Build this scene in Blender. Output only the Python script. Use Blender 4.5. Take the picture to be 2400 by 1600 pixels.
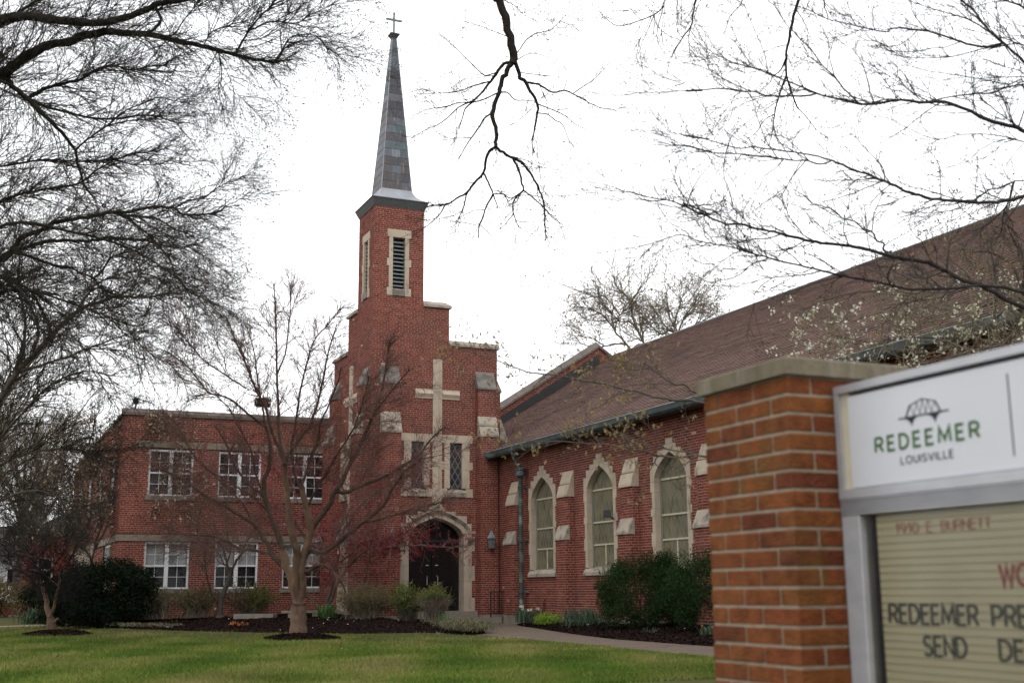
import bpy, math, random
import numpy as np
from mathutils import Matrix, Vector

for _o in list(bpy.data.objects):
    bpy.data.objects.remove(_o)
SC = bpy.context.scene
COL = SC.collection

# ------------------------------------------------------------------ camera
cam_data = bpy.data.cameras.new('camera')
cam = bpy.data.objects.new('camera', cam_data)
COL.objects.link(cam)
R_ = Vector((0.91369172, -0.40634086, -0.00738531))
U_ = Vector((-0.07489585, -0.18621495, 0.97965025))
F_ = Vector((0.39944718, 0.89454519, 0.2005763))
CAM = np.array([0.0, 0.0, 1.05])
cam.matrix_world = Matrix(((R_.x, U_.x, -F_.x, CAM[0]), (R_.y, U_.y, -F_.y, CAM[1]), (R_.z, U_.z, -F_.z, CAM[2]), (0, 0, 0, 1)))
cam_data.sensor_width = 36.0
cam_data.lens = 2835.66 / 2400 * 36
cam_data.clip_start = 0.05
cam_data.clip_end = 3000
cam_data.dof.use_dof = True
cam_data.dof.focus_distance = 34.0
cam_data.dof.aperture_fstop = 2.8
SC.camera = cam

# ------------------------------------------------------------------ sky, sun, exposure
SUN_EL, SUN_AZ = math.radians(52), math.radians(215)
W = bpy.data.worlds.new('World')
SC.world = W
W.use_nodes = True
nt = W.node_tree
for n in list(nt.nodes):
    nt.nodes.remove(n)
sky = nt.nodes.new('ShaderNodeTexSky')
sky.sky_type = 'NISHITA'
sky.sun_disc = False
sky.sun_elevation = SUN_EL
sky.sun_rotation = SUN_AZ
sky.air_density = 1.0
sky.dust_density = 3.0
tc = nt.nodes.new('ShaderNodeTexCoord')
mp = nt.nodes.new('ShaderNodeMapping')
mp.inputs['Scale'].default_value = (1.0, 1.0, 2.2)
nz = nt.nodes.new('ShaderNodeTexNoise')
nz.inputs['Scale'].default_value = 1.6
nz.inputs['Detail'].default_value = 6
rp = nt.nodes.new('ShaderNodeValToRGB')
rp.color_ramp.elements[0].position = 0.3
rp.color_ramp.elements[0].color = (13.2, 13.6, 14.4, 1)
rp.color_ramp.elements[1].position = 0.65
rp.color_ramp.elements[1].color = (17.5, 17.6, 17.8, 1)
mx = nt.nodes.new('ShaderNodeMix')
mx.data_type = 'RGBA'
mx.inputs['Factor'].default_value = 0.93          # closed cloud deck over a clear sky
bg = nt.nodes.new('ShaderNodeBackground')
bg.inputs['Strength'].default_value = 0.095
wo = nt.nodes.new('ShaderNodeOutputWorld')
nt.links.new(tc.outputs['Generated'], mp.inputs['Vector'])
nt.links.new(mp.outputs['Vector'], nz.inputs['Vector'])
nt.links.new(nz.outputs['Fac'], rp.inputs['Fac'])
nt.links.new(sky.outputs['Color'], mx.inputs[6])
nt.links.new(rp.outputs['Color'], mx.inputs[7])
nt.links.new(mx.outputs[2], bg.inputs['Color'])
nt.links.new(bg.outputs['Background'], wo.inputs['Surface'])

sun_d = bpy.data.lights.new('sun', 'SUN')
sun_d.energy = 0.7
sun_d.angle = math.radians(25)
sun_d.color = (1.0, 0.96, 0.9)
sun = bpy.data.objects.new('sun', sun_d)
COL.objects.link(sun)
_d = Vector((math.sin(SUN_AZ) * math.cos(SUN_EL), math.cos(SUN_AZ) * math.cos(SUN_EL), math.sin(SUN_EL)))
sun.rotation_euler = _d.to_track_quat('Z', 'Y').to_euler()
sun.location = (0, 0, 60)

SC.view_settings.view_transform = 'Standard'
SC.view_settings.look = 'None'
SC.view_settings.exposure = 0.17
SC.view_settings.gamma = 1.0
SC.view_settings.use_curve_mapping = False
SC.render.engine = 'CYCLES'
SC.cycles.max_bounces = 6
SC.cycles.diffuse_bounces = 3
SC.cycles.transparent_max_bounces = 12
SC.cycles.caustics_reflective = False
SC.cycles.caustics_refractive = False

rng = np.random.default_rng(11)
random.seed(11)
Z3 = np.array([0.0, 0.0, 1.0])


# ------------------------------------------------------------------ mesh helpers
class MB:
    """collects polygons (grouped by size) with a tint per face"""
    def __init__(s):
        s.V, s.F, s.T, s.n = [], [], [], 0

    def add(s, V, F, t=None):
        V = np.asarray(V, float).reshape(-1, 3)
        F = np.asarray(F, int)
        if F.ndim == 1:
            F = F[None]
        s.V.append(V)
        s.F.append(F + s.n)
        s.T.append(np.broadcast_to(np.asarray(.5 if t is None else t, float), (len(F),)))
        s.n += len(V)
        return s

    def box(s, lo, hi, t=None):
        x0, y0, z0 = lo
        x1, y1, z1 = hi
        V = [(x0, y0, z0), (x1, y0, z0), (x1, y1, z0), (x0, y1, z0), (x0, y0, z1), (x1, y0, z1), (x1, y1, z1), (x0, y1, z1)]
        return s.add(V, [(0, 3, 2, 1), (4, 5, 6, 7), (0, 1, 5, 4), (1, 2, 6, 5), (2, 3, 7, 6), (3, 0, 4, 7)], t)

    def hexa(s, bot, top, t=None):
        """bot and top: 4 points each, same order"""
        return s.add(list(bot) + list(top), [(0, 3, 2, 1), (4, 5, 6, 7), (0, 1, 5, 4), (1, 2, 6, 5), (2, 3, 7, 6), (3, 0, 4, 7)], t)

    def prism(s, a, b, t=None):
        """two matching polygons joined into a solid"""
        k = len(a)
        s.add(list(a) + list(b), [tuple(range(k))[::-1]], t)
        s.F.append(np.array([tuple(range(k, 2 * k))]) + s.n - 2 * k)
        s.T.append(np.full(1, .5 if t is None else t))
        q = [(i, (i + 1) % k, (i + 1) % k + k, i + k) for i in range(k)]
        s.F.append(np.array(q) + s.n - 2 * k)
        s.T.append(np.full(k, .5 if t is None else t))
        return s

    def tube(s, P, r, k=8, t=None, caps=True):
        P = np.asarray(P, float)
        n = len(P)
        r = np.broadcast_to(np.asarray(r, float), (n,))
        tan = np.gradient(P, axis=0)
        tan /= np.linalg.norm(tan, axis=1)[:, None] + 1e-9
        up = np.array([0.13, 0.31, 0.94]) if abs(tan[:, 2]).mean() < .8 else np.array([.95, .3, .05])
        e1 = np.cross(tan, up)
        e1 /= np.linalg.norm(e1, axis=1)[:, None] + 1e-9
        e2 = np.cross(tan, e1)
        a = np.arange(k) / k * 2 * math.pi
        V = P[:, None] + r[:, None, None] * (np.cos(a)[None, :, None] * e1[:, None] + np.sin(a)[None, :, None] * e2[:, None])
        i = np.arange(n - 1)[:, None] * k
        j = np.arange(k)[None]
        j2 = (j + 1) % k
        F = np.stack([i + j, i + j2, i + k + j2, i + k + j], -1).reshape(-1, 4)
        s.add(V.reshape(-1, 3), F, t)
        if caps:
            s.F.append(np.array([tuple(range(k))]) + s.n - n * k)
            s.F.append(np.array([tuple(range(k))[::-1]]) + s.n - k)
            s.T.append(np.full(1, .5 if t is None else t))
            s.T.append(np.full(1, .5 if t is None else t))
        return s

    def lathe(s, c, prof, k=16, t=None):
        """prof: (radius, z) pairs round a vertical axis"""
        a = np.arange(k) / k * 2 * math.pi
        V = []
        for r, z in prof:
            V += [(c[0] + r * math.cos(x), c[1] + r * math.sin(x), c[2] + z) for x in a]
        F = [(i * k + j, i * k + (j + 1) % k, (i + 1) * k + (j + 1) % k, (i + 1) * k + j) for i in range(len(prof) - 1) for j in range(k)]
        return s.add(V, F, t)

    def mesh(s, name, mat, off=(0, 0, 0), smooth=False):
        me = bpy.data.meshes.new(name)
        V = np.concatenate(s.V) - np.asarray(off, float)
        loops = np.concatenate([f.ravel() for f in s.F])
        tot = np.concatenate([np.full(len(f), f.shape[1]) for f in s.F])
        tint = np.concatenate(s.T)
        me.vertices.add(len(V))
        me.vertices.foreach_set('co', V.ravel().astype(np.float32))
        me.loops.add(len(loops))
        me.loops.foreach_set('vertex_index', loops.astype(np.int32))
        me.polygons.add(len(tot))
        me.polygons.foreach_set('loop_start', (np.cumsum(tot) - tot).astype(np.int32))
        me.polygons.foreach_set('loop_total', tot.astype(np.int32))
        at = me.attributes.new('tint', 'FLOAT', 'FACE')
        at.data.foreach_set('value', tint.astype(np.float32))
        me.polygons.foreach_set('use_smooth', np.full(len(tot), bool(smooth)))
        me.update(calc_edges=True)
        me.validate(clean_customdata=False)
        if mat:
            me.materials.append(mat)
        return me


BASE = {}          # root object -> world position of its base


def wbase(o):
    p = np.zeros(3)
    while o is not None:
        p = p + np.array(o.location)
        o = o.parent
    return p


def thing(name, label, cat, loc=(0, 0, 0), group=None):
    o = bpy.data.objects.new(name, None)
    COL.objects.link(o)
    o.location = loc
    o.empty_display_size = .2
    o['label'] = label
    o['category'] = cat
    if group:
        o['group'] = group
    return o


def obj(name, mb, mat, parent=None, smooth=False, kind=None, label=None, at=None, cat=None, group=None):
    """one mesh object from a mesh builder whose points are world coordinates"""
    off = wbase(parent) if parent else np.zeros(3)
    loc = np.zeros(3)
    if at is not None:
        loc = np.asarray(at, float) - off
        off = np.asarray(at, float)
    me = mb.mesh(name, mat, off, smooth) if isinstance(mb, MB) else mb
    o = bpy.data.objects.new(name, me)
    COL.objects.link(o)
    o.location = loc
    if parent:
        o.parent = parent
    if kind:
        o['kind'] = kind
    if label:
        o['label'] = label
    if cat:
        o['category'] = cat
    if group:
        o['group'] = group
    return o


def shared(name, me, parent, mat4):
    o = bpy.data.objects.new(name, me)
    COL.objects.link(o)
    o.parent = parent
    b = wbase(parent)
    m = Matrix(mat4)
    m.translation = Vector(m.translation) - Vector(b)
    o.matrix_basis = m
    return o


# ------------------------------------------------------------------ materials
def mat(name, c1, c2=None, scale=4.0, rough=.85, bump=0.0, bscale=60.0, tint=None, spec=.25, metal=0.0,
        stain=None, stretch=(1, 1, 1), coat=0.0, mottle=.18, translucent=0.0):
    m = bpy.data.materials.new(name)
    m.use_nodes = True
    t = m.node_tree
    b = t.nodes['Principled BSDF']
    b.inputs['Roughness'].default_value = rough
    b.inputs['Metallic'].default_value = metal
    b.inputs['Specular IOR Level'].default_value = spec
    if coat:
        b.inputs['Coat Weight'].default_value = coat
        b.inputs['Coat Roughness'].default_value = .08
    geo = t.nodes.new('ShaderNodeNewGeometry')
    mp_ = t.nodes.new('ShaderNodeMapping')
    mp_.inputs['Scale'].default_value = stretch
    t.links.new(geo.outputs['Position'], mp_.inputs['Vector'])

    def noise(sc, det=5, rg=.6, vec=None):
        n = t.nodes.new('ShaderNodeTexNoise')
        n.inputs['Scale'].default_value = sc
        n.inputs['Detail'].default_value = det
        n.inputs['Roughness'].default_value = rg
        t.links.new(vec or mp_.outputs['Vector'], n.inputs['Vector'])
        return n

    def ramp(fac, stops):
        r = t.nodes.new('ShaderNodeValToRGB')
        e = r.color_ramp.elements
        while len(e) < len(stops):
            e.new(.5)
        for q, (p, c) in zip(e, stops):
            q.position = p
            q.color = (*c, 1)
        t.links.new(fac, r.inputs['Fac'])
        return r.outputs['Color']

    def mix(fac, a, b_, mode='MIX'):
        x = t.nodes.new('ShaderNodeMix')
        x.data_type = 'RGBA'
        x.blend_type = mode
        if hasattr(fac, 'is_linked'):
            t.links.new(fac, x.inputs['Factor'])
        else:
            x.inputs['Factor'].default_value = fac
        for s_, v in ((6, a), (7, b_)):
            if hasattr(v, 'is_linked'):
                t.links.new(v, x.inputs[s_])
            else:
                x.inputs[s_].default_value = (*v, 1)
        return x.outputs[2]

    c2 = c2 or tuple(v * .8 for v in c1)
    if tint:
        a = t.nodes.new('ShaderNodeAttribute')
        a.attribute_name = 'tint'
        base = ramp(a.outputs['Fac'], [(i / (len(tint) - 1), c) for i, c in enumerate(tint)])
        n = noise(scale)
        k = ramp(n.outputs['Fac'], [(.3, (1 - mottle,) * 3), (.7, (1 + mottle * .6,) * 3)])
        base = mix(1.0, base, k, 'MULTIPLY')
    else:
        n = noise(scale)
        base = ramp(n.outputs['Fac'], [(.32, c1), (.68, c2)])
    if stain:
        sc_, lo, hi, colr, stx = stain
        mp2 = t.nodes.new('ShaderNodeMapping')
        mp2.inputs['Scale'].default_value = stx
        t.links.new(geo.outputs['Position'], mp2.inputs['Vector'])
        n2 = noise(sc_, 6, .65, mp2.outputs['Vector'])
        f = ramp(n2.outputs['Fac'], [(lo, (0, 0, 0)), (hi, (1, 1, 1))])
        base = mix(f, base, colr)
    t.links.new(base, b.inputs['Base Color'])
    if bump:
        nb = noise(bscale, 4)
        bp = t.nodes.new('ShaderNodeBump')
        bp.inputs['Strength'].default_value = bump
        bp.inputs['Distance'].default_value = .02
        t.links.new(nb.outputs['Fac'], bp.inputs['Height'])
        t.links.new(bp.outputs['Normal'], b.inputs['Normal'])
    if translucent:
        tr = t.nodes.new('ShaderNodeBsdfTranslucent')
        t.links.new(base, tr.inputs['Color'])
        ms = t.nodes.new('ShaderNodeMixShader')
        ms.inputs[0].default_value = translucent
        t.links.new(b.outputs['BSDF'], ms.inputs[1])
        t.links.new(tr.outputs['BSDF'], ms.inputs[2])
        t.links.new(ms.outputs[0], t.nodes['Material Output'].inputs['Surface'])
    return m


def glass_sheet(name, refl=.08, rough=.02):
    m = bpy.data.materials.new(name)
    m.use_nodes = True
    t = m.node_tree
    t.nodes.remove(t.nodes['Principled BSDF'])
    tr = t.nodes.new('ShaderNodeBsdfTransparent')
    gl = t.nodes.new('ShaderNodeBsdfGlossy')
    gl.inputs['Roughness'].default_value = rough
    fr = t.nodes.new('ShaderNodeFresnel')
    fr.inputs['IOR'].default_value = 1.5
    ms = t.nodes.new('ShaderNodeMixShader')
    t.links.new(fr.outputs[0], ms.inputs[0])
    t.links.new(tr.outputs[0], ms.inputs[1])
    t.links.new(gl.outputs[0], ms.inputs[2])
    t.links.new(ms.outputs[0], t.nodes['Material Output'].inputs['Surface'])
    return m


SOOT = (.035, .03, .028)
BRICK = mat('brick_red', (0, 0, 0), tint=[(.09, .026, .022), (.138, .037, .0285), (.175, .0465, .0335), (.2, .057, .039), (.226, .072, .047)],
            scale=9, rough=.9, spec=.12, mottle=.22, stain=(.5, .5, .8, (.085, .036, .03), (1, 1, .7)), bump=.25, bscale=120)
MORTAR = mat('mortar', (.5, .31, .245), (.4, .245, .19), scale=6, rough=.95, spec=.1)
REARWALL = mat('brick_plain', (.21, .055, .04), (.16, .04, .03), scale=6, rough=.95, spec=.1)
STONE = mat('limestone', (.47, .39, .3), (.39, .325, .25), scale=3, rough=.9, spec=.15, bump=.15, bscale=90,
            stain=(1.3, .57, .76, (.15, .13, .11), (2.2, 2.2, .7)))
GABLECAP = mat('gable_coping', (.11, .095, .085), (.17, .145, .125), scale=4, rough=.95, spec=.05)
STONE_DARK = mat('weathered_stone', (.16, .15, .135), (.24, .215, .185), scale=4, rough=.92, spec=.12, bump=.25, bscale=60,
                 stain=(2.2, .5, .7, (.07, .068, .062), (1, 1, 1)))
STONE_CAP = mat('weathering_stone', (.4, .345, .27), (.27, .24, .2), scale=2.2, rough=.92, spec=.12, bump=.2, bscale=70,
                stain=(3.5, .5, .68, (.1, .093, .082), (1, 1, 1)))
CONCRETE = mat('concrete', (.27, .235, .195), (.2, .18, .15), scale=2.5, rough=.93, spec=.12, bump=.2, bscale=80,
               stain=(1.5, .52, .72, (.1, .1, .07), (1, 1, 1)))
COPPER = mat('aged_copper', (0, 0, 0), tint=[(.042, .042, .05), (.06, .06, .07), (.082, .067, .066), (.11, .118, .14), (.058, .092, .1), (.2, .215, .24)],
             scale=3.5, rough=.55, spec=.4, mottle=.3, stretch=(5, 5, .8), stain=(3.0, .58, .72, (.26, .28, .3), (5, 5, .6)))
LEADSKIRT = mat('lead_flashing', (.3, .315, .345), (.24, .25, .275), scale=2, rough=.5, spec=.4)
CORNICE = mat('dark_copper', (.055, .062, .06), (.095, .1, .095), scale=9, rough=.65, spec=.3, stretch=(4, 4, .4),
              stain=(7, .55, .75, (.17, .2, .18), (4, 4, .3)))
PATINA = mat('green_patina', (.025, .033, .034), (.045, .068, .066), scale=5, rough=.55, spec=.4,
             stain=(2.2, .52, .7, (.17, .25, .23), (1, .35, 1)))
PALEPATINA = mat('pale_patina', (.2, .26, .245), (.12, .165, .155), scale=3, rough=.6, spec=.3)
SHINGLE = mat('asphalt_shingle', (0, 0, 0), tint=[(.11, .071, .06), (.148, .095, .08), (.182, .116, .098), (.215, .14, .119)], scale=14, rough=.95, spec=.1,
              bump=.3, bscale=150, mottle=.25, stain=(.7, .5, .78, (.075, .05, .044), (1, .6, 1)))
DARKMETAL = mat('black_metal', (.012, .012, .013), (.02, .02, .021), rough=.5, spec=.4)
VERDI = mat('lantern_metal', (.13, .15, .145), (.2, .225, .215), scale=9, rough=.6, spec=.4)
LGLASS = mat('lantern_glass', (.09, .1, .11), (.14, .15, .16), scale=8, rough=.2, spec=.5)
DARKGLASS = mat('dark_glass', (.006, .006, .008), (.01, .01, .012), rough=.06, spec=.5)
DOORBLACK = mat('black_door', (.006, .005, .006), (.01, .008, .008), rough=.25, spec=.4)
WHITEPAINT = mat('white_paint', (.72, .72, .74), (.62, .62, .63), scale=5, rough=.6, spec=.3)
BLIND = mat('window_blind', (.62, .62, .6), (.52, .52, .5), scale=3, rough=.8, spec=.15)
STAIN_GLASS = mat('milky_glass', (0, 0, 0), tint=[(.12, .11, .068), (.17, .15, .088), (.2, .17, .1), (.13, .128, .095), (.225, .195, .12)], scale=2.0, rough=.2, spec=.22, mottle=.25)
BLUE_GLASS = mat('stained_glass', (0, 0, 0), tint=[(.018, .02, .045), (.03, .03, .035), (.02, .05, .055), (.045, .035, .03), (.03, .028, .09)], scale=6, rough=.2, spec=.4)
CAME = mat('lead_came', (.22, .215, .17), (.18, .175, .14), rough=.6)
CAME_LIGHT = mat('window_bar', (.5, .46, .33), (.42, .39, .29), rough=.7)
ALU = mat('aluminium', (.47, .47, .49), (.39, .39, .41), scale=6, rough=.42, spec=.5, metal=.35, stretch=(1, 1, 3))
SIGNWHITE = mat('sign_white', (.6, .61, .645), (.555, .565, .6), scale=1.2, rough=.35, spec=.4)
CREAM = mat('cream_board', (.7, .62, .39), (.64, .565, .345), scale=4, rough=.7, spec=.2)
CREAMSTRIP = mat('cream_edge', (.6, .55, .42), (.5, .45, .32), scale=9, rough=.6)
L_GREEN = mat('green_print', (.05, .12, .03), (.045, .11, .028), rough=.5)
L_DARK = mat('charcoal_print', (.02, .02, .028), (.025, .025, .032), rough=.5)
L_RED = mat('red_letter', (.4, .07, .05), (.36, .06, .045), rough=.5)
L_FADED = mat('faded_red_letter', (.5, .22, .14), (.46, .2, .13), rough=.6)
L_BLACK = mat('black_letter', (.045, .05, .034), (.06, .062, .045), rough=.5)
ACRYL = glass_sheet('acrylic_sheet', rough=.32)
PIERBRICK = mat('pier_brick', (0, 0, 0), tint=[(.125, .036, .018), (.165, .046, .019), (.192, .055, .02), (.212, .074, .023), (.155, .048, .02)], scale=16, rough=.88, spec=.15,
                mottle=.42, bump=.8, bscale=90, stain=(7.0, .53, .74, (.15, .08, .022), (1, 1, .7)))
PIERMORTAR = mat('pier_mortar', (.37, .31, .235), (.26, .22, .165), scale=25, rough=.95, spec=.1, bump=.6, bscale=200)
PIERCAP = mat('pier_cap', (.2, .17, .115), (.14, .12, .085), scale=12, rough=.93, spec=.12, bump=.5, bscale=160, stretch=(1, 1, .35),
              stain=(9, .55, .72, (.27, .24, .2), (1, 1, .2)))
PATH = mat('exposed_aggregate', (.1, .075, .058), (.14, .106, .082), scale=1.2, rough=.95, spec=.12, bump=.5, bscale=160,
           stain=(45, .55, .62, (.28, .24, .2), (1, 1, 1)))
LAWN = mat('lawn_ground', (.055, .07, .02), (.085, .072, .033), scale=.55, rough=1, spec=.05, bump=.6, bscale=30,
           stain=(.35, .5, .68, (.07, .052, .028), (1, 1, 1)))
BLADE = mat('grass_blade', (0, 0, 0), tint=[(.07, .125, .017), (.115, .17, .026), (.165, .195, .04), (.225, .21, .07), (.32, .26, .125)], scale=.5, rough=.8, spec=.15, mottle=.35, translucent=.25)
MULCH = mat('mulch', (.01, .006, .005), (.02, .011, .009), scale=22, rough=1, spec=.05, bump=1.0, bscale=70)
CHIP = mat('mulch_chip', (0, 0, 0), tint=[(.006, .004, .004), (.012, .007, .006), (.022, .012, .01), (.036, .021, .016)], scale=20, rough=1, spec=.05)
BARK_DARK = mat('dark_bark', (.02, .017, .016), (.036, .031, .026), scale=9, rough=.95, spec=.1, bump=.6, bscale=50,
                stain=(3, .58, .72, (.06, .065, .03), (1, 1, 1)))
BARK_TAN = mat('tan_bark', (.14, .088, .06), (.24, .155, .105), scale=5, rough=.9, spec=.15, bump=.35, bscale=35, stretch=(1, 1, .4),
               stain=(2.4, .5, .7, (.075, .055, .04), (1, 1, .5)))
BARK_GREY = mat('grey_bark', (.075, .063, .052), (.12, .1, .082), scale=6, rough=.92, spec=.12, bump=.4, bscale=40, stretch=(1, 1, .5))
TWIG_RED = mat('reddish_twig', (.12, .068, .056), (.18, .105, .088), scale=3, rough=.9, spec=.1)
TWIG_DARK = mat('dark_twig', (.02, .017, .017), (.034, .029, .027), scale=3, rough=.9, spec=.1)
TWIG_OLIVE = mat('olive_grey_twig', (.03, .027, .023), (.052, .046, .036), scale=3, rough=.9, spec=.1)
BARK_BROWN = mat('brown_bark', (.055, .038, .03), (.1, .07, .053), scale=4, rough=.9, spec=.1, bump=.3, bscale=40)
BARK_DOG = mat('dogwood_bark', (.034, .03, .03), (.06, .052, .05), scale=9, rough=.95, spec=.1, bump=.5, bscale=70)
TWIG_DOG = mat('dogwood_twig', (.045, .039, .038), (.075, .065, .06), scale=4, rough=.9, spec=.1)
TWIG_PALE = mat('pale_twig', (.13, .11, .085), (.19, .16, .115), scale=3, rough=.9, spec=.1)
TWIG_BROWN = mat('brown_twig', (.07, .048, .038), (.115, .08, .06), scale=3, rough=.9, spec=.1)
BARK_PALE = mat('pale_bark', (.15, .13, .1), (.21, .18, .13), scale=4, rough=.9, spec=.1)
LEAF_DRY = mat('brown_dead_leaf', (0, 0, 0), tint=[(.09, .05, .025), (.16, .1, .055), (.24, .17, .1)], rough=.9)
TWIG_GREY = mat('greyish_twig', (.06, .05, .042), (.1, .083, .068), scale=3, rough=.9, spec=.1)
BUD_OLIVE = mat('olive_bud', (0, 0, 0), tint=[(.04, .038, .018), (.07, .064, .025), (.11, .098, .036), (.06, .04, .026)], rough=.8, translucent=.2)
BUD_YELLOW = mat('yellow_green_leaf', (0, 0, 0), tint=[(.2, .14, .07), (.29, .22, .08), (.22, .16, .09), (.33, .26, .1), (.17, .115, .07)], rough=.8, translucent=.3)
LEAF_RED = mat('maple_red_leaf', (0, 0, 0), tint=[(.13, .009, .018), (.22, .014, .028), (.32, .026, .045)], rough=.7, translucent=.25)
LEAF_PALE = mat('dry_beige_leaf', (0, 0, 0), tint=[(.2, .13, .08), (.32, .23, .15), (.45, .34, .25)], rough=.85, translucent=.2)
PETAL = mat('white_blossom', (0, 0, 0), tint=[(.4, .37, .24), (.58, .55, .43), (.7, .68, .6)], rough=.7, translucent=.25)
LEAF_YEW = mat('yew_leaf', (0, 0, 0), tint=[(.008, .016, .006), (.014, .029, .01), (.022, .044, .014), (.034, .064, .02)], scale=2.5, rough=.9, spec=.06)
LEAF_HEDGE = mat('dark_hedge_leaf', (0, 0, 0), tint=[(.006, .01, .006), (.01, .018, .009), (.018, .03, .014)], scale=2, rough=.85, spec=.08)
LEAF_OLIVE = mat('olive_leaf', (0, 0, 0), tint=[(.095, .08, .028), (.15, .125, .04), (.19, .15, .06), (.15, .095, .055)], scale=3, rough=.8, translucent=.2)
LEAF_BRIGHT = mat('bright_leaf', (0, 0, 0), tint=[(.09, .12, .018), (.15, .19, .028), (.22, .27, .045)]
, scale=3, rough=.75, translucent=.3)
LEAF_LIME = mat('lime_leaf', (0, 0, 0), tint=[(.13, .22, .02), (.2, .32, .03), (.26, .38, .05)], rough=.7, translucent=.3)
LEAF_BLADE = mat('daffodil_leaf', (0, 0, 0), tint=[(.03, .055, .03), (.05, .085, .045), (.08, .12, .07)], rough=.6, spec=.3, translucent=.2)
LEAF_DAFF = mat('green_daffodil_leaf', (0, 0, 0), tint=[(.04, .09, .02), (.07, .15, .035), (.1, .19, .05)], rough=.6, translucent=.2)
LEAF_LIRIO = mat('liriope_leaf', (0, 0, 0), tint=[(.06, .075, .03), (.12, .125, .06), (.2, .17, .1), (.24, .2, .13)], rough=.75, translucent=.2)
LEAF_ORANGE = mat('orange_dead_leaf', (0, 0, 0), tint=[(.26, .08, .025), (.36, .13, .04), (.2, .06, .02)], rough=.8)
WHITEBIT = mat('white_scrap', (.6, .58, .54), (.5, .47, .42), rough=.8)
NEST = mat('nest_twig', (.05, .032, .024), (.085, .055, .04), scale=8, rough=.95)
FARHOUSE = mat('far_siding', (.5, .5, .5), (.42, .42, .42), rough=.9)
FARROOF = mat('far_roof', (.09, .075, .07), (.12, .1, .09), rough=.9)
TAN = mat('tan_siding', (.25, .19, .12), (.2, .15, .1), rough=.9)
BENCHMAT = mat('bench_stone', (.22, .22, .15), (.28, .26, .19), scale=8, rough=.95, stain=(6, .5, .7, (.1, .13, .05), (1, 1, 1)))


# ------------------------------------------------------------------ ground, path, beds
def inpoly(X, Y, poly):
    inside = np.zeros(np.shape(X), bool)
    n = len(poly)
    for i in range(n):
        x0, y0 = poly[i]
        x1, y1 = poly[(i + 1) % n]
        c = ((y0 > Y) != (y1 > Y)) & (X < (x1 - x0) * (Y - y0) / (y1 - y0 + 1e-12) + x0)
        inside ^= c
    return inside


def edgedist(X, Y, line):
    d = np.full(np.shape(X), 1e9)
    for (x0, y0), (x1, y1) in zip(line, line[1:]):
        dx, dy = x1 - x0, y1 - y0
        t = np.clip(((X - x0) * dx + (Y - y0) * dy) / (dx * dx + dy * dy), 0, 1)
        d = np.minimum(d, np.hypot(X - x0 - t * dx, Y - y0 - t * dy))
    return d


BED_L_FRONT = [(3.2, 42.6), (3.65, 41.2), (4.28, 39.06), (4.79, 37.21), (6.06, 34.07), (7.81, 31.22), (9.19, 29.84), (10.2, 29.6), (10.94, 29.0), (11.0, 27.7), (11.35, 27.2)]
BED_L = BED_L_FRONT + [(12.2, 29.5), (12.75, 32.5), (12.8, 35.85), (12.4, 36.9), (11.6, 36.9), (11.5, 41.2), (4.4, 41.2), (4.2, 43)]
BED_R_FRONT = [(15.45, 34.3), (15.25, 34.0), (14.65, 32.31), (14.36, 30.92), (13.31, 26.86), (12.95, 25.33), (12.48, 22.83), (12.43, 20.69), (12.4, 18.97), (12.4, 9)]
BED_R = BED_R_FRONT + [(15.85, 9), (15.85, 34.3)]
PATH_POLY = [(10.98, 26.86), (11.15, 26.42), (11.04, 25.3), (11.04, 23.82), (10.92, 22.04), (10.82, 19.81), (10.6, 18.0), (10.5, 9), (10.5, -6),
             (12.4, -6), (12.4, 9)] + BED_R_FRONT[::-1][1:] + [(15.6, 35.9), (12.75, 35.9), (12.75, 32.5), (12.2, 29.5), (11.35, 27.2)]
LEFTPATH = [(-30, 43.5), (1.2, 42.3), (3.6, 43.3), (4.2, 44.2), (4.2, 45.0), (3.0, 44.4), (1.0, 43.6), (-30, 45)]


def bed_h(X, Y, kind):
    if kind == 'L':
        d = edgedist(X, Y, BED_L_FRONT)
        h = .1 * (1 - np.exp(-d / .35)) + .27 * np.clip(d / 9, 0, 1) ** .8
        h = np.where(X > 11.2, np.minimum(h, .16 + .0 * h), h)
    else:
        d = edgedist(X, Y, BED_R_FRONT)
        h = .08 * (1 - np.exp(-d / .3)) + .13 * np.clip(d / 2.6, 0, 1)
    lump = .022 * np.sin(X * 3.1 + Y * 1.7) * np.sin(Y * 2.3 - X) + .012 * np.sin(X * 9.1) * np.sin(Y * 7.7)
    return np.maximum(.012, h + lump * np.clip(d / .3, 0, 1))


def ground_z(x, y):
    x, y = np.float64(x), np.float64(y)
    if inpoly(x, y, BED_L):
        return float(bed_h(x, y, 'L'))
    if inpoly(x, y, BED_R):
        return float(bed_h(x, y, 'R'))
    return 0.0


m = MB()
m.add([(-900, -300, 0), (900, -300, 0), (900, 1500, 0), (-900, 1500, 0)], [(0, 1, 2, 3)])
lawn = obj('lawn', m, LAWN, kind='structure', label='wide green and straw coloured lawn in front of the church', cat='lawn')

m = MB()
pp = [(x, y) for x, y in PATH_POLY]
m.prism([(x, y, -.05) for x, y in pp], [(x, y, .02) for x, y in pp])
obj('path', m, PATH, kind='structure', label='brown exposed aggregate path curving from the church door along the right bed', cat='path')
m = MB()
m.prism([(x, y, -.05) for x, y in LEFTPATH], [(x, y, .015) for x, y in LEFTPATH])
obj('path', m, CONCRETE, kind='structure', label='thin pale path crossing the lawn at the far left', cat='path')


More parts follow.
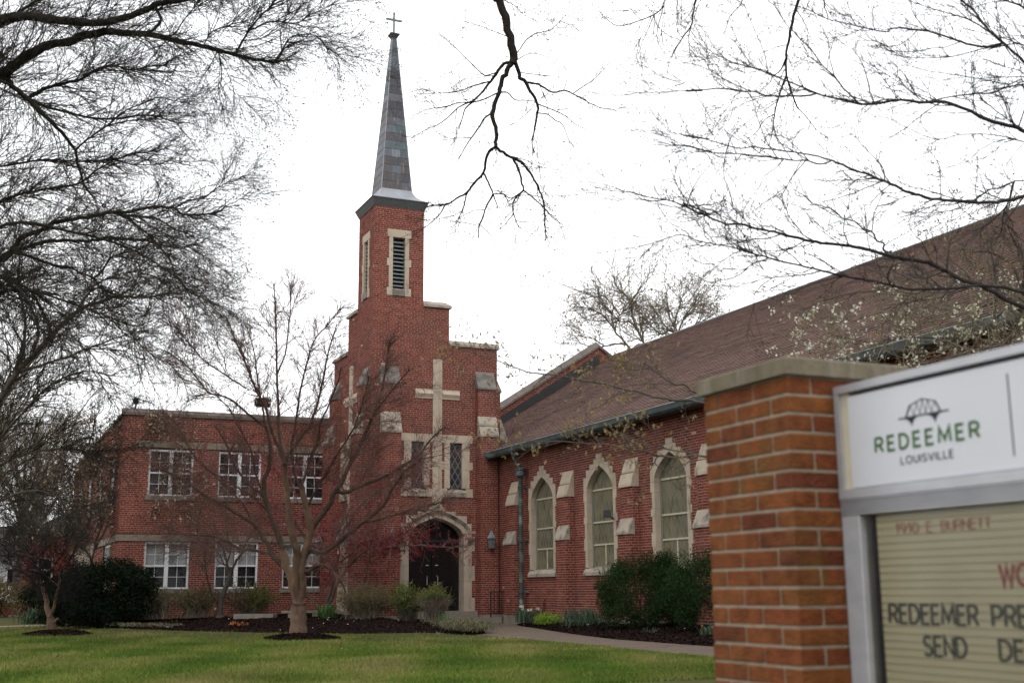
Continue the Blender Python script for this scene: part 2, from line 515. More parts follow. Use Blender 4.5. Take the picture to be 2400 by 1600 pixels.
def bed(poly, kind, label, step):
    xs = np.arange(min(p[0] for p in poly), max(p[0] for p in poly) + step, step)
    ys = np.arange(max(9, min(p[1] for p in poly)), max(p[1] for p in poly) + step, step)
    X, Y = np.meshgrid(xs, ys, indexing='ij')
    X2 = X + rng.uniform(-.3, .3, X.shape) * step
    Y2 = Y + rng.uniform(-.3, .3, X.shape) * step
    ins = inpoly(X2, Y2, poly)
    H = np.where(ins, bed_h(X2, Y2, kind) + rng.normal(0, .009, X.shape), -.02)
    idx = np.arange(X.size).reshape(X.shape)
    F = np.stack([idx[:-1, :-1], idx[1:, :-1], idx[1:, 1:], idx[:-1, 1:]], -1).reshape(-1, 4)
    k = ins.ravel()[F].sum(1) >= 2
    mb = MB()
    mb.add(np.stack([X2, Y2, H], -1).reshape(-1, 3), F[k])
    return obj('mulch_bed', mb, MULCH, kind='structure', label=label, cat='flower bed', smooth=False)


bed(BED_L, 'L', 'dark mulch bed rising to the two storey wing and round the tower shrubs', .1)
bed(BED_R, 'R', 'dark mulch bed between the curving path and the arched windows', .08)


def scatter_chips(name, poly, kind, n, label, size=(.012, .038), zoff=.012, material=CHIP):
    lo = np.array(poly).min(0)
    hi = np.array(poly).max(0)
    X = rng.uniform(lo[0], hi[0], n)
    Y = rng.uniform(max(lo[1], 15), hi[1], n)
    k = inpoly(X, Y, poly)
    X, Y = X[k], Y[k]
    Zz = bed_h(X, Y, kind) + zoff
    return chips_at(name, np.stack([X, Y, Zz], 1), label, size, material)


def leafset(P, size, mb, tint=None, aspect=.45, up=None, droop=0.0):
    """rhombic leaves at points P, random orientation (or along up +- jitter)"""
    n = len(P)
    s = rng.uniform(size[0], size[1], n)
    a = rng.normal(size=(n, 3))
    if up is not None:
        a = a * up[1] + np.asarray(up[0])
    a /= np.linalg.norm(a, axis=1)[:, None] + 1e-9
    b = np.cross(a, rng.normal(size=(n, 3)))
    b /= np.linalg.norm(b, axis=1)[:, None] + 1e-9
    A = a * s[:, None]
    B = b * (s * aspect)[:, None]
    V = np.stack([P - A * .5, P + B * .5, P + A * .5, P - B * .5], 1)
    F = np.arange(4 * n).reshape(n, 4)
    mb.add(V.reshape(-1, 3), F, rng.uniform(0, 1, n) if tint is None else tint)
    return mb


def chips_at(name, P, label, size, material, parent=None):
    mb = MB()
    n = len(P)
    s = rng.uniform(*size, n)
    a = rng.normal(size=(n, 3)) * (1, 1, .35)
    a /= np.linalg.norm(a, axis=1)[:, None]
    b = np.cross(a, rng.normal(size=(n, 3)) * .5 + (0, 0, 1))
    b /= np.linalg.norm(b, axis=1)[:, None]
    A, B = a * s[:, None], b * (s * .35)[:, None]
    V = np.stack([P - A - B, P + A - B, P + A + B, P - A + B], 1) * 1.0
    mb.add(V.reshape(-1, 3), np.arange(4 * n).reshape(n, 4), rng.uniform(0, 1, n))
    return obj(name, mb, material, parent, kind='stuff', label=label, cat=None if parent else 'mulch')


scatter_chips('mulch', BED_L, 'L', 52000, 'loose dark bark mulch covering the large left bed')
scatter_chips('mulch', BED_R, 'R', 34000, 'loose dark bark mulch covering the bed under the arched windows')


# mulch rings under the two lawn trees
def ring(cx, cy, rx, ry, label):
    a = np.arange(28) / 28 * 2 * math.pi
    wob = 1 + .07 * np.sin(a * 3 + cx) + .05 * np.sin(a * 5 + 1)
    mb = MB()
    pr = [(1.06, -.02), (1.0, .02), (.85, .055), (.5, .085), (.12, .1)]
    V = []
    for f, z in pr:
        V += [(cx + rx * f * w * math.cos(t), cy + ry * f * w * math.sin(t), z + random.uniform(-.012, .012)) for t, w in zip(a, wob)]
    V.append((cx, cy, .11))
    k = 28
    mb.add(V, [(i * k + j, i * k + (j + 1) % k, (i + 1) * k + (j + 1) % k, (i + 1) * k + j) for i in range(4) for j in range(k)])
    o = obj('mulch_ring', mb, MULCH, kind='structure', label=label, cat='mulch ring')
    n = 3500
    r, t = np.sqrt(rng.uniform(0, 1, n)), rng.uniform(0, 6.283, n)
    P = np.stack([cx + rx * 1.04 * r * np.cos(t), cy + ry * 1.04 * r * np.sin(t), .1 * (1 - r ** 2.2) + .018], 1)
    chips_at('mulch_chips', P, None, (.012, .04), CHIP, o)


ring(7.03, 27.4, .8, 1.2, 'low dark mulch ring round the big forked tree on the lawn')
ring(2.32, 34.2, .8, 1.25, 'low dark mulch ring round the small tree at the far left')

# grass blades where the camera sees the lawn
def grass(n, ylo, yhi, h, w):
    Y = ylo * (yhi / ylo) ** rng.uniform(0, 1, n)
    X = rng.uniform(-.02, .72, n) * Y + rng.uniform(-1.5, 1.0, n)
    k = ~inpoly(X, Y, BED_L) & ~inpoly(X, Y, PATH_POLY) & ~inpoly(X, Y, LEFTPATH) & ~inpoly(X, Y, BED_R) & (X < 10.95) & (Y < 44)
    k &= ((X - 7.03) / .8) ** 2 + ((Y - 27.4) / 1.2) ** 2 > 1
    k &= ((X - 2.32) / .8) ** 2 + ((Y - 34.2) / 1.25) ** 2 > 1
    # worn bare ground along the bed edge
    wear = edgedist(X, Y, BED_L_FRONT)
    pat = np.sin(X * 1.3 + 2 * np.sin(Y * .5)) * np.sin(Y * .7 + X * .4) + .6 * np.sin(X * 3.1 - Y * 1.3)
    k &= rng.uniform(0, 1, n) < np.clip(-.12 + wear / 6.5 + pat * .22, .05, 1)
    X, Y, pat = X[k], Y[k], pat[k]
    n = len(X)
    H = h * rng.uniform(.4, 1.5, n) * (1 + .5 * np.clip(pat, 0, 1))
    a = rng.uniform(0, 6.283, n)
    Wd = w * rng.uniform(.6, 1.4, n) * (.6 + Y / 30)
    lx, ly = rng.normal(0, .5, n) * H, rng.normal(0, .5, n) * H
    V = np.stack([np.stack([X - np.cos(a) * Wd, Y - np.sin(a) * Wd, np.zeros(n)], 1),
                  np.stack([X + np.cos(a) * Wd, Y + np.sin(a) * Wd, np.zeros(n)], 1),
                  np.stack([X + lx, Y + ly, H], 1)], 1)
    dry = np.clip(.43 + .38 * pat + .22 * np.sin(X * .8 + 1.0) * np.sin(Y * .33) + rng.normal(0, .24, n), 0, 1)
    near_path = np.clip((X - 8.8) / 2.2, 0, 1)
    dry = np.clip(dry * .8 + .45 * near_path * rng.uniform(0, 1, n), 0, 1)
    mb = MB()
    mb.add(V.reshape(-1, 3), np.arange(3 * n).reshape(n, 3), dry)
    obj('grass', mb, BLADE, kind='stuff', label='short patchy spring grass, green with straw coloured patches', cat='grass')


grass(420000, 12.5, 44, .042, .0075)


# ------------------------------------------------------------------ brickwork
class Fr:
    def __init__(s, O, U, N):
        s.O, s.U, s.N = (np.array(v, float) for v in (O, U, N))

    def p(s, u, z, n=0.0):
        return s.O + u * s.U + n * s.N + z * Z3

    def box(s, mb, u0, u1, z0, z1, n0, n1, t=None):
        b = [s.p(u0, z0, n0), s.p(u1, z0, n0), s.p(u1, z0, n1), s.p(u0, z0, n1)]
        return mb.hexa(b, [v + (z1 - z0) * Z3 for v in b], t)

    def uz(s, mb, pts, n0, n1, t=None):
        return mb.prism([s.p(u, z, n0) for u, z in pts], [s.p(u, z, n1) for u, z in pts], t)

    def nz(s, mb, pts, u0, u1, t=None):
        return mb.prism([s.p(u0, z, n) for n, z in pts], [s.p(u1, z, n) for n, z in pts], t)


def cut(spans, a, b):
    out = []
    for s, e in spans:
        if b <= s or a >= e:
            out.append((s, e))
            continue
        if a > s:
            out.append((s, a))
        if b < e:
            out.append((b, e))
    return out


CRS = .0677


class Brickwork:
    def __init__(s):
        s.rows, s.mortar = [], MB()

    def wall(s, fr, z0, z1, spans, holes=(), pick=None, phase=0.0):
        """spans(z) -> list of (u0,u1); holes: (z0,z1,u0,u1)"""
        i0, i1 = int(round(z0 / CRS)), int(math.ceil(z1 / CRS - .02))
        for i in range(i0, i1):
            za, zb = max(z0, i * CRS), min(z1, (i + 1) * CRS)
            if zb - za < .02:
                continue
            zm = (za + zb) / 2
            sp = spans(zm) if callable(spans) else list(spans)
            for h in holes:
                if h[0] <= zm < h[1]:
                    sp = cut(sp, h[2], h[3])
            head = i % 7 == 3
            mod = .1015 if head else .203
            off = phase + (.051 if head else (.1015 if i % 2 else 0))
            for a, b in sp:
                if b - a < .015:
                    continue
                s.mortar.add([fr.p(a, za, -.004), fr.p(b, za, -.004), fr.p(b, zb, -.004), fr.p(a, zb, -.004)], [(0, 1, 2, 3)])
                k = math.floor((a - off) / mod)
                while off + k * mod < b:
                    u0, u1 = max(a + .003, off + k * mod + .006), min(b - .003, off + (k + 1) * mod - .006)
                    k += 1
                    if u1 - u0 > .02:
                        s.rows.append((fr, u0, u1, za + .006, zb - .006, bool(pick and pick((u0 + u1) / 2, zm))))

    def build(s, parent, material=BRICK, mortar=MORTAR):
        wall = obj('brick_wall', s.mortar, mortar, parent)
        full = [(i, r) for i, r in enumerate(s.rows) if r[5] and .189 < r[2] - r[1] < .195 and abs(r[4] - r[3] - (CRS - .012)) < 1e-4]
        dep = lambda r: float((r[0].p((r[1] + r[2]) / 2, r[3]) - CAM) @ np.array(F_))
        full.sort(key=lambda q: dep(q[1]))
        top = set(i for i, _ in full[:300])
        variants = []
        for v in range(8):
            mb = MB()
            mb.box((-.0955, -.03, -.02785), (.0955, 0, .02785), t=rng.uniform(0, 1))
            variants.append(mb.mesh('brick', material))
        for i, r in full[:300]:
            fr = r[0]
            c = fr.p((r[1] + r[2]) / 2, (r[3] + r[4]) / 2, rng.normal(0, .0012))
            u, n = fr.U, fr.N
            M4 = [[u[0], n[0], 0, c[0]], [u[1], n[1], 0, c[1]], [0, 0, 1, c[2]], [0, 0, 0, 1]]
            shared('brick', variants[rng.integers(8)], wall, M4)
        rest = [r for i, r in enumerate(s.rows) if i not in top]
        O = np.array([r[0].O for r in rest])
        U = np.array([r[0].U for r in rest])
        N = np.array([r[0].N for r in rest])
        q = np.array([r[1:5] for r in rest])
        j = rng.normal(0, .0014, len(rest))[:, None]
        P = lambda u, z, n: O + q[:, u:u + 1] * U + n * N + q[:, z:z + 1] * Z3
        V = np.stack([P(0, 2, j), P(1, 2, j), P(1, 3, j), P(0, 3, j), P(0, 2, -.02 + 0 * j), P(1, 2, -.02 + 0 * j), P(1, 3, -.02 + 0 * j), P(0, 3, -.02 + 0 * j)], 1)
        n = len(rest)
        base = (np.arange(n) * 8)[:, None, None]
        F = (base + np.array([(0, 1, 2, 3), (0, 4, 5, 1), (1, 5, 6, 2), (2, 6, 7, 3), (3, 7, 4, 0)])[None]).reshape(-1, 4)
        t = np.clip(rng.beta(2.2, 2.2, n), 0, 1)
        mb = MB()
        mb.add(V.reshape(-1, 3), F, np.repeat(t, 5))
        obj('brick_courses', mb, material, wall, kind='stuff')
        return wall


def stone(fr, u0, u1, z0, z1, parent, n1=.018, n0=-.16, material=STONE, name='stone_block', gap=.0025):
    mb = MB()
    fr.box(mb, u0 + gap, u1 - gap, z0 + gap, z1 - gap, n0, n1 + random.uniform(-.002, .002))
    return obj(name, mb, material, parent)


def arch_blocks(fr, uc, z0, z1, ho, w, parent, n0=-.2, n1=.02, material=STONE):
    for s in (-1, 1):
        zs = np.linspace(z0 + .0025, z1 - .0025, 5)
        pts = [(uc + s * (ho - .002), zs[0]), (uc + s * (ho - .002), zs[-1])] + [(uc + s * max(w(z), .003), z) for z in zs[::-1]]
        mb = MB()
        fr.uz(mb, pts, n0, n1 + random.uniform(-.002, .002))
        obj('stone_block', mb, material, parent)


# ------------------------------------------------------------------ the church
church = thing('church', 'red brick church with stepped bell tower, copper spire and long shingled nave roof', 'church', (13.75, 36.857, 0))
TX, TY = 11.52, 36.857
FRONT = Fr((TX, TY, 0), (1, 0, 0), (0, -1, 0))
LEFT = Fr((TX, TY, 0), (0, 1, 0), (-1, 0, 0))
NAVE = Fr((15.79, TY, 0), (0, -1, 0), (-1, 0, 0))
UC = 2.235
bw = Brickwork()


def clip_poly(poly, clip):
    """Sutherland-Hodgman, clip is convex counter-clockwise"""
    out = poly
    for i in range(len(clip)):
        (x0, y0), (x1, y1) = clip[i], clip[(i + 1) % len(clip)]
        ins = lambda p: (x1 - x0) * (p[1] - y0) - (y1 - y0) * (p[0] - x0) >= 0
        res = []
        for j in range(len(out)):
            a, b = out[j - 1], out[j]
            ia, ib = ins(a), ins(b)
            if ia != ib:
                dx, dy = b[0] - a[0], b[1] - a[1]
                den = (x1 - x0) * dy - (y1 - y0) * dx
                t = ((x0 - a[0]) * -(y1 - y0) + (y0 - a[1]) * (x1 - x0)) / den if abs(den) > 1e-12 else 0
                t = -((x1 - x0) * (a[1] - y0) - (y1 - y0) * (a[0] - x0)) / den if abs(den) > 1e-12 else 0
                res.append((a[0] + dx * t, a[1] + dy * t))
            if ib:
                res.append(b)
        out = res
        if len(out) < 3:
            return []
    return out


def diamonds(fr, mb, came, clip, n, du, dz, uc, zc, wid=.006, cn=.004):
    us = [c[0] for c in clip]
    zs = [c[1] for c in clip]
    for i in range(int((min(us) - uc) / du) - 2, int((max(us) - uc) / du) + 3):
        for j in range(int((min(zs) - zc) / dz) - 2, int((max(zs) - zc) / dz) + 3):
            for o in (0, .5):
                cu, cz = uc + (i + o) * du, zc + (j + o) * dz
                d = [(cu - du / 2, cz), (cu, cz - dz / 2), (cu + du / 2, cz), (cu, cz + dz / 2)]
                p = clip_poly(d, clip)
                if len(p) >= 3:
                    mb.add([fr.p(u, z, n) for u, z in p], [tuple(range(len(p)))], rng.uniform(0, 1))
                for a, b in ((d[0], d[1]), (d[1], d[2])):
                    ex, ez = b[0] - a[0], b[1] - a[1]
                    L = math.hypot(ex, ez)
                    px_, pz_ = -ez / L * wid, ex / L * wid
                    q = clip_poly([(a[0] - px_, a[1] - pz_), (b[0] - px_, b[1] - pz_), (b[0] + px_, b[1] + pz_), (a[0] + px_, a[1] + pz_)], clip)
                    if len(q) >= 3:
                        came.add([fr.p(u, z, n + cn) for u, z in q], [tuple(range(len(q)))])


def louvre(fr):
    w = obj('louvre_window', fr.box(MB(), .62, 1.10, 10.78, 12.5, -.42, -.40), DARKMETAL, church)
    stone(fr, .445, 1.285, 12.52, 12.79, w, n0=-.3)
    stone(fr, .51, .65, 11.79, 12.52, w, n0=-.3)
    stone(fr, 1.07, 1.21, 11.79, 12.52, w, n0=-.3)
    stone(fr, .44, .65, 11.53, 11.79, w, n0=-.3)
    stone(fr, 1.07, 1.29, 11.53, 11.79, w, n0=-.3)
    stone(fr, .51, .65, 10.8, 11.53, w, n0=-.3)
    stone(fr, 1.07, 1.21, 10.8, 11.53, w, n0=-.3)
    stone(fr, .445, .65, 10.53, 10.8, w, n0=-.3)
    stone(fr, 1.07, 1.29, 10.53, 10.8, w, n0=-.3)
    mb = MB()
    fr.nz(mb, [(-.3, 10.53), (.05, 10.53), (.06, 10.72), (.02, 10.77), (-.3, 10.84)], .652, 1.068)
    obj('sill', mb, STONE_DARK, w)
    for k in range(12):
        z = 10.86 + k * .135
        mb = MB()
        fr.nz(mb, [(-.2, z + .09), (-.185, z + .105), (-.045, z + .02), (-.045, z - .005), (-.06, z)], .652, 1.068)
        obj('slat', mb, VERDI, w)
    return [(12.52, 12.79, .445, 1.285), (11.79, 12.52, .51, 1.21), (11.53, 11.79, .44, 1.29), (10.8, 11.53, .51, 1.21), (10.53, 10.8, .445, 1.29)]


def lancet_pair(fr):
    holes = []
    for s in (-1, 1):
        q = lambda a, b: (min(UC + s * a, UC + s * b), max(UC + s * a, UC + s * b))
        w = obj('stained_window', fr.box(MB(), *q(.44, .455), 4.28, 5.76, -.12, -.08), WHITEPAINT, church)
        fr2 = lambda a, b, z0, z1, **k: stone(fr, *q(a, b), z0, z1, w, **k)
        fr2(.15, 1.245, 5.76, 6.02)
        fr2(.255, .45, 5.14, 5.76); fr2(.88, 1.14, 5.14, 5.76)
        fr2(.15, .45, 4.88, 5.14); fr2(.88, 1.25, 4.88, 5.14)
        fr2(.255, .45, 4.28, 4.88); fr2(.88, 1.14, 4.28, 4.88)
        mb = MB()
        fr.nz(mb, [(-.15, 3.99), (.018, 3.99), (.07, 4.0), (.07, 4.14), (.018, 4.2), (-.15, 4.275)], *q(.36, 1.0))
        obj('sill', mb, STONE_CAP, w)
        fr2(.15, .36, 3.99, 4.275); fr2(1.0, 1.25, 3.99, 4.275)
        g, c = MB(), MB()
        a, b = q(.455, .875)
        diamonds(fr, g, c, [(a, 4.28), (b, 4.28), (b, 5.76), (a, 5.76)], -.1, .21, .37, (a + b) / 2, 4.3, wid=.009)
        obj('pane', g, BLUE_GLASS, w)
        obj('lead_lattice', c, CAME, w, kind='stuff')
        a, b = q(.15, 1.245)
        holes.append((5.76, 6.02, a, b))
        a, b = q(.255, 1.14)
        holes += [(4.275, 5.76, a, b)]
        a, b = q(.15, 1.25)
        holes += [(4.88, 5.14, a, b), (3.99, 4.275, a, b)]
    return holes


def big_cross(fr):
    h = fr.nz(MB(), [(-.02, 7.18), (.03, 7.18), (.03, 7.22), (.085, 7.335), (.03, 7.45), (.03, 7.49), (-.02, 7.49)], UC - .775, UC - .165)
    c = obj('stone_cross', h, STONE, church)
    mb = fr.nz(MB(), [(-.02, 7.18), (.03, 7.18), (.03, 7.22), (.085, 7.335), (.03, 7.45), (.03, 7.49), (-.02, 7.49)], UC + .165, UC + .775)
    obj('cross_arm', mb, STONE, c)
    for z0, z1 in ((3.67, 4.62), (4.625, 5.6), (5.605, 6.5), (6.505, 7.175), (7.18, 7.49), (7.495, 8.5)):
        mb = MB()
        prof = [(-.16, -.02), (-.16, .035), (-.12, .035), (0, .1), (.12, .035), (.16, .035), (.16, -.02)]
        mb.prism([fr.p(UC + u, z0, n) for u, n in prof], [fr.p(UC + u, z1, n) for u, n in prof])
        obj('cross_shaft', mb, STONE, c)
    return [(3.67, 8.5, UC - .155, UC + .155), (7.19, 7.48, UC - .77, UC + .77)]


def wdoor(z):
    P = [(2.74, .94), (2.85, .89), (2.94, .83), (3.05, .7), (3.14, .55), (3.22, .38), (3.29, .2), (3.335, 0)]
    if z <= 2.74:
        return .94
    return float(np.interp(z, [p[0] for p in P], [p[1] for p in P]))


def portal(fr, lamp):
    d = obj('doorway', fr.box(MB(), UC - .96, UC + .96, 2.56, 2.65, -.5, -.4), DARKMETAL, church)
    rows = [(.24, .8, 1.315), (.8, 1.33, 1.215), (1.33, 1.81, 1.315), (1.81, 2.27, 1.215), (2.27, 2.74, 1.315), (2.74, 3.15, 1.205),
            (3.15, 3.40, 1.05), (3.40, 3.53, .65)]
    for z0, z1, ho in rows:
        if z0 < 3.335 < z1:
            arch_blocks(fr, UC, z0, z1, ho, wdoor, d, n0=-.45)
        else:
            arch_blocks(fr, UC, z0, z1, ho, wdoor, d, n0=-.45)
    stone(fr, UC - .27, UC + .27, 3.53, 3.67, d)
    # hood mould over the arch
    hood = [(1.19, 2.72), (1.175, 2.85), (1.12, 2.98), (1.0, 3.12), (.84, 3.24), (.64, 3.35), (.42, 3.45), (.2, 3.53), (0, 3.57)]
    pts = [(-a, z) for a, z in hood] + [(a, z) for a, z in hood[::-1][1:]]
    mb = MB()
    for i, ((a0, z0), (a1, z1)) in enumerate(zip(pts, pts[1:])):
        dx, dz = a1 - a0, z1 - z0
        L = math.hypot(dx, dz)
        nx, nz_ = dz / L, -dx / L
        if True:
            s0 = [(UC + a0, z0), (UC + a1, z1), (UC + a1 + nx * .09, z1 + nz_ * .09), (UC + a0 + nx * .09, z0 + nz_ * .09)]
            b = [fr.p(u, z, .015) for u, z in s0]
            t = [fr.p(u, z, .11 if k < 2 else .05) for k, (u, z) in enumerate(s0)]
            mb.hexa(b, t)
    obj('hood_mould', mb, STONE_CAP, d)
    for s in (-1, 1):
        mb = MB()
        u = UC + s * 1.15
        for i in range(4):
            f = (.1, .085, .055, .02)[i]
            fr.box(mb, u - f, u + f, 2.65 - i * .07, 2.715 - i * .07, .0, .02 + f)
        obj('corbel', mb, STONE_DARK, d)
        leaf = MB()
        a, b = sorted((UC + s * .008, UC + s * .94))
        fr.box(leaf, a, b, .4, 2.56, -.47, -.43)
        for k in range(3):
            fr.box(leaf, a + .12, b - .12, .55 + k * .66, 1.08 + k * .66, -.43, -.418)
        lf = obj('door', leaf, DOORBLACK, d)
        h = MB()
        uu = UC + s * .16
        h.tube([fr.p(uu, 1.2, -.43), fr.p(uu + s * .02, 1.22, -.36), fr.p(uu + s * .02, 1.48, -.36), fr.p(uu, 1.5, -.43)], .012, 6)
        obj('handle', h, ALU, lf)
        obj('plate', fr.box(MB(), uu - .05, uu + .05, 1.82, 1.85, -.418, -.41), ALU, lf)
    top = MB()
    zz = np.linspace(2.65, 3.33, 9)
    pts = [(UC + wdoor(z) + .02, z) for z in zz] + [(UC - wdoor(z) - .02, z) for z in zz[::-1]]
    fr.uz(top, pts, -.47, -.45)
    obj('fanlight_pane', top, DARKGLASS, d)
    obj('door_lining', fr.box(MB(), UC - 1.0, UC + 1.0, .2, 3.4, -.62, -.6), DARKMETAL, d)
    sl = MB()
    fr.box(sl, UC - 1.3, UC + 1.3, .2, .39, -.6, .3)
    obj('threshold', sl, CONCRETE, d)
    H = [(z0, z1, UC - ho, UC + ho) for z0, z1, ho in rows] + [(3.53, 3.67, UC - .27, UC + .27), (.2, .39, UC - 1.3, UC + 1.3)]
    return H


def buttress(fr, u0, u1, low, up, zl, zt, z0=0.0, caps=True, pick=None):
    """two stages: lower projection low to height zl, upper projection up to zt"""
    for n, a, b in ((low, z0, zl), (up, zl, zt)):
        f = Fr(fr.p(0, 0, n), fr.U, fr.N)
        bw.wall(f, a, b, [(u0, u1)], pick=pick, phase=u0)
        l_ = Fr(fr.p(u0, 0, 0), fr.N, -fr.U)
        bw.wall(l_, a, b, [(0.0, n)], phase=.05)
        r_ = Fr(fr.p(u1, 0, 0), fr.N, fr.U)
        bw.wall(r_, a, b, [(0.0, n)], phase=.05)


def lantern(fr, u, parent, n=.42):
    l_ = obj('wall_lantern', fr.box(MB(), u - .03, u + .03, 2.55, 2.66, n, n + .05), VERDI, parent)
    c = fr.p(u, 0, n + .15)
    roof = MB().lathe((c[0], c[1], 0), [(.15, 2.66), (.148, 2.68), (.012, 2.93), (.012, 2.99), (.0, 3.0)], 6)
    obj('lantern_roof', roof, VERDI, l_)
    body = MB().lathe((c[0], c[1], 0), [(.085, 2.37), (.105, 2.655)], 6)
    obj('lantern_glass', body, LGLASS, l_)
    cage = MB()
    for k in range(6):
        a = k / 6 * 2 * math.pi
        cage.tube([(c[0] + .087 * math.cos(a), c[1] + .087 * math.sin(a), 2.36), (c[0] + .109 * math.cos(a), c[1] + .109 * math.sin(a), 2.66)], .009, 4)
    cage.lathe((c[0], c[1], 0), [(.0, 2.32), (.06, 2.33), (.1, 2.36), (.1, 2.375), (.0, 2.38)], 6)
    obj('lantern_cage', cage, VERDI, l_)


def tower_face(fr, depth2, depth3, full):
    holes = louvre(fr) + big_cross(fr) + lancet_pair(fr) + portal(fr, full)
    sp = lambda z: [(0.0, full if z < 8.98 else (depth2 if z < 10.25 else 1.73))]
    bw.wall(fr, 0.0, 13.62, sp, holes, pick=lambda u, z: False)
    for u0, u1 in ((.25, .87), (3.60, 4.22)):
        buttress(fr, u0, u1, .42, .22, 5.98, 7.6)
        c1 = MB()
        fr.nz(c1, [(-.02, 8.17), (.01, 8.17), (.265, 7.63), (.265, 7.56), (-.02, 7.56)], u0 - .02, u1 + .02)
        obj('buttress_cap', c1, STONE_DARK, church)
        c2 = MB()
        fr.nz(c2, [(.19, 6.65), (.235, 6.65), (.34, 6.40), (.34, 6.33), (.31, 6.31), (.36, 6.29), (.465, 6.03), (.465, 5.96), (.19, 5.96)], u0 - .02, u1 + .02)
        obj('buttress_cap', c2, STONE_CAP, church)
        pl = MB()
        fr.box(pl, u0 - .02, u1 + .02, -.02, .27, .1, .445)
        obj('plinth_block', pl, CONCRETE, church)
        lantern(fr, (u0 + u1) / 2, church)


tower_face(FRONT, 2.65, 2.65, 4.38)
tower_face(LEFT, 2.80, 2.80, 4.49)
# plain rear faces of the stepped blocks
m = MB()
m.box((TX + .66, TY + .66, 0), (TX + 4.38, TY + 4.49, 8.97))
obj('tower_rear', m, REARWALL, church)
m = MB()
m.box((TX + .66, TY + .66, 8.9), (TX + 2.65, TY + 2.8, 10.24))
obj('tower_rear', m, REARWALL, church)
m = MB()
m.box((TX + .5, TY + .5, 10.2), (TX + 1.73, TY + 1.73, 13.6))
obj('tower_rear', m, REARWALL, church)
m = MB()
for x, y, zt, d in ((TX + 4.38, TY + .012, 8.97, .65), (TX + 2.65, TY + .012, 10.24, .65), (TX + 1.73, TY + .012, 13.6, .49)):
    m.box((x - .2, y, zt - (4.4 if d > .6 and x > TX + 3 else 3.4)), (x - .001, TY + d, zt))
    yb = {TX + 4.38: 4.49, TX + 2.65: 2.8, TX + 1.73: 1.73}[x]
    m.box((TX + .012, TY + yb - .2, zt - 3.4), (TX + d, TY + yb - .001, zt))
obj('tower_rear', m, REARWALL, church)


def coping(x0, x1, y0, y1, z, oh=(0, 0, 0, 0), h1=.085, h2=.13, ch=.16):
    """oh: overhang left, right, front, back; chamfered where it overhangs"""
    a, b, c, d = x0 - oh[0], x1 + oh[1], y0 - oh[2], y1 + oh[3]
    mb = MB()
    mb.box((a, c, z), (b, d, z + h1))
    A, B, C_, D_ = a + ch * (oh[0] > 0), b - ch * (oh[1] > 0), c + ch * (oh[2] > 0), d - ch * (oh[3] > 0)
    zt = z + h1
    mb.hexa([(a, c, zt), (b, c, zt), (b, d, zt), (a, d, zt)], [(A, C_, zt + h2), (B, C_, zt + h2), (B, D_, zt + h2), (A, D_, zt + h2)])
    obj('coping_stone', mb, STONE_CAP, church)


coping(TX + 1.732, TX + 2.65, TY, TY + 2.8, 10.25, (0, .07, .07, .07))
coping(TX, TX + 1.73, TY + 1.732, TY + 2.8, 10.25, (.07, 0, 0, .07))
coping(TX + 2.652, TX + 4.38, TY, TY + 4.49, 8.98, (0, .07, .07, .07))
coping(TX, TX + 2.65, TY + 2.802, TY + 4.49, 8.98, (.07, 0, 0, .07))
# buttress on the tower's right side, above the nave roof
RSIDE = Fr((TX + 4.38, TY, 0), (0, 1, 0), (1, 0, 0))
buttress(RSIDE, .25, .87, .42, .22, 5.98, 7.6, z0=5.0)
m = MB()
RSIDE.nz(m, [(-.02, 8.17), (.01, 8.17), (.265, 7.63), (.265, 7.56), (-.02, 7.56)], .23, .89)
obj('buttress_cap', m, STONE_CAP, church)
m = MB()
RSIDE.nz(m, [(.19, 6.65), (.235, 6.65), (.465, 6.03), (.465, 5.96), (.19, 5.96)], .23, .89)
obj('buttress_cap', m, STONE_CAP, church)

# spire
SX, SY = TX + .865, TY + .865


def sq(h, z):
    return [(SX - h, SY - h, z), (SX + h, SY - h, z), (SX + h, SY + h, z), (SX - h, SY + h, z)]


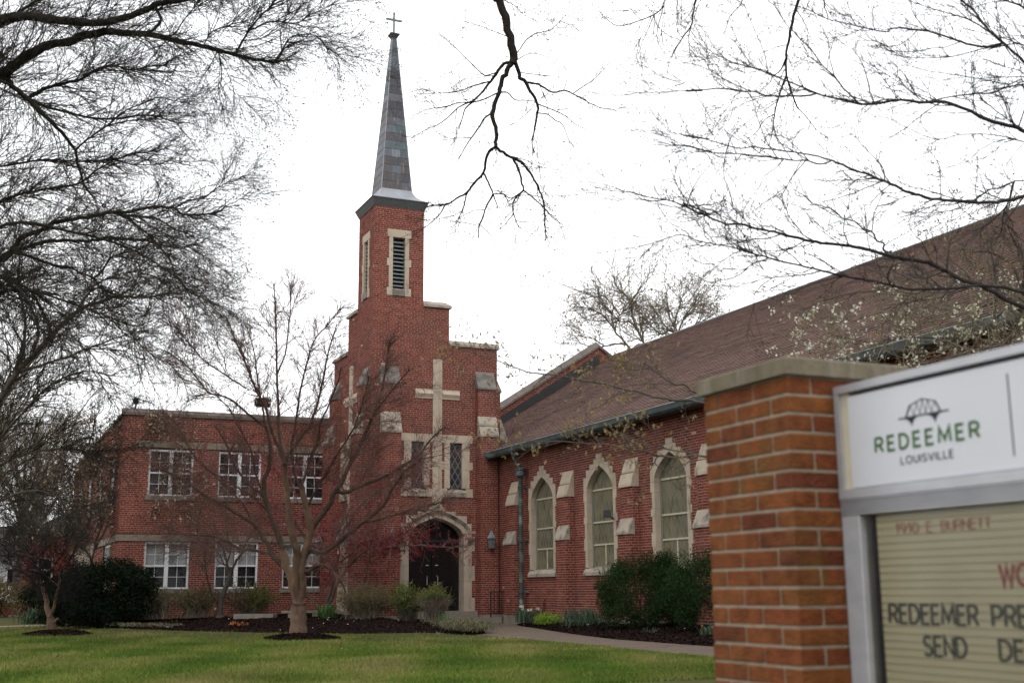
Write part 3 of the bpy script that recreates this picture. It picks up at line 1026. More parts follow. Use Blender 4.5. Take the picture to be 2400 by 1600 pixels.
m = MB()
m.hexa(sq(.885, 13.55), sq(.90, 13.6))
m.hexa(sq(.905, 13.6), sq(.985, 13.80))
m.hexa(sq(1.0, 13.8), sq(1.0, 13.83))
spire = obj('spire', m, CORNICE, church)
m = MB()
hs = [(.995, 13.832), (.8, 13.93), (.66, 14.06), (.575, 14.2), (.545, 14.3)]
for (h0, z0), (h1, z1) in zip(hs, hs[1:]):
    m.hexa(sq(h0, z0), sq(h1, z1))
obj('spire_skirt', m, LEADSKIRT, spire)
NR = 15
zr = np.concatenate([np.linspace(14.3, 18.75, NR + 1), [19.99]])
hz = lambda z: .535 + (.075 - .535) * (z - 14.3) / (19.99 - 14.3)
m = MB()
m.hexa(sq(hz(14.3) - .012, 14.3), sq(.06, 19.99))
obj('spire_core', m, CORNICE, spire)
for i in range(NR + 1):
    z0, z1 = zr[i], zr[i + 1]
    h0, h1 = hz(z0), hz(z1)
    for f in range(4):
        ca, sa = [(1, 0), (0, 1), (-1, 0), (0, -1)][f]
        cols = 3 if i < 5 else (2 if i < 11 else 1)
        tt = [.38, .3, .42, .36, .8, .82, .34, .6, .42, .25, .1, .62, .05, .12, .02, .7][i] + rng.normal(0, .05)
        for c in range(cols):
            a0, a1 = -1 + 2 * c / cols, -1 + 2 * (c + 1) / cols
            lift = .006 + rng.uniform(0, .004)
            q = []
            for (a, h, z, l_) in ((a0, h0, z0, lift + .006), (a1, h0, z0, lift + .006), (a1, h1, z1 - .004, lift), (a0, h1, z1 - .004, lift)):
                x, y = a * h * .995, -(h + l_ - .006)
                q.append((SX + x * ca - y * sa, SY + x * sa + y * ca, z))
            cen = np.array([SX, SY, 0])
            inn = [tuple((np.array(v) - cen) * (.96, .96, 1) + cen) for v in q]
            mb = MB()
            mb.hexa(inn, q, np.clip(tt + rng.normal(0, .09), 0, 1))
            obj('copper_panel', mb, COPPER, spire)
m = MB()
for f in range(4):
    s1, s2 = [(-1, -1), (1, -1), (1, 1), (-1, 1)][f]
    m.tube([(SX + s1 * hz(14.3), SY + s2 * hz(14.3), 14.3), (SX + s1 * hz(19.95), SY + s2 * hz(19.95), 19.95)], .014, 5)
obj('hip_roll', m, LEADSKIRT, spire)
m = MB()
for h0, z0, h1, z1 in ((.085, 19.97, .085, 20.03), (.1, 20.03, .155, 20.12), (.17, 20.12, .17, 20.16), (.13, 20.16, .08, 20.21)):
    m.hexa(sq(h0, z0), sq(h1, z1))
obj('finial_block', m, CORNICE, spire)
m = MB()
m.box((SX - .028, SY - .028, 20.2), (SX + .028, SY + .028, 21.0))
m.box((SX - .29, SY - .0285, 20.685), (SX - .0285, SY + .0285, 20.745))
m.box((SX + .0285, SY - .0285, 20.685), (SX + .29, SY + .0285, 20.745))
obj('spire_cross', m, VERDI, spire)

# step, railing
m = MB()
m.prism([(12.7, 35.92, -.03), (15.62, 35.92, -.03), (15.72, 36.0, -.03), (15.72, 36.83, -.03), (12.7, 36.83, -.03)],
        [(12.7, 35.92, .2), (15.62, 35.92, .2), (15.72, 36.0, .2), (15.72, 36.83, .2), (12.7, 36.83, .2)])
obj('door_step', m, CONCRETE, church)
rail = thing('stair_railing', 'short black metal railing standing on the church door step', 'railing', (15.3, 36.05, .2))
m = MB()
m.tube([(15.28, 36.02, .2), (15.28, 36.02, 1.0)], .024, 6)
obj('post', m, DARKMETAL, rail)
m = MB()
m.tube([(15.26, 36.02, .99), (15.72, 36.02, .99)], .02, 6)
obj('handrail', m, DARKMETAL, rail)
m = MB()
m.tube([(15.28, 36.02, .33), (15.7, 36.02, .33)], .014, 6)
obj('bottom_rail', m, DARKMETAL, rail)
for k in range(3):
    m = MB()
    m.tube([(15.4 + k * .13, 36.02, .33), (15.4 + k * .13, 36.02, .99)], .01, 5)
    obj('baluster', m, DARKMETAL, rail)

# ------------------------------------------------------------------ nave
NWIN = [3.642 + 3.70 * k for k in range(6)]
NBUT = [1.747 + 3.70 * k for k in range(7)]


def wnave(z):
    if z <= 3.74:
        return .76
    t = (z - 3.74) / (4.385 - 3.74)
    return max(0.0, .76 * (1 - min(t, 1) ** 1.75))


def wglass(z):
    if z <= 3.74:
        return .70
    t = (z - 3.74) / (4.33 - 3.74)
    return max(0.0, .70 * (1 - min(t, 1) ** 1.75))


nave_holes = []
for iw, uc in enumerate(NWIN):
    fr = NAVE
    mb = MB()
    zz = np.concatenate([[1.62], np.linspace(3.74, 4.37, 9)])
    for z0, z1 in zip(zz, zz[1:]):
        for s in (-1, 1):
            a = [(uc + s * (wnave(z0) + .03), z0), (uc + s * (wnave(z1) + .03), z1), (uc + s * max(wnave(z1) - .07, 0), z1), (uc + s * max(wnave(z0) - .07, 0), z0)]
            fr.uz(mb, a, -.19, -.14)
    fr.box(mb, uc - .76, uc + .76, 1.6, 1.66, -.19, -.14)
    w = obj('arched_window', mb, CAME, church)
    rows = [(1.62, 2.08, .9), (2.08, 2.42, .96), (2.42, 2.82, .9), (2.82, 3.02, .96), (3.02, 3.43, .9), (3.43, 3.69, .96), (3.69, 4.105, .94)]
    rows += [(4.105, 4.31, .77), (4.31, 4.45, .55)]
    for z0, z1, ho in rows:
        arch_blocks(fr, uc, z0, z1, ho, wnave, w, n0=-.2, n1=.02)
    stone(fr, uc - .31, uc + .31, 4.45, 4.575, w)
    stone(fr, uc - .17, uc + .17, 4.575, 4.72, w)
    mb = MB()
    fr.nz(mb, [(-.2, 1.41), (.075, 1.41), (.075, 1.5), (.0, 1.6), (-.2, 1.64)], uc - .95, uc + .95)
    obj('sill', mb, STONE_CAP, w)
    # panes between the bars, each leaded in diamonds
    came = MB()
    segs = [(1.66, 2.22), (2.255, 2.83), (2.865, 3.72), (3.755, 4.33)]
    for k, (z0, z1) in enumerate(segs):
        if k == 0:
            clips = [[(uc - .70, z0), (uc - .02, z0), (uc - .02, z1), (uc - .70, z1)], [(uc + .02, z0), (uc + .70, z0), (uc + .70, z1), (uc + .02, z1)]]
        elif k < 3:
            clips = [[(uc - .7, z0), (uc + .7, z0), (uc + .7, z1), (uc - .7, z1)]]
        else:
            za = np.linspace(z0, z1, 8)
            clips = [[(uc - wglass(z0), z0), (uc + wglass(z0), z0)] + [(uc + wglass(z), z) for z in za[1:]] + [(uc - wglass(z), z) for z in za[1:-1][::-1]]]
        for cl in clips:
            g = MB()
            diamonds(fr, g, came, cl, -.165, .19, .36, uc, 1.7, wid=.006)
            obj('pane', g, STAIN_GLASS, w)
    obj('lead_lattice', came, CAME, w, kind='stuff')
    for z in (2.2375, 2.8475, 3.7375):
        obj('glazing_bar', fr.box(MB(), uc - .7, uc + .7, z - .022, z + .022, -.162, -.14), CAME_LIGHT, w)
    obj('glazing_bar', fr.box(MB(), uc - .022, uc + .022, 1.66, 2.21, -.162, -.141), CAME_LIGHT, w)
    nave_holes += [(z0, z1, uc - ho, uc + ho) for z0, z1, ho in rows] + [(4.45, 4.575, uc - .31, uc + .31), (4.575, 4.72, uc - .17, uc + .17), (1.41, 1.62, uc - .95, uc + .95)]
NLEN = 28.8
vis = lambda u, z: z > 2.75 and u < 12.0 and u > 1.5
bw.wall(NAVE, .27, 5.33, [(0.0, NLEN)], nave_holes, pick=vis)
for uc in NBUT:
    u0, u1 = uc - .315, uc + .315
    buttress(NAVE, u0, u1, .30, .19, 2.45, 3.66, z0=.27, pick=vis)
    mb = MB()
    NAVE.nz(mb, [(-.02, 4.39), (.012, 4.39), (.125, 4.07), (.125, 4.02), (.1, 4.0), (.16, 3.98), (.235, 3.71), (.235, 3.64), (-.02, 3.64)], u0 - .022, u1 + .022)
    obj('buttress_cap', mb, STONE, church)
    mb = MB()
    NAVE.nz(mb, [(.16, 2.83), (.2, 2.83), (.345, 2.48), (.345, 2.42), (.16, 2.42)], u0 - .022, u1 + .022)
    obj('buttress_cap', mb, STONE_CAP, church)
    mb = MB()
    NAVE.box(mb, u0 - .02, u1 + .02, -.02, .275, .03, .325)
    obj('plinth_block', mb, CONCRETE, church)
m = MB()
NAVE.box(m, 0, NLEN, -.02, .27, -.2, .025)
obj('plinth', m, CONCRETE, church)
m = MB()
m.box((15.99, 8.05, -.02), (16.01, 42.0, 5.3))
m.box((16.0, 8.05, -.02), (30.6, 8.08, 5.3))
m.box((30.6, 8.05, -.02), (30.63, 42.4, 5.3))
obj('nave_rear', m, REARWALL, church)
walls = bw.build(church)

# roof
RX0, RZ0, RX1, RZ1, RY0, RY1 = 15.40, 5.40, 23.30, 10.26, 8.0, 42.1
sl = np.array([RX1 - RX0, 0, RZ1 - RZ0])
SLEN = np.linalg.norm(sl)
sl /= SLEN
sn = np.array([-sl[2], 0, sl[0]])
m = MB()
m.add([(RX0, RY0, RZ0), (RX1, RY0, RZ1), (RX1, RY1, RZ1), (RX0, RY1, RZ0)], [(0, 1, 2, 3)])
m.add([(RX1, RY0, RZ1), (2 * RX1 - RX0, RY0, RZ0), (2 * RX1 - RX0, RY1, RZ0), (RX1, RY1, RZ1)], [(0, 1, 2, 3)])
m.add([(RX0 + .02, RY0, RZ0 - .06), (RX0 + .02, RY1, RZ0 - .06), (15.8, RY1, RZ0 - .06), (15.8, RY0, RZ0 - .06)], [(0, 1, 2, 3)])
roof = obj('roof', m, SHINGLE, church)
m = MB()
m.box((RX0 + .0, RY0, RZ0 - .19), (RX0 + .03, 36.42, RZ0 - .012))
obj('fascia', m, CORNICE, roof)
EXP = .145
tabs = []
nrow = int(SLEN / EXP)
for i in range(nrow):
    y = RY0 - random.uniform(0, .3)
    while y < RY1:
        L = .32 + random.uniform(-.03, .03)
        tabs.append((i, max(y, RY0), min(y + L - .006, RY1 - .01)))
        y += L
tabs = np.array([t for t in tabs if t[2] - t[1] > .05])
base = np.array([RX0, 0, RZ0])
cc = base + (tabs[:, :1] + .5) * EXP * sl
cc[:, 1] = (tabs[:, 1] + tabs[:, 2]) / 2
dep = (cc - CAM) @ np.array(F_)
pxl = 1200 + 2835.66 * ((cc - CAM) @ np.array(R_)) / dep
pyl = 800 - 2835.66 * ((cc - CAM) @ np.array(U_)) / dep
seen = (pxl < 2400) & (pyl > 0) & (pxl > 0) & (pyl < 1180 - .17 * pxl) & ((tabs[:, 2] - tabs[:, 1]) > .25)
order = np.argsort(np.where(seen, dep, 1e9))[:300]
selected = np.zeros(len(tabs), bool)
selected[order] = True


def tab_verts(i, y0, y1, l0=.03, l1=.008):
    a = base + i[:, None] * EXP * sl
    b = base + (i + 1.12)[:, None] * EXP * sl
    y = np.array([0, 1.0, 0])
    A0, A1 = a + y0[:, None] * y, a + y1[:, None] * y
    B0, B1 = b + y0[:, None] * y, b + y1[:, None] * y
    return np.stack([A0 + sn * l0, A1 + sn * l0, B1 + sn * l1, B0 + sn * l1, A0, A1, B1 - sn * .002, B0 - sn * .002], 1)


r_ = tabs[~selected]
V = tab_verts(r_[:, 0], r_[:, 1], r_[:, 2])
V[:, :4] += sn * rng.uniform(-.003, .003, len(r_))[:, None, None]
n = len(r_)
F = ((np.arange(n) * 8)[:, None, None] + np.array([(0, 1, 2, 3), (0, 4, 5, 1), (1, 5, 6, 2), (3, 7, 4, 0)])[None]).reshape(-1, 4)
m = MB()
rowt = rng.uniform(.2, .8, nrow + 1)
m.add(V.reshape(-1, 3), F, np.repeat(np.clip(rowt[r_[:, 0].astype(int)] * .6 + .4 * rng.uniform(0, 1, n), 0, 1), 4))
obj('shingle_courses', m, SHINGLE, roof, kind='stuff')
var = []
for k in range(8):
    V = tab_verts(np.array([0.0]), np.array([-.155]), np.array([.155]))[0] - base - .5 * EXP * sl
    m = MB()
    m.add(V, [(0, 1, 2, 3), (0, 4, 5, 1), (1, 5, 6, 2), (3, 7, 4, 0)], rng.uniform(0, 1))
    var.append(m.mesh('shingle', SHINGLE))
for i in order:
    c = cc[i] + sn * rng.uniform(-.002, .002)
    shared('shingle', var[rng.integers(8)], roof, Matrix.Translation(Vector(c)))
m = MB()
m.prism([(RX1 - .12, RY0, RZ1 - .05), (RX1 - .12, RY0, RZ1 - .03), (RX1, RY0, RZ1 + .045), (RX1 + .12, RY0, RZ1 - .03), (RX1 + .12, RY0, RZ1 - .05)],
        [(RX1 - .12, RY1, RZ1 - .05), (RX1 - .12, RY1, RZ1 - .03), (RX1, RY1, RZ1 + .045), (RX1 + .12, RY1, RZ1 - .03), (RX1 + .12, RY1, RZ1 - .05)])
obj('ridge_cap', m, CORNICE, roof)
# gutter: open half round with a rolled rim, in lengths
gp = [(.0, .0), (.0, -.11), (-.03, -.15), (-.09, -.155), (-.125, -.11), (-.13, .0), (-.145, .012), (-.15, -.005), (-.14, -.12), (-.1, -.175), (-.02, -.17), (.015, -.12), (.015, .0)]
yy = [36.42] + list(np.arange(33.4, 8, -3.05)) + [8.0]
for y1, y0 in zip(yy, yy[1:]):
    m = MB()
    m.prism([(RX0 - .01 + x, y0 + .004, RZ0 + .005 + z) for x, z in gp], [(RX0 - .01 + x, y1, RZ0 + .005 + z) for x, z in gp])
    m.box((RX0 - .162, y0, RZ0 - .18), (RX0 + .008, y0 + .05, RZ0 + .008))
    gt = obj('gutter', m, PATINA, roof)
    m = MB()
    m.tube([(RX0 - .158, y0 + .004, RZ0 + .016), (RX0 - .158, y1, RZ0 + .016)], .017, 6)
    obj('rolled_rim', m, PALEPATINA, gt)
# downspout
m = MB()
m.tube([(15.3, 34.33, 5.25), (15.38, 34.33, 5.02), (15.52, 34.33, 4.86), (15.56, 34.33, 4.74)], .055, 8)
m.tube([(15.58, 34.33, 4.5), (15.58, 34.33, .25), (15.54, 34.33, .12)], .065, 10)
dsp = obj('downspout', m, PATINA, church)
m = MB()
m.lathe((15.58, 34.33, 0), [(.07, 4.42), (.12, 4.5), (.135, 4.52), (.135, 4.66), (.16, 4.68), (.16, 4.74), (.0, 4.74)], 12)
obj('conduit_head', m, PATINA, dsp)
for z in (4.15, 2.52, .98):
    m = MB()
    m.lathe((15.58, 34.33, 0), [(.066, z - .05), (.088, z - .04), (.088, z + .04), (.066, z + .05)], 12)
    m.box((15.58, 34.25, z - .03), (15.79, 34.41, z + .03))
    obj('bracket', m, PATINA, dsp)

# gable parapet at the far end of the nave: flashing, brick, coping stones
GX, GZ, GL, GR = 22.59, 10.80, .639, .66
gtop = lambda x: GZ - (GL * (GX - x) if x < GX else GR * (x - GX))
roofz = lambda x: RZ0 + (RX1 - RX0 - abs(x - RX1)) * (RZ1 - RZ0) / (RX1 - RX0)
GEND = 31.2


def gstrip(name, xs, lo, hi, y0, y1, material):
    mb = MB()
    for xa, xb in zip(xs, xs[1:]):
        mb.hexa([(xa, y0, lo(xa)), (xb, y0, lo(xb)), (xb, y1, lo(xb)), (xa, y1, lo(xa))], [(xa, y0, hi(xa)), (xb, y0, hi(xb)), (xb, y1, hi(xb)), (xa, y1, hi(xa))])
    obj(name, mb, material, roof)


gstrip('flashing', [RX0, GX], lambda x: roofz(x) - .06, lambda x: gtop(x) - .53, 42.04, 42.09, DARKMETAL)
gstrip('gable_wall', [RX0, GX, RX1, GEND], lambda x: 0.0, lambda x: gtop(x) - .285, 42.105, 42.5, REARWALL)
bg2 = Brickwork()
GF = Fr((RX0, 42.1, 0), (1, 0, 0), (0, -1, 0))


def gspan(z):
    out = []
    a = max(0, GX - (GZ - z - .29) / GL - RX0) if z < GZ - .29 else None
    if a is not None:
        b = GX - max(0, (GZ - z - .56)) / GL - RX0
        out.append((GX - (GZ - z - .29) / GL - RX0 if GX - (GZ - z - .29) / GL > RX0 else 0, b))
        c, d = GX + max(0, GZ - z - .56) / GR - RX0, GX + (GZ - z - .29) / GR - RX0
        out.append((c + .001, min(d, 9.2)))
    return [q for q in out if q[1] > q[0]]


bg2.wall(GF, 5.75, 10.55, gspan)
bg2.build(roof)
npc = 10
for x0, x1 in ((RX0, GX), (GX, GEND)):
    for k in range(npc):
        xa, xb = x0 + (x1 - x0) * k / npc, x0 + (x1 - x0) * (k + 1) / npc - .012
        prof = ((42.0, -.285), (42.0, -.2), (42.3, 0), (42.6, -.2), (42.6, -.285))
        m = MB()
        m.prism([(xa, y, gtop(xa) + h) for y, h in prof], [(xb, y, gtop(xb) + h) for y, h in prof])
        obj('coping_stone', m, GABLECAP, roof)

# ------------------------------------------------------------------ two storey wing
AX0, AY0 = 4.44, 41.1
WINGSTONE_DIM = mat('wing_limestone_dimmed', (.25, .2, .15), (.19, .155, .12), scale=2.5, rough=.9, stain=(1.6, .52, .72, (.13, .115, .095), (1.5, 1.5, 1)))  # darker limestone copy, vignette at the frame's left put into its colour
WINGCAP = mat('wing_coping', (.15, .125, .105), (.11, .095, .082), scale=2.5, rough=.9, stain=(2.5, .5, .7, (.09, .082, .07), (1, 1, 1)))
wing = thing('school_wing', 'two storey flat roofed red brick wing with white windows left of the tower', 'building', (8.0, 41.1, 0))
AF = Fr((AX0, AY0, 0), (1, 0, 0), (0, -1, 0))
AL = Fr((AX0, AY0, 0), (0, 1, 0), (-1, 0, 0))
ab = Brickwork()


def double_window(fr, u0, u1, z0, z1, blinds, parent, lintel=True):
    fd = -.1
    mb = MB()
    um = (u0 + u1) / 2
    fr.box(mb, u0, u0 + .055, z0, z1, fd - .06, fd + .05)
    fr.box(mb, u1 - .055, u1, z0, z1, fd - .06, fd + .05)
    fr.box(mb, u0 + .055, u1 - .055, z1 - .06, z1, fd - .06, fd + .049)
    fr.box(mb, u0 + .055, u1 - .055, z0, z0 + .05, fd - .06, fd + .049)
    w = obj('window', mb, WHITEPAINT, parent)
    obj('mullion', fr.box(MB(), um - .06, um + .06, z0 + .05, z1 - .06, fd - .06, fd + .055), WHITEPAINT, w)
    obj('sill', fr.box(MB(), u0 - .08, u1 + .08, z0 - .145, z0 - .003, -.12, .05), STONE_DARK, w)
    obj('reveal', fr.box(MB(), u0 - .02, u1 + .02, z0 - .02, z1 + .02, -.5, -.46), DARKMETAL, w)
    zm = (z0 + z1) / 2 - .01
    for a, b in ((u0 + .055, um - .06), (um + .06, u1 - .055)):
        obj('sash_rail', fr.box(MB(), a, b, zm - .025, zm + .025, fd - .03, fd + .02), WHITEPAINT, w)
        for lo, hi, d in ((z0 + .05, zm - .025, -.02), (zm + .025, z1 - .06, 0)):
            obj('pane', fr.box(MB(), a, b, lo, hi, fd - .03 + d, fd - .025 + d), GLASSPANE, w)
            zc, uc_ = (lo + hi) / 2, (a + b) / 2
            obj('muntin', fr.box(MB(), a, b, zc - .007, zc + .007, fd - .024 + d, fd - .008 + d), WHITEPAINT, w)
            obj('muntin', fr.box(MB(), uc_ - .007, uc_ + .007, lo, hi, fd - .0245 + d, fd - .0085 + d), WHITEPAINT, w)
        if blinds:
            drop = zm - .05 + random.uniform(-.03, .05)
            bl = fr.box(MB(), a + .01, b - .01, drop, z1 - .06, fd - .12, fd - .115)
            obj('blind', bl, BLIND, w)
    return [(z0 - .145, z0, u0 - .08, u1 + .08), (z0, z1, u0, u1)]


GLASSPANE = mat('window_pane', (.02, .022, .025), (.03, .032, .034), scale=2, rough=.04, spec=.6)
_t = GLASSPANE.node_tree
_tr = _t.nodes.new('ShaderNodeBsdfTransparent')
_ms = _t.nodes.new('ShaderNodeMixShader')
_ms.inputs[0].default_value = .16
_t.links.new(_tr.outputs[0], _ms.inputs[1])
_t.links.new(_t.nodes['Principled BSDF'].outputs[0], _ms.inputs[2])
_t.links.new(_ms.outputs[0], _t.nodes['Material Output'].inputs['Surface'])

holes = []
WX = [(5.28, 6.71), (7.54, 8.97), (9.80, 11.21)]
for k, (a, b) in enumerate(WX):
    holes += double_window(AF, a - AX0, b - AX0, 1.15, 2.65, True, wing)
    holes += double_window(AF, a - AX0, b - AX0, 4.15, 5.66, False, wing)
    u0, u1 = a - AX0 - .42, min(b - AX0 + .3, 7.0)
    um = (u0 + u1) / 2
    stone(AF, u0, um, 5.72, 5.94, wing, material=WINGSTONE_DIM, n0=-.1)
    stone(AF, um, u1, 5.72, 5.94, wing, material=WINGSTONE_DIM, n0=-.1)
    holes.append((5.72, 5.94, u0, u1))
ub = np.linspace(0.0, 7.07, 9)
for a, b in zip(ub, ub[1:]):
    stone(AF, a if a > .01 else -.02, b, 2.67, 2.885, wing, material=WINGSTONE_DIM, n0=-.1, n1=.03)
holes.append((2.67, 2.885, 0, 7.07))
ab.wall(AF, 0.0, 6.76, [(0.0, 7.07)], holes, pick=lambda u, z: 1.0 < z < 2.66 or (4.0 < z < 5.7))
holes = []
for k in range(4):
    y = 2.2 + k * 4.3
    holes += double_window(AL, y, y + 1.45, 4.15, 5.66, False, wing)
    if k in (0, 3):
        holes += double_window(AL, y, y + 2.2, 1.15, 2.65, False, wing)
ub = np.linspace(0.0, 19.5, 15)
for a, b in zip(ub, ub[1:]):
    stone(AL, a if a > .01 else .0, b, 2.67, 2.885, wing, material=WINGSTONE_DIM, n0=-.1, n1=.03)
holes.append((2.67, 2.885, 0, 19.5))
# stone entrance on the side
for k in range(5):
    u = 8.2 + k * 1.5
    obj('pilaster', AL.box(MB(), u, u + .38, 0, 2.66, -.1, .12), STONE, wing)
    if k < 4:
        obj('entrance_pane', AL.box(MB(), u + .38, u + 1.5, .2, 2.66, -.3, -.28), DARKGLASS, wing)
holes.append((0, 2.67, 8.2, 14.6))
ab.wall(AL, 0.0, 6.76, [(0.0, 19.5)], holes)
ab.build(wing)
m = MB()
m.box((AX0 + .5, AY0 + .5, 0), (11.5, 60.6, 6.7))
obj('inner_core', m, REARWALL, wing)
for a, b in zip(np.linspace(AX0 - .07, 11.5, 8), np.linspace(AX0 - .07, 11.5, 8)[1:]):
    m = MB()
    AF.nz(m, [(-.35, 6.76), (.07, 6.76), (.07, 6.86), (.04, 6.88), (-.05, 6.985), (-.35, 7.0)], a - AX0, b - AX0 - .006)
    obj('coping_stone', m, WINGCAP, wing)
for a, b in zip(np.linspace(.07, 19.5, 14), np.linspace(.07, 19.5, 14)[1:]):
    m = MB()
    AL.nz(m, [(-.35, 6.76), (.07, 6.76), (.07, 6.86), (.04, 6.88), (-.05, 6.98), (-.35, 6.995)], a, b - .006)
    obj('coping_stone', m, WINGCAP, wing)


def floodlight(name, label, c, aim, post):
    t = thing(name, label, 'lamp', c)
    c = np.array(c, float)
    a = np.array(aim, float)
    a /= np.linalg.norm(a)
    e1 = np.cross(a, Z3)
    e1 /= np.linalg.norm(e1)
    e2 = np.cross(e1, a)
    q = lambda s, d: [c + a * d + e1 * x * s + e2 * y * s for x, y in ((-1, -1), (1, -1), (1, 1), (-1, 1))]
    m = MB()
    m.hexa(q(.05, -.08), q(.1, .05))
    obj('housing', m, DARKMETAL, t)
    m = MB()
    m.hexa(q(.09, .052), q(.09, .06))
    obj('lens', m, DARKMETAL, t)
    m = MB()
    m.tube([c - a * .08, np.array(post, float)], .02, 6)
    obj('bracket', m, DARKMETAL, t)


floodlight('floodlight', 'black floodlight on the roof corner of the two storey wing', (4.75, 41.0, 7.22), (-.5, -.7, -.4), (4.75, 41.15, 6.95))
floodlight('floodlight', 'black floodlight fixed beside the middle arched window', (15.58, 28.74, 3.0), (-.45, -.75, .05), (15.79, 28.7, 2.86))
for y, z1, lab in ((33.05, .72, 'thin rust coloured standpipe between downspout and second buttress'), (29.05, .6, 'thin rust coloured pipe on the wall beside the dark yew')):
    t = thing('standpipe', lab, 'pipe', (15.74, y, .1))
    m = MB()
    m.tube([(15.72, y, .1), (15.72, y, z1), (15.77, y, z1 + .04)], .022, 6)
    obj('pipe', m, mat('rust_pipe', (.09, .03, .022), (.12, .04, .03)), t)
    m = MB()
    m.lathe((15.72, y, 0), [(.022, z1 - .12), (.034, z1 - .11), (.034, z1 - .06), (.022, z1 - .05)], 8)
    obj('coupling', m, DARKMETAL, t)

# ------------------------------------------------------------------ far left: houses, low wall
t = thing('brick_house', 'small brick house with one white window far beyond the wing', 'house', (5.5, 82, 0))
HF = Fr((3.5, 82, 0), (1, 0, 0), (0, -1, 0))
obj('wall', HF.box(MB(), 0, 9, 0, 4.6, -8, 0), REARWALL, t)
m = MB()
m.prism([(3.1, 81.6, 4.6), (12.9, 81.6, 4.6), (8, 81.6, 7.4)], [(3.1, 90.4, 4.6), (12.9, 90.4, 4.6), (8, 90.4, 7.4)])
obj('roof', m, FARROOF, t)
for u in (.6, 5.4):
    w = obj('window', HF.box(MB(), u, u + .95, 1.7, 3.2, 0, .05), WHITEPAINT, t)
    obj('pane', HF.box(MB(), u + .1, u + .85, 1.8, 2.42, .05, .06), DARKGLASS, w)
    obj('pane', HF.box(MB(), u + .1, u + .85, 2.5, 3.1, .05, .06), DARKGLASS, w)
t = thing('pale_house', 'pale sided house with dark roof glimpsed at the far left edge', 'house', (-1, 104, 0))
HF2 = Fr((-6, 104, 0), (1, 0, 0), (0, -1, 0))
obj('wall', HF2.box(MB(), 0, 10.5, 0, 4.0, -8, 0), FARHOUSE, t)
m = MB()
m.prism([(-6.5, 103.5, 4.0), (-6.5, 112.5, 4.0), (-6.5, 108, 6.4)], [(5, 103.5, 4.0), (5, 112.5, 4.0), (5, 108, 6.4)])
obj('roof', m, FARROOF, t)
for u in (3.5, 6.5, 9.0):
    w = obj('window', HF2.box(MB(), u, u + .9, 1.5, 3.0, 0, .05), WHITEPAINT, t)
    obj('pane', HF2.box(MB(), u + .1, u + .8, 1.6, 2.9, .05, .06), DARKGLASS, w)
t = thing('low_wall', 'low dark wall with pale cap across the far left lawn', 'wall', (0, 66, 0))
m = MB()
m.box((-14, 66, 0), (3.15, 66.3, .6))
obj('wall', m, REARWALL, t)
for k in range(10):
    m = MB()
    m.box((-14.05 + k * 1.725, 65.95, .602), (-14.05 + k * 1.725 + 1.715, 66.35, .69))
    obj('cap_stone', m, FARHOUSE, t)

# ------------------------------------------------------------------ brick pier and sign in the foreground
PX, PY, PW = 2.641, 3.503, .541
pier = thing('brick_pier', 'orange red brick pier with concrete cap holding the church sign', 'pier', (PX + PW / 2, PY + PW / 2, 0))
m = MB()
m.box((PX + .0045, PY + .0045, 0), (PX + PW - .0045, PY + PW - .0045, 1.796))
obj('mortar_core', m, PIERMORTAR, pier)
LB, HB, DB = .2105, .1, .1
pv = {}
c0 = np.array([PX, PY])
for k in range(27):
    zt = 1.790 - k * CRS
    zb = zt - (CRS - .0102)
    if zb < 0:
        break
    rects = []
    if k % 2 == 0:
        rects = [(0, .0, DB, LB), (0, .2205, DB, .431), (.11, 0, .3205, DB), (.3305, 0, PW, DB),
                 (PW - DB, .11, PW, .3205), (PW - DB, .3305, PW, PW), (0, PW - DB, LB, PW), (.2205, PW - DB, .431, PW)]
    else:
        rects = [(0, .11, DB, .3205), (0, .3305, DB, PW), (0, 0, LB, DB), (.2205, 0, .431, DB),
                 (PW - DB, 0, PW, LB), (PW - DB, .2205, PW, .431), (.11, PW - DB, .3205, PW), (.3305, PW - DB, PW, PW)]
    for (x0, y0, x1, y1) in rects:
        key = (round(x1 - x0, 3), round(y1 - y0, 3), int(rng.integers(6)))
        if key not in pv:
            hx, hy, hz_ = (x1 - x0) / 2 - .0007, (y1 - y0) / 2 - .0007, (CRS - .0102) / 2
            c = .0035
            mb = MB()
            A = [(-hx + c, -hy + c, -hz_), (hx - c, -hy + c, -hz_), (hx - c, hy - c, -hz_), (-hx + c, hy - c, -hz_)]
            B = [(-hx, -hy, -hz_ + c), (hx, -hy, -hz_ + c), (hx, hy, -hz_ + c), (-hx, hy, -hz_ + c)]
            C = [(x, y, -z) for x, y, z in B]
            D = [(x, y, -z) for x, y, z in A]
            V = A + B + C + D
            F = [(0, 3, 2, 1), (12, 13, 14, 15)]
            for r in range(3):
                F += [(r * 4 + i, r * 4 + (i + 1) % 4, r * 4 + 4 + (i + 1) % 4, r * 4 + 4 + i) for i in range(4)]
            V = np.array(V) + rng.normal(0, .0006, (16, 3))
            mb.add(V, F, rng.uniform(0, 1))
            pv[key] = mb.mesh('brick', PIERBRICK)
        cx_, cy_ = PX + (x0 + x1) / 2, PY + (y0 + y1) / 2
        M4 = Matrix.Translation((cx_ + rng.normal(0, .0005), cy_ + rng.normal(0, .0005), (zt + zb) / 2)) @ Matrix.Rotation(rng.normal(0, .0025), 4, 'Z')
        shared('brick', pv[key], pier, M4)
m = MB()
o = .02
a, b, c, d = PX - o, PX + PW + o, PY - o, PY + PW + o
m.hexa([(a, c, 1.797), (b, c, 1.797), (b, d, 1.797), (a, d, 1.797)], [(a, c, 1.855), (b, c, 1.855), (b, d, 1.855), (a, d, 1.855)])
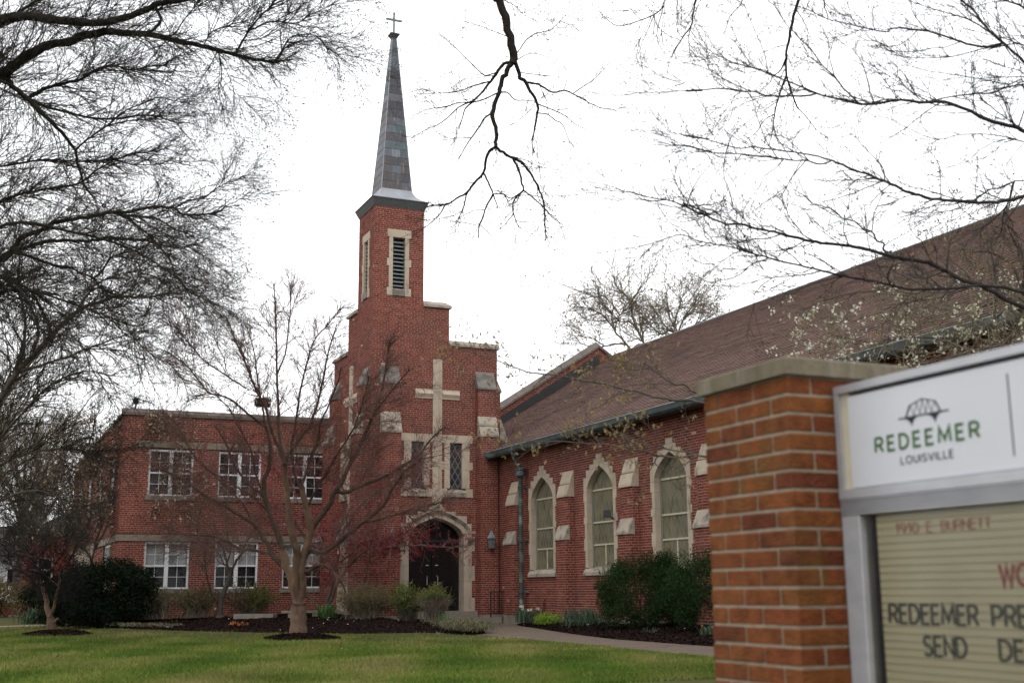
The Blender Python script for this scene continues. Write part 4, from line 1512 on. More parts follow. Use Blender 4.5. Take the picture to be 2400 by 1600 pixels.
m.hexa([(a + .002, c + .002, 1.855), (b - .002, c + .002, 1.855), (b - .002, d - .002, 1.855), (a + .002, d - .002, 1.855)],
       [(a + .02, c + .02, 1.864), (b - .02, c + .02, 1.864), (b - .02, d - .02, 1.864), (a + .02, d - .02, 1.864)])
obj('cap_stone', m, PIERCAP, pier)

sign = thing('church_sign', 'aluminium church sign cabinet with white name panel and cream letter board', 'sign', (2.91, 2.4, 0))
YL, YR = 3.497, 1.30
m = MB()
m.box((2.905, YR, .42), (2.985, YL, 1.757))
obj('cabinet', m, ALU, sign)


def sbox(name, y0, y1, z0, z1, x0, x1, material, parent=sign):
    m = MB()
    m.box((x0, min(y0, y1), z0), (x1, max(y0, y1), z1))
    return obj(name, m, material, parent)


# upper frame with the white panel
sbox('top_rail', YR, YL, 1.732, 1.760, 2.838, 2.904, ALU)
sbox('upper_stile', 3.470, YL, 1.389, 1.7315, 2.839, 2.904, ALU)
sbox('upper_bottom_rail', YR, YL, 1.354, 1.3885, 2.838, 2.904, ALU)
sbox('cream_edge', 3.432, 3.4695, 1.389, 1.7315, 2.852, 2.904, CREAMSTRIP)
pan = sbox('white_panel', YR, 3.4315, 1.3915, 1.7165, 2.847, 2.904, SIGNWHITE)
# fluted rail between, fluted stile at the left
m = MB()
fl = 5
for k in range(fl):
    z0 = 1.296 + k * .0575 / fl
    m.prism([(2.9, YR, z0), (2.846, YR, z0 + .0012), (2.841, YR, z0 + .003), (2.841, YR, z0 + .0085), (2.846, YR, z0 + .0103), (2.9, YR, z0 + .0114)],
            [(2.9, YL, z0), (2.846, YL, z0 + .0012), (2.841, YL, z0 + .003), (2.841, YL, z0 + .0085), (2.846, YL, z0 + .0103), (2.9, YL, z0 + .0114)])
obj('fluted_rail', m, ALU, sign)
m = MB()
for k in range(6):
    y0 = 3.402 + k * .095 / 6
    m.prism([(2.9, y0, .42), (2.846, y0 + .0015, .42), (2.841, y0 + .004, .42), (2.841, y0 + .0118, .42), (2.846, y0 + .0143, .42), (2.9, y0 + .0155, .42)],
            [(2.9, y0, 1.295), (2.846, y0 + .0015, 1.295), (2.841, y0 + .004, 1.295), (2.841, y0 + .0118, 1.295), (2.846, y0 + .0143, 1.295), (2.9, y0 + .0155, 1.295)])
obj('fluted_stile', m, ALU, sign)
sbox('bottom_rail', YR, 3.4, .42, .5, 2.841, 2.9, ALU)
sbox('right_stile', YR, YR + .09, .5, 1.295, 2.841, 2.9, ALU)
# cream letter board of horizontal tracks
zt = 1.2945
while zt > .5:
    m = MB()
    z0 = zt - .0249
    m.prism([(2.93, YR + .1, z0), (2.8985, YR + .1, z0), (2.896, YR + .1, z0 + .003), (2.896, YR + .1, z0 + .0225), (2.9, YR + .1, z0 + .0235), (2.93, YR + .1, z0 + .0248)],
            [(2.93, 3.378, z0), (2.8985, 3.378, z0), (2.896, 3.378, z0 + .003), (2.896, 3.378, z0 + .0225), (2.9, 3.378, z0 + .0235), (2.93, 3.378, z0 + .0248)])
    obj('letter_track', m, CREAM, sign)
    zt -= .025
sbox('dark_reveal', 3.379, 3.3995, .5, 1.2945, 2.9, 2.9045, L_DARK)
m = MB()
m.add([(2.866, YR + .09, .5), (2.866, 3.4, .5), (2.866, 3.4, 1.2945), (2.866, YR + .09, 1.2945)], [(3, 2, 1, 0)])
obj('clear_cover', m, ACRYL, sign)
# supports under the cabinet
for y in (1.42, 2.5):
    sbox('post', y, y + .08, -.05, .42, 2.9, 2.98, ALU)


def arc(cx, cy, rx, ry, a0, a1, n=9):
    return [(cx + rx * math.cos(math.radians(a0 + (a1 - a0) * i / n)), cy + ry * math.sin(math.radians(a0 + (a1 - a0) * i / n))) for i in range(n + 1)]


GLYPH = {   # strokes in a unit box, and the advance width
    'R': ([[(0, 0), (0, 1)], [(0, 1), (.32, 1)] + arc(.32, .74, .26, .26, 80, -90) + [(0, .48)], [(.3, .48), (.6, 0)]], .6),
    'E': ([[(.5, 1), (0, 1), (0, 0), (.52, 0)], [(0, .52), (.44, .52)]], .52),
    'D': ([[(0, 0), (0, 1), (.22, 1)] + arc(.22, .5, .43, .5, 80, -80) + [(.22, 0), (0, 0)]], .65),
    'M': ([[(0, 0), (.06, 1), (.42, .18), (.78, 1), (.84, 0)]], .84),
    'L': ([[(0, 1), (0, 0), (.46, 0)]], .46),
    'O': ([arc(.42, .5, .42, .5, 90, 450, 20)], .84),
    'U': ([[(0, 1), (0, .34)] + arc(.3, .31, .3, .31, 180, 360) + [(.6, 1)]], .6),
    'I': ([[(0, 0), (0, 1)]], .02),
    'S': ([arc(.27, .745, .25, .255, 30, 265) + arc(.27, .25, .27, .25, 85, -150)], .54),
    'V': ([[(0, 1), (.34, 0), (.68, 1)]], .68),
    'P': ([[(0, 0), (0, 1), (.32, 1)] + arc(.32, .72, .27, .28, 80, -90) + [(0, .44)]], .59),
    'N': ([[(0, 0), (0, 1), (.62, 0), (.62, 1)]], .62),
    'W': ([[(0, 1), (.24, 0), (.48, .9), (.72, 0), (.96, 1)]], .96),
    'B': ([[(0, 0), (0, 1), (.3, 1)] + arc(.3, .76, .23, .24, 80, -90) + [(0, .52)], [(.3, .52)] + arc(.3, .26, .27, .26, 80, -90) + [(0, 0)]], .57),
    'T': ([[(0, 1), (.58, 1)], [(.29, 1), (.29, 0)]], .58),
    '1': ([[(0, .8), (.2, 1), (.2, 0)]], .22),
    '9': ([arc(.27, .7, .27, .3, 0, 360, 14), [(.54, .7), (.5, .35), (.3, 0)]], .54),
    '0': ([arc(.28, .5, .28, .5, 90, 450, 16)], .56)}


def text(body, y0, y1, z0, z1, x, material, parent, name='lettering', spacing=.22, stroke=.15, depth=.0012):
    """single stroke capitals, reading from y0 down to y1, raised off the plane x"""
    adv, pos = 0.0, []
    for ch in body:
        pos.append(adv)
        adv += GLYPH[ch][1] + spacing
    adv -= spacing
    H = z1 - z0
    fx = (y0 - y1 - stroke * H) / adv
    mb = MB()
    lift = 0.0
    for ch, p in zip(body, pos):
        for st in GLYPH[ch][0]:
            q = np.array([(y0 - stroke * H / 2 - (p + u) * fx, z0 + stroke * H / 2 + v * (H - stroke * H)) for u, v in st])
            w = stroke * H / 2
            d = np.diff(q, axis=0)
            d /= np.linalg.norm(d, axis=1)[:, None] + 1e-12
            nrm = np.stack([-d[:, 1], d[:, 0]], 1)
            vn = np.vstack([nrm[:1], (nrm[:-1] + nrm[1:]), nrm[-1:]])
            ln = np.linalg.norm(vn, axis=1)[:, None]
            vn = vn / np.maximum(ln, .35)
            k = np.vstack([[[1.0]], 1 / np.maximum((vn[1:-1] * nrm[1:]).sum(1)[:, None], .45), [[1.0]]])
            A, B = q + vn * w * k, q - vn * w * k
            lift += 2e-5
            for i in range(len(q) - 1):
                s4 = [A[i], A[i + 1], B[i + 1], B[i]]
                mb.hexa([(x, yy, zz) for yy, zz in s4], [(x - depth - lift, yy, zz) for yy, zz in s4])
    return obj(name, mb, material, parent)


XP = 2.8465
text('REDEEMER', 3.303, 2.818, 1.499, 1.5565, XP, L_GREEN, pan, spacing=.42, stroke=.17)
text('LOUISVILLE', 3.179, 2.936, 1.450, 1.4775, XP, L_DARK, pan, spacing=.3, stroke=.13)
m = MB()
m.box((XP - .001, 2.690, 1.431), (XP, 2.6945, 1.68))
obj('divider_line', m, L_DARK, pan)


# bridge emblem
def eline(mb, pts, w):
    for (ya, za), (yb, zb) in zip(pts, pts[1:]):
        d = np.array([yb - ya, zb - za])
        n_ = np.array([-d[1], d[0]]) / (np.linalg.norm(d) + 1e-9) * w / 2
        q = [(ya - n_[0], za - n_[1]), (yb - n_[0], zb - n_[1]), (yb + n_[0], zb + n_[1]), (ya + n_[0], za + n_[1])]
        mb.hexa([(XP, y, z) for y, z in q], [(XP - .001, y, z) for y, z in q])


em = MB()
eline(em, [(3.175, 1.6035), (2.943, 1.6035)], .0052)
for yc in (3.114, 3.006):
    pts = [(yc + .031, 1.6005), (yc - .026, 1.6005), (yc - .014, 1.594), (yc - .005, 1.584), (yc, 1.5715), (yc + .005, 1.584), (yc + .016, 1.594)]
    em.prism([(XP, y, z) for y, z in pts], [(XP - .0011, y, z) for y, z in pts])
arc = [(3.141, 1.605), (3.122, 1.641), (3.06, 1.657), (2.999, 1.641), (2.978, 1.606)]
eline(em, arc, .0034)
obj('bridge_emblem', em, L_DARK, pan)
em = MB()
zz = [(3.135, 1.606), (3.115, 1.642), (3.100, 1.606), (3.085, 1.650), (3.072, 1.606), (3.058, 1.655), (3.046, 1.606), (3.033, 1.650), (3.02, 1.606), (3.004, 1.641), (2.984, 1.606)]
eline(em, zz, .0016)
obj('bridge_truss', em, L_DARK, pan)
XB = 2.8955
text('1910', 3.283, 3.17, 1.223, 1.261, XB, L_FADED, sign, name='address_letters', depth=.003, stroke=.14)
text('E', 3.135, 3.108, 1.223, 1.261, XB, L_FADED, sign, name='address_letters', depth=.003, stroke=.14)
text('BURNETT', 3.068, 2.853, 1.224, 1.261, XB, L_FADED, sign, name='address_letters', depth=.003, stroke=.14)
text('WOR', 2.841, 2.667, 1.045, 1.119, XB, L_RED, sign, name='board_letters', depth=.003, stroke=.145)
text('REDEEMER', 3.345, 2.936, .925, .995, XB, L_BLACK, sign, name='board_letters', depth=.003, stroke=.145)
text('PRES', 2.885, 2.69, .924, .995, XB, L_BLACK, sign, name='board_letters', depth=.003, stroke=.145)
text('SEND', 3.19, 2.995, .825, .895, XB, L_BLACK, sign, name='board_letters', depth=.003, stroke=.145)
text('DE', 2.867, 2.762, .824, .893, XB, L_BLACK, sign, name='board_letters', depth=.003, stroke=.145)
LIMBS = {
'main': [
[(7.09,27.94,-0.07,0.1946),(7.06,27.89,0.23,0.1877),(7.04,27.83,0.52,0.1812),(7.02,27.78,0.79,0.1752)],
[(7.02,27.78,0.79,0.1168),(6.92,27.8,1.04,0.1097),(6.85,27.8,1.33,0.102),(6.74,27.83,1.57,0.0952),(6.67,27.84,1.81,0.0888),(6.62,27.84,2.02,0.0832)],
[(6.62,27.84,2.02,0.0734),(6.54,27.89,2.31,0.0695),(6.48,27.92,2.49,0.067),(6.35,27.99,2.8,0.0625),(6.27,28.03,3.07,0.0588),(6.21,28.07,3.36,0.055),(6.21,28.07,3.62,0.0514),(6.3,28.04,3.84,0.0483),(6.32,28.03,4.22,0.0432),(6.3,28.05,4.52,0.0392),(6.2,28.1,4.82,0.035)],
[(6.27,28.03,3.07,0.0345),(6.11,28.14,3.3,0.032),(5.93,28.26,3.45,0.0297),(5.78,28.36,3.63,0.0275),(5.54,28.51,4.04,0.0233),(5.4,28.61,4.44,0.0194),(5.16,28.76,4.86,0.0151)],
[(6.74,27.83,1.57,0.0635),(6.57,27.98,1.72,0.0592),(6.47,28.08,1.86,0.056),(6.37,28.19,2.11,0.051),(6.27,28.28,2.24,0.0479),(6.2,28.36,2.41,0.0446)],
[(6.2,28.36,2.41,0.0446),(6.03,28.45,2.61,0.0424),(5.76,28.61,2.81,0.0395),(5.4,28.83,3.06,0.0356),(5.03,29.05,3.27,0.0319),(4.66,29.27,3.58,0.0278),(4.29,29.5,3.79,0.024),(3.92,29.72,4,0.0203)],
[(6.47,28.08,1.86,0.0393),(6.14,28.37,1.97,0.0357),(5.8,28.68,2.03,0.0322),(5.46,28.97,2.26,0.028),(5.11,29.28,2.34,0.0244),(4.68,29.67,2.4,0.0198),(4.28,30.01,2.61,0.0153)],
[(7.02,27.78,0.79,0.1022),(6.91,27.61,1.09,0.0969),(6.85,27.45,1.36,0.0924),(6.8,27.19,1.75,0.0857),(6.77,27.06,1.93,0.0825),(6.66,26.95,2.15,0.0785),(6.56,26.79,2.43,0.0738),(6.45,26.59,2.76,0.068),(6.34,26.34,3.17,0.061),(6.23,26.14,3.51,0.0552),(6.17,25.97,3.76,0.0509)],
[(6.17,25.97,3.76,0.037),(6.06,25.96,4.01,0.0349),(5.94,25.94,4.26,0.0329),(5.85,25.92,4.49,0.031),(5.72,25.87,4.9,0.0278),(5.56,25.88,5.17,0.0255),(5.37,25.86,5.53,0.0225),(5.22,25.84,5.89,0.0195),(5.02,25.82,6.29,0.0162),(4.76,25.79,6.86,0.0115)],
[(6.17,25.97,3.76,0.037),(6.11,26.08,4.14,0.0345),(6.07,26.19,4.58,0.0317),(6.07,26.29,5.07,0.0285),(6.06,26.44,5.8,0.0238),(6.04,26.59,6.57,0.0189),(6.04,26.67,7.01,0.016),(6.02,26.78,7.6,0.0122),(6.01,26.85,7.96,0.0098)],
[(6.17,25.97,3.76,0.037),(6.27,25.92,3.99,0.0351),(6.39,25.85,4.2,0.0331),(6.61,25.74,4.52,0.0299),(6.75,25.66,4.92,0.0266),(6.86,25.57,5.48,0.0222),(6.95,25.48,6.18,0.0167),(7.1,25.36,6.8,0.0118)],
[(6.06,26.44,5.8,0.0191),(6.22,26.45,6.26,0.0166),(6.31,26.52,6.97,0.013),(6.34,26.6,7.59,0.0098),(6.34,26.66,7.98,0.0078)],
[(7.02,27.78,0.79,0.0973),(7.05,27.54,1.14,0.0922),(6.94,27.35,1.52,0.087),(6.94,27.14,1.84,0.0823),(6.99,26.94,2.12,0.0782),(7.01,26.78,2.36,0.0748),(6.94,26.69,2.53,0.0723),(6.84,26.54,2.84,0.0679),(6.72,26.41,3.11,0.064),(6.64,26.31,3.32,0.0611)],
[(6.64,26.31,3.32,0.0329),(6.52,26.32,3.48,0.0317),(6.45,26.29,3.76,0.0301),(6.39,26.24,4.03,0.0285),(6.4,26.1,4.58,0.0253),(6.44,25.96,5.04,0.0227),(6.46,25.84,5.5,0.02),(6.63,25.53,6.4,0.0146),(6.82,25.37,6.68,0.0125),(7.11,25.13,7.1,0.0094)],
[(6.64,26.31,3.32,0.0329),(6.69,26.17,3.55,0.0308),(6.73,26.02,3.83,0.0284),(6.79,25.85,4.1,0.026),(6.85,25.7,4.32,0.024),(6.84,25.55,4.63,0.0214),(6.92,25.38,4.89,0.019),(7.05,25.05,5.41,0.0144),(7.08,24.86,5.76,0.0115)],
[(6.94,27.14,1.84,0.072),(7.01,27.05,2.2,0.0681),(7.11,26.96,2.48,0.0649),(7.27,26.84,2.73,0.0616),(7.43,26.73,2.99,0.0584),(7.5,26.65,3.25,0.0554),(7.62,26.57,3.42,0.0531),(7.77,26.43,3.82,0.0486),(8,26.23,4.38,0.042),(8.22,26.01,5.05,0.0345),(8.34,25.87,5.57,0.0288),(8.38,25.77,6,0.0243),(8.41,25.67,6.47,0.0193)],
[(7.5,26.65,3.25,0.0481),(7.73,26.57,3.22,0.0454),(7.94,26.47,3.32,0.0424),(8.35,26.29,3.5,0.037),(8.76,26.1,3.7,0.0312),(9.03,25.96,3.91,0.0271),(9.24,25.85,4.08,0.0237),(9.45,25.71,4.39,0.0192),(9.7,25.57,4.67,0.0145)],
[(8,26.23,4.38,0.0289),(8.07,25.88,4.78,0.0246),(8.18,25.57,5.08,0.021),(8.41,25.07,5.5,0.0156),(8.58,24.72,5.78,0.0117)],
[(6.94,27.35,1.52,0.053),(7.07,27.26,1.49,0.0495),(7.21,27.11,1.6,0.0446),(7.32,27.02,1.63,0.0413),(7.41,26.94,1.61,0.0386),(7.51,26.88,1.54,0.0355),(7.57,26.84,1.48,0.0335)],
[(6.94,27.35,1.52,0.0578),(7,27.19,1.8,0.0545),(7.09,27.09,1.93,0.0526),(7.32,26.94,1.88,0.0498),(7.51,26.75,2.03,0.0467),(7.66,26.6,2.17,0.0441),(7.81,26.45,2.3,0.0417),(8.11,26.14,2.6,0.0363),(8.37,25.86,2.87,0.0317),(8.5,25.63,3.22,0.0272),(8.7,25.35,3.6,0.0221),(8.89,25.14,3.78,0.0188)],
[(7.81,26.45,2.3,0.0286),(8.09,26.43,2.54,0.026),(8.39,26.41,2.59,0.0239),(8.88,26.36,2.74,0.0203),(9.37,26.32,2.89,0.0167),(9.97,26.26,3.04,0.0123)],
[(5.28,25.95,5.35,0.0185),(5.01,26.11,5.55,0.017),(4.63,26.35,5.84,0.015),(4.42,26.48,6.02,0.0138),(4.11,26.66,6.43,0.0117),(3.77,26.86,6.88,0.0094)],
[(6.2,28.1,4.82,0.03),(5.97,28.08,4.96,0.0283),(5.65,28.04,5.19,0.0257),(5.24,27.99,5.46,0.0224),(4.85,28.01,5.54,0.0198),(4.34,27.86,6.07,0.015),(3.92,27.8,6.34,0.0117),(3.64,27.79,6.46,0.0097)],
[(6.03,28.45,2.61,0.0298),(5.84,28.58,3.06,0.0269),(5.57,28.76,3.36,0.0244),(5.2,29,3.77,0.021),(4.73,29.3,4.29,0.0168),(4.44,29.5,4.91,0.0127),(4.15,29.68,5.18,0.0102)],
[(6.35,27.99,2.8,0.0246),(6,27.91,3.11,0.021),(5.69,27.88,3.3,0.0183),(5.19,27.83,3.57,0.0139),(4.69,27.78,3.84,0.0096)],
[(6.27,28.03,3.07,0.0296),(6.01,28.08,3.72,0.0246),(5.9,28.09,4.21,0.021),(5.59,28.17,4.8,0.0162),(5.39,28.22,5.2,0.013),(5.1,28.33,5.5,0.01)],
[(6.84,26.54,2.84,0.0284),(6.95,26.24,3.21,0.026),(7.12,25.86,3.65,0.0231),(7.29,25.48,4.08,0.0202),(7.46,25.1,4.51,0.0173),(7.53,24.73,5.02,0.0143),(7.56,24.39,5.52,0.0113)],
[(6.2,28.1,4.82,0.025),(6.05,27.81,5.28,0.0217),(5.87,27.54,5.73,0.0185),(5.74,27.24,6.17,0.0154),(5.57,26.97,6.6,0.0122),(5.37,26.76,6.94,0.0096)]],
'leftsmall': [
[(2.37,37.76,-0.06,0.1156),(2.36,37.71,0.18,0.109),(2.34,37.67,0.38,0.1034)],
[(2.34,37.67,0.38,0.0791),(2.26,37.73,0.56,0.0747),(2.2,37.8,0.92,0.0665),(2.1,37.88,1.16,0.0607),(2,37.96,1.42,0.0544),(1.93,38.01,1.64,0.0492)],
[(2.34,37.67,0.38,0.0487),(2.4,37.5,0.68,0.0445),(2.44,37.33,0.97,0.0404),(2.48,37.17,1.27,0.0364),(2.47,37.02,1.56,0.0325),(2.47,36.94,1.74,0.0301)],
[(2.36,37.71,0.18,0.0487),(2.5,37.57,0.3,0.0353),(2.55,37.51,0.34,0.0304)],
[(2,37.96,1.42,0.0491),(1.8,38.13,1.55,0.0458),(1.63,38.27,1.62,0.0433),(1.47,38.41,1.69,0.0407),(1.26,38.58,1.81,0.0374),(1.05,38.75,1.94,0.034),(0.93,38.86,2.01,0.032),(0.47,39.25,2.15,0.025)],
[(2,37.96,1.42,0.0307),(1.88,38.05,1.71,0.0265),(1.83,38.09,1.88,0.0241),(1.78,38.14,2.06,0.0216),(1.67,38.22,2.23,0.0188),(1.5,38.34,2.39,0.0157),(1.3,38.49,2.48,0.0124)],
[(2.48,37.17,1.27,0.0302),(2.37,37.18,1.31,0.0283),(2.2,37.18,1.46,0.0248),(2.05,37.18,1.59,0.0217),(1.86,37.21,1.67,0.0184),(1.66,37.25,1.7,0.015)],
[(2.47,36.94,1.74,0.0181),(2.38,37.06,1.65,0.0163),(2.26,37.16,1.66,0.0146),(2.11,37.3,1.65,0.0124),(1.88,37.51,1.67,0.0091)],
[(2.47,37.02,1.56,0.0241),(2.55,36.96,1.69,0.0218),(2.65,36.91,1.8,0.0195),(2.71,36.84,1.99,0.0164),(2.78,36.78,2.15,0.0136),(2.84,36.71,2.41,0.0097)],
[(2.05,37.18,1.59,0.0301),(2.2,37.12,1.69,0.0287),(2.33,37.07,1.84,0.0272),(2.26,37.09,1.93,0.0265),(2.12,37.17,1.99,0.0253),(1.93,37.29,1.99,0.0238),(1.69,37.42,2.06,0.022),(1.38,37.59,2.17,0.0196),(1.14,37.71,2.32,0.0175),(0.87,37.85,2.48,0.0152)],
[(2.33,37.07,1.84,0.0242),(2.4,36.98,1.95,0.0218),(2.5,36.85,2.09,0.0184),(2.56,36.71,2.3,0.0145),(2.57,36.55,2.61,0.009)],
[(1.26,38.58,1.81,0.0248),(1.17,38.67,2.03,0.022),(1.11,38.73,2.25,0.0194),(0.97,38.85,2.51,0.0159),(1.08,38.86,2.78,0.0124),(1.17,38.87,3,0.0094)]],
'paleleaf': [
[(3.84,42.89,1.55,0.0423),(3.82,42.82,1.78,0.041),(3.79,42.76,2.02,0.0396),(3.73,42.7,2.26,0.0382),(3.55,42.69,2.51,0.0364),(3.43,42.64,2.82,0.0346),(3.35,42.54,3.23,0.0322),(3.21,42.46,3.64,0.0298),(3.06,42.34,4.18,0.0266),(2.88,42.19,4.86,0.0226),(2.69,42.04,5.54,0.0186),(2.6,41.81,6.35,0.0139)],
[(3.84,42.89,1.55,0.0353),(3.84,42.86,2.13,0.0329),(3.88,42.83,2.41,0.0318),(3.92,42.79,2.71,0.0305),(4,42.75,3.04,0.0292),(4.01,42.71,3.67,0.0267),(4.02,42.67,4.37,0.0239),(3.91,42.68,5.08,0.021),(3.78,42.7,5.8,0.0181),(3.68,42.7,6.51,0.0153),(3.62,42.7,7.09,0.013)],
[(3.88,42.83,2.41,0.0354),(4.07,42.84,2.8,0.0333),(4.24,42.86,3.19,0.0314),(4.38,42.93,3.83,0.0284),(4.54,42.98,4.41,0.0257),(4.71,43.02,5,0.0229),(4.82,43.11,5.74,0.0195),(4.86,43.25,6.64,0.0154),(4.91,43.3,7.09,0.0133)],
[(3.92,42.79,2.71,0.0283),(4.15,42.82,3.53,0.0248),(4.43,42.8,4.18,0.0219),(4.83,42.74,4.69,0.0191),(5.23,42.68,4.98,0.0169),(5.76,42.6,5.28,0.0143),(6.16,42.53,5.73,0.0117)],
[(3.55,42.69,2.51,0.0281),(3.31,42.67,2.79,0.0256),(3.07,42.58,3.23,0.0221),(2.84,42.51,3.63,0.0189),(2.54,42.41,4.18,0.0146),(2.25,42.36,4.58,0.0111)],
[(4.02,42.67,4.37,0.0214),(4.24,42.32,5.06,0.0186),(4.54,41.93,5.74,0.0157),(5.01,41.5,6.28,0.0129),(5.5,41.14,6.55,0.0106)],
[(4.24,42.86,3.19,0.0214),(4.72,42.38,3.52,0.0187),(5.2,41.93,3.71,0.0163),(5.8,41.4,3.9,0.0133),(6.41,40.9,3.95,0.0105)],
[(4.38,42.93,3.83,0.0215),(4.95,42.33,4.23,0.0182),(5.43,41.9,4.35,0.0158),(6.04,41.35,4.54,0.0129),(6.52,40.94,4.59,0.0106)]],
'slender': [
[(7.48,39.54,0.28,0.1078),(7.45,39.49,0.53,0.101),(7.49,39.4,0.86,0.0918),(7.6,39.27,1.23,0.081),(7.67,39.18,1.52,0.0728),(7.67,39.13,1.72,0.0673)],
[(7.67,39.18,1.52,0.0471),(7.74,38.93,1.85,0.0414),(7.8,38.77,2.04,0.0379),(7.89,38.59,2.23,0.0341),(7.96,38.36,2.53,0.0289),(8.08,38.15,2.75,0.0245),(8.16,37.94,3,0.0199)],
[(7.67,39.18,1.52,0.0471),(7.55,39.07,1.91,0.0408),(7.46,39,2.18,0.0365),(7.36,38.93,2.44,0.0322),(7.28,38.9,2.6,0.0295),(7.15,38.86,2.83,0.0255),(7.02,38.78,3.16,0.0201)],
[(7.67,39.18,1.52,0.0269),(7.61,39.16,1.78,0.0236),(7.48,39.21,1.92,0.0213),(7.34,39.24,2.18,0.0176),(7.14,39.3,2.45,0.0135)],
[(7.45,39.49,0.53,0.0337),(7.29,39.37,0.8,0.0321),(7.13,39.25,1.06,0.0304),(6.98,39.09,1.39,0.0285),(6.9,38.94,1.65,0.0271),(6.82,38.76,1.97,0.0253),(6.73,38.57,2.29,0.0235),(6.62,38.44,2.55,0.022),(6.51,38.37,2.7,0.021),(6.42,38.17,3.05,0.0191),(6.44,37.8,3.55,0.0163)],
[(7.55,39.07,1.91,0.0269),(7.63,39.01,2.31,0.0245),(7.54,39.03,2.68,0.0223),(7.47,39.03,3.11,0.0199),(7.42,39.02,3.64,0.0168),(7.54,38.93,4.18,0.0136)],
[(6.82,38.76,1.97,0.0199),(6.66,38.75,2.17,0.0182),(6.27,38.81,2.36,0.0153),(5.91,38.93,2.3,0.0126),(5.55,39.06,2.17,0.0099)],
[(7.36,38.93,2.44,0.0201),(7.07,38.96,2.64,0.0181),(6.69,39.05,2.68,0.0157),(6.18,39.16,2.77,0.0126),(5.79,39.22,2.96,0.01)]],
'maple': [
[(10.07,36.38,0.22,0.0642),(10.03,36.34,0.47,0.0611),(10.07,36.24,0.85,0.0565),(10.14,36.13,1.2,0.0522),(10.17,36.04,1.54,0.048),(10.21,35.97,1.79,0.0449)],
[(10.07,36.38,0.22,0.0385),(9.92,36.48,0.48,0.0326),(9.82,36.55,0.6,0.0295),(9.69,36.63,0.74,0.0256),(9.59,36.69,0.94,0.0214),(9.54,36.73,1.03,0.0194)],
[(10.21,35.97,1.79,0.0321),(10.27,35.9,1.98,0.0294),(10.26,35.84,2.23,0.0261),(10.23,35.79,2.48,0.0227),(10.28,35.71,2.73,0.0192),(10.4,35.61,2.92,0.016)],
[(10.03,36.34,0.47,0.0513),(10.17,36.1,0.91,0.0473),(10.24,35.93,1.25,0.0443),(10.33,35.8,1.47,0.0422),(10.52,35.58,1.78,0.0389),(10.7,35.38,2.03,0.0361),(10.92,35.19,2.21,0.0333),(11.36,34.89,2.3,0.0291),(11.9,34.53,2.35,0.024),(12.45,34.18,2.35,0.0189)],
[(10.21,35.97,1.79,0.0385),(10.51,35.76,2.07,0.0348),(10.72,35.61,2.29,0.0321),(10.88,35.49,2.47,0.0299),(11.22,35.31,2.57,0.0266),(11.8,35.01,2.72,0.0213),(12.37,34.73,2.77,0.016)],
[(10.54,35.81,0.84,0.0319),(10.42,35.85,1.16,0.0296),(10.32,35.89,1.41,0.0278),(10.23,35.92,1.72,0.0256)],
[(10.88,35.63,0.97,0.0255),(10.93,35.36,1.34,0.0222),(10.94,35.12,1.71,0.0189),(10.91,34.89,2.08,0.0157),(10.87,34.68,2.44,0.0126)],
[(10.21,35.97,1.79,0.0257),(10.08,36.08,1.88,0.0221),(9.95,36.2,2.05,0.0175),(9.86,36.29,2.24,0.0129)],
[(10.4,35.61,2.92,0.0257),(10.52,35.24,3.34,0.0233),(10.78,34.81,3.7,0.0207),(11.14,34.3,4.05,0.0177),(11.51,33.84,4.27,0.0151),(11.88,33.38,4.49,0.0124)],
[(10.4,35.61,2.92,0.0257),(10.43,35.6,3.49,0.0224),(10.3,35.66,4,0.0193),(10.12,35.74,4.52,0.0161),(9.76,35.94,4.92,0.013)],
[(12.45,34.18,2.35,0.0189),(12.83,34.13,2.31,0.0161),(13.22,34.08,2.29,0.0133),(13.73,34,2.34,0.0096)],
[(9.86,36.29,2.24,0.0194),(9.37,36.23,2.49,0.0174),(8.9,35.97,3.1,0.0145),(8.21,35.82,3.59,0.0114),(7.69,35.8,3.7,0.0094)],
[(9.95,36.2,2.05,0.0193),(9.66,36.37,2.88,0.0173),(9.18,36.65,3.66,0.0152),(8.93,36.79,4.45,0.0133),(8.45,37.07,4.98,0.0116),(7.86,37.45,5.26,0.0099)]],
'bigleft': [
[(-1.81,26.68,0.35,0.5272),(-1.85,26.37,1.78,0.4932),(-1.75,25.97,3.37,0.4551),(-1.57,25.54,4.96,0.4167),(-1.4,25.1,6.54,0.3784),(-1.1,24.53,8.53,0.33),(-1.06,23.98,10.91,0.2732),(-1.46,23.44,14.09,0.1978),(-1.4,22.7,17.26,0.1221),(-1.21,22.08,19.64,0.0649)],
[(-1.4,25.1,6.54,0.1622),(-1.04,24.28,8.71,0.1328),(-0.92,23.83,10.01,0.1155),(-0.51,23.26,11.26,0.0976),(-0.16,23.01,11.51,0.0915),(-0.01,22.92,11.57,0.0893),(0.21,22.8,11.59,0.0863),(0.5,22.65,11.56,0.0822),(0.83,22.49,11.49,0.0778),(1.18,22.32,11.45,0.0731),(1.54,22.13,11.42,0.0681),(1.81,21.98,11.45,0.0644),(2.05,21.83,11.52,0.0609),(2.29,21.69,11.6,0.0574),(2.43,21.59,11.69,0.0551),(2.57,21.51,11.73,0.053),(2.88,21.33,11.77,0.0487),(3.23,21.11,11.91,0.0433)],
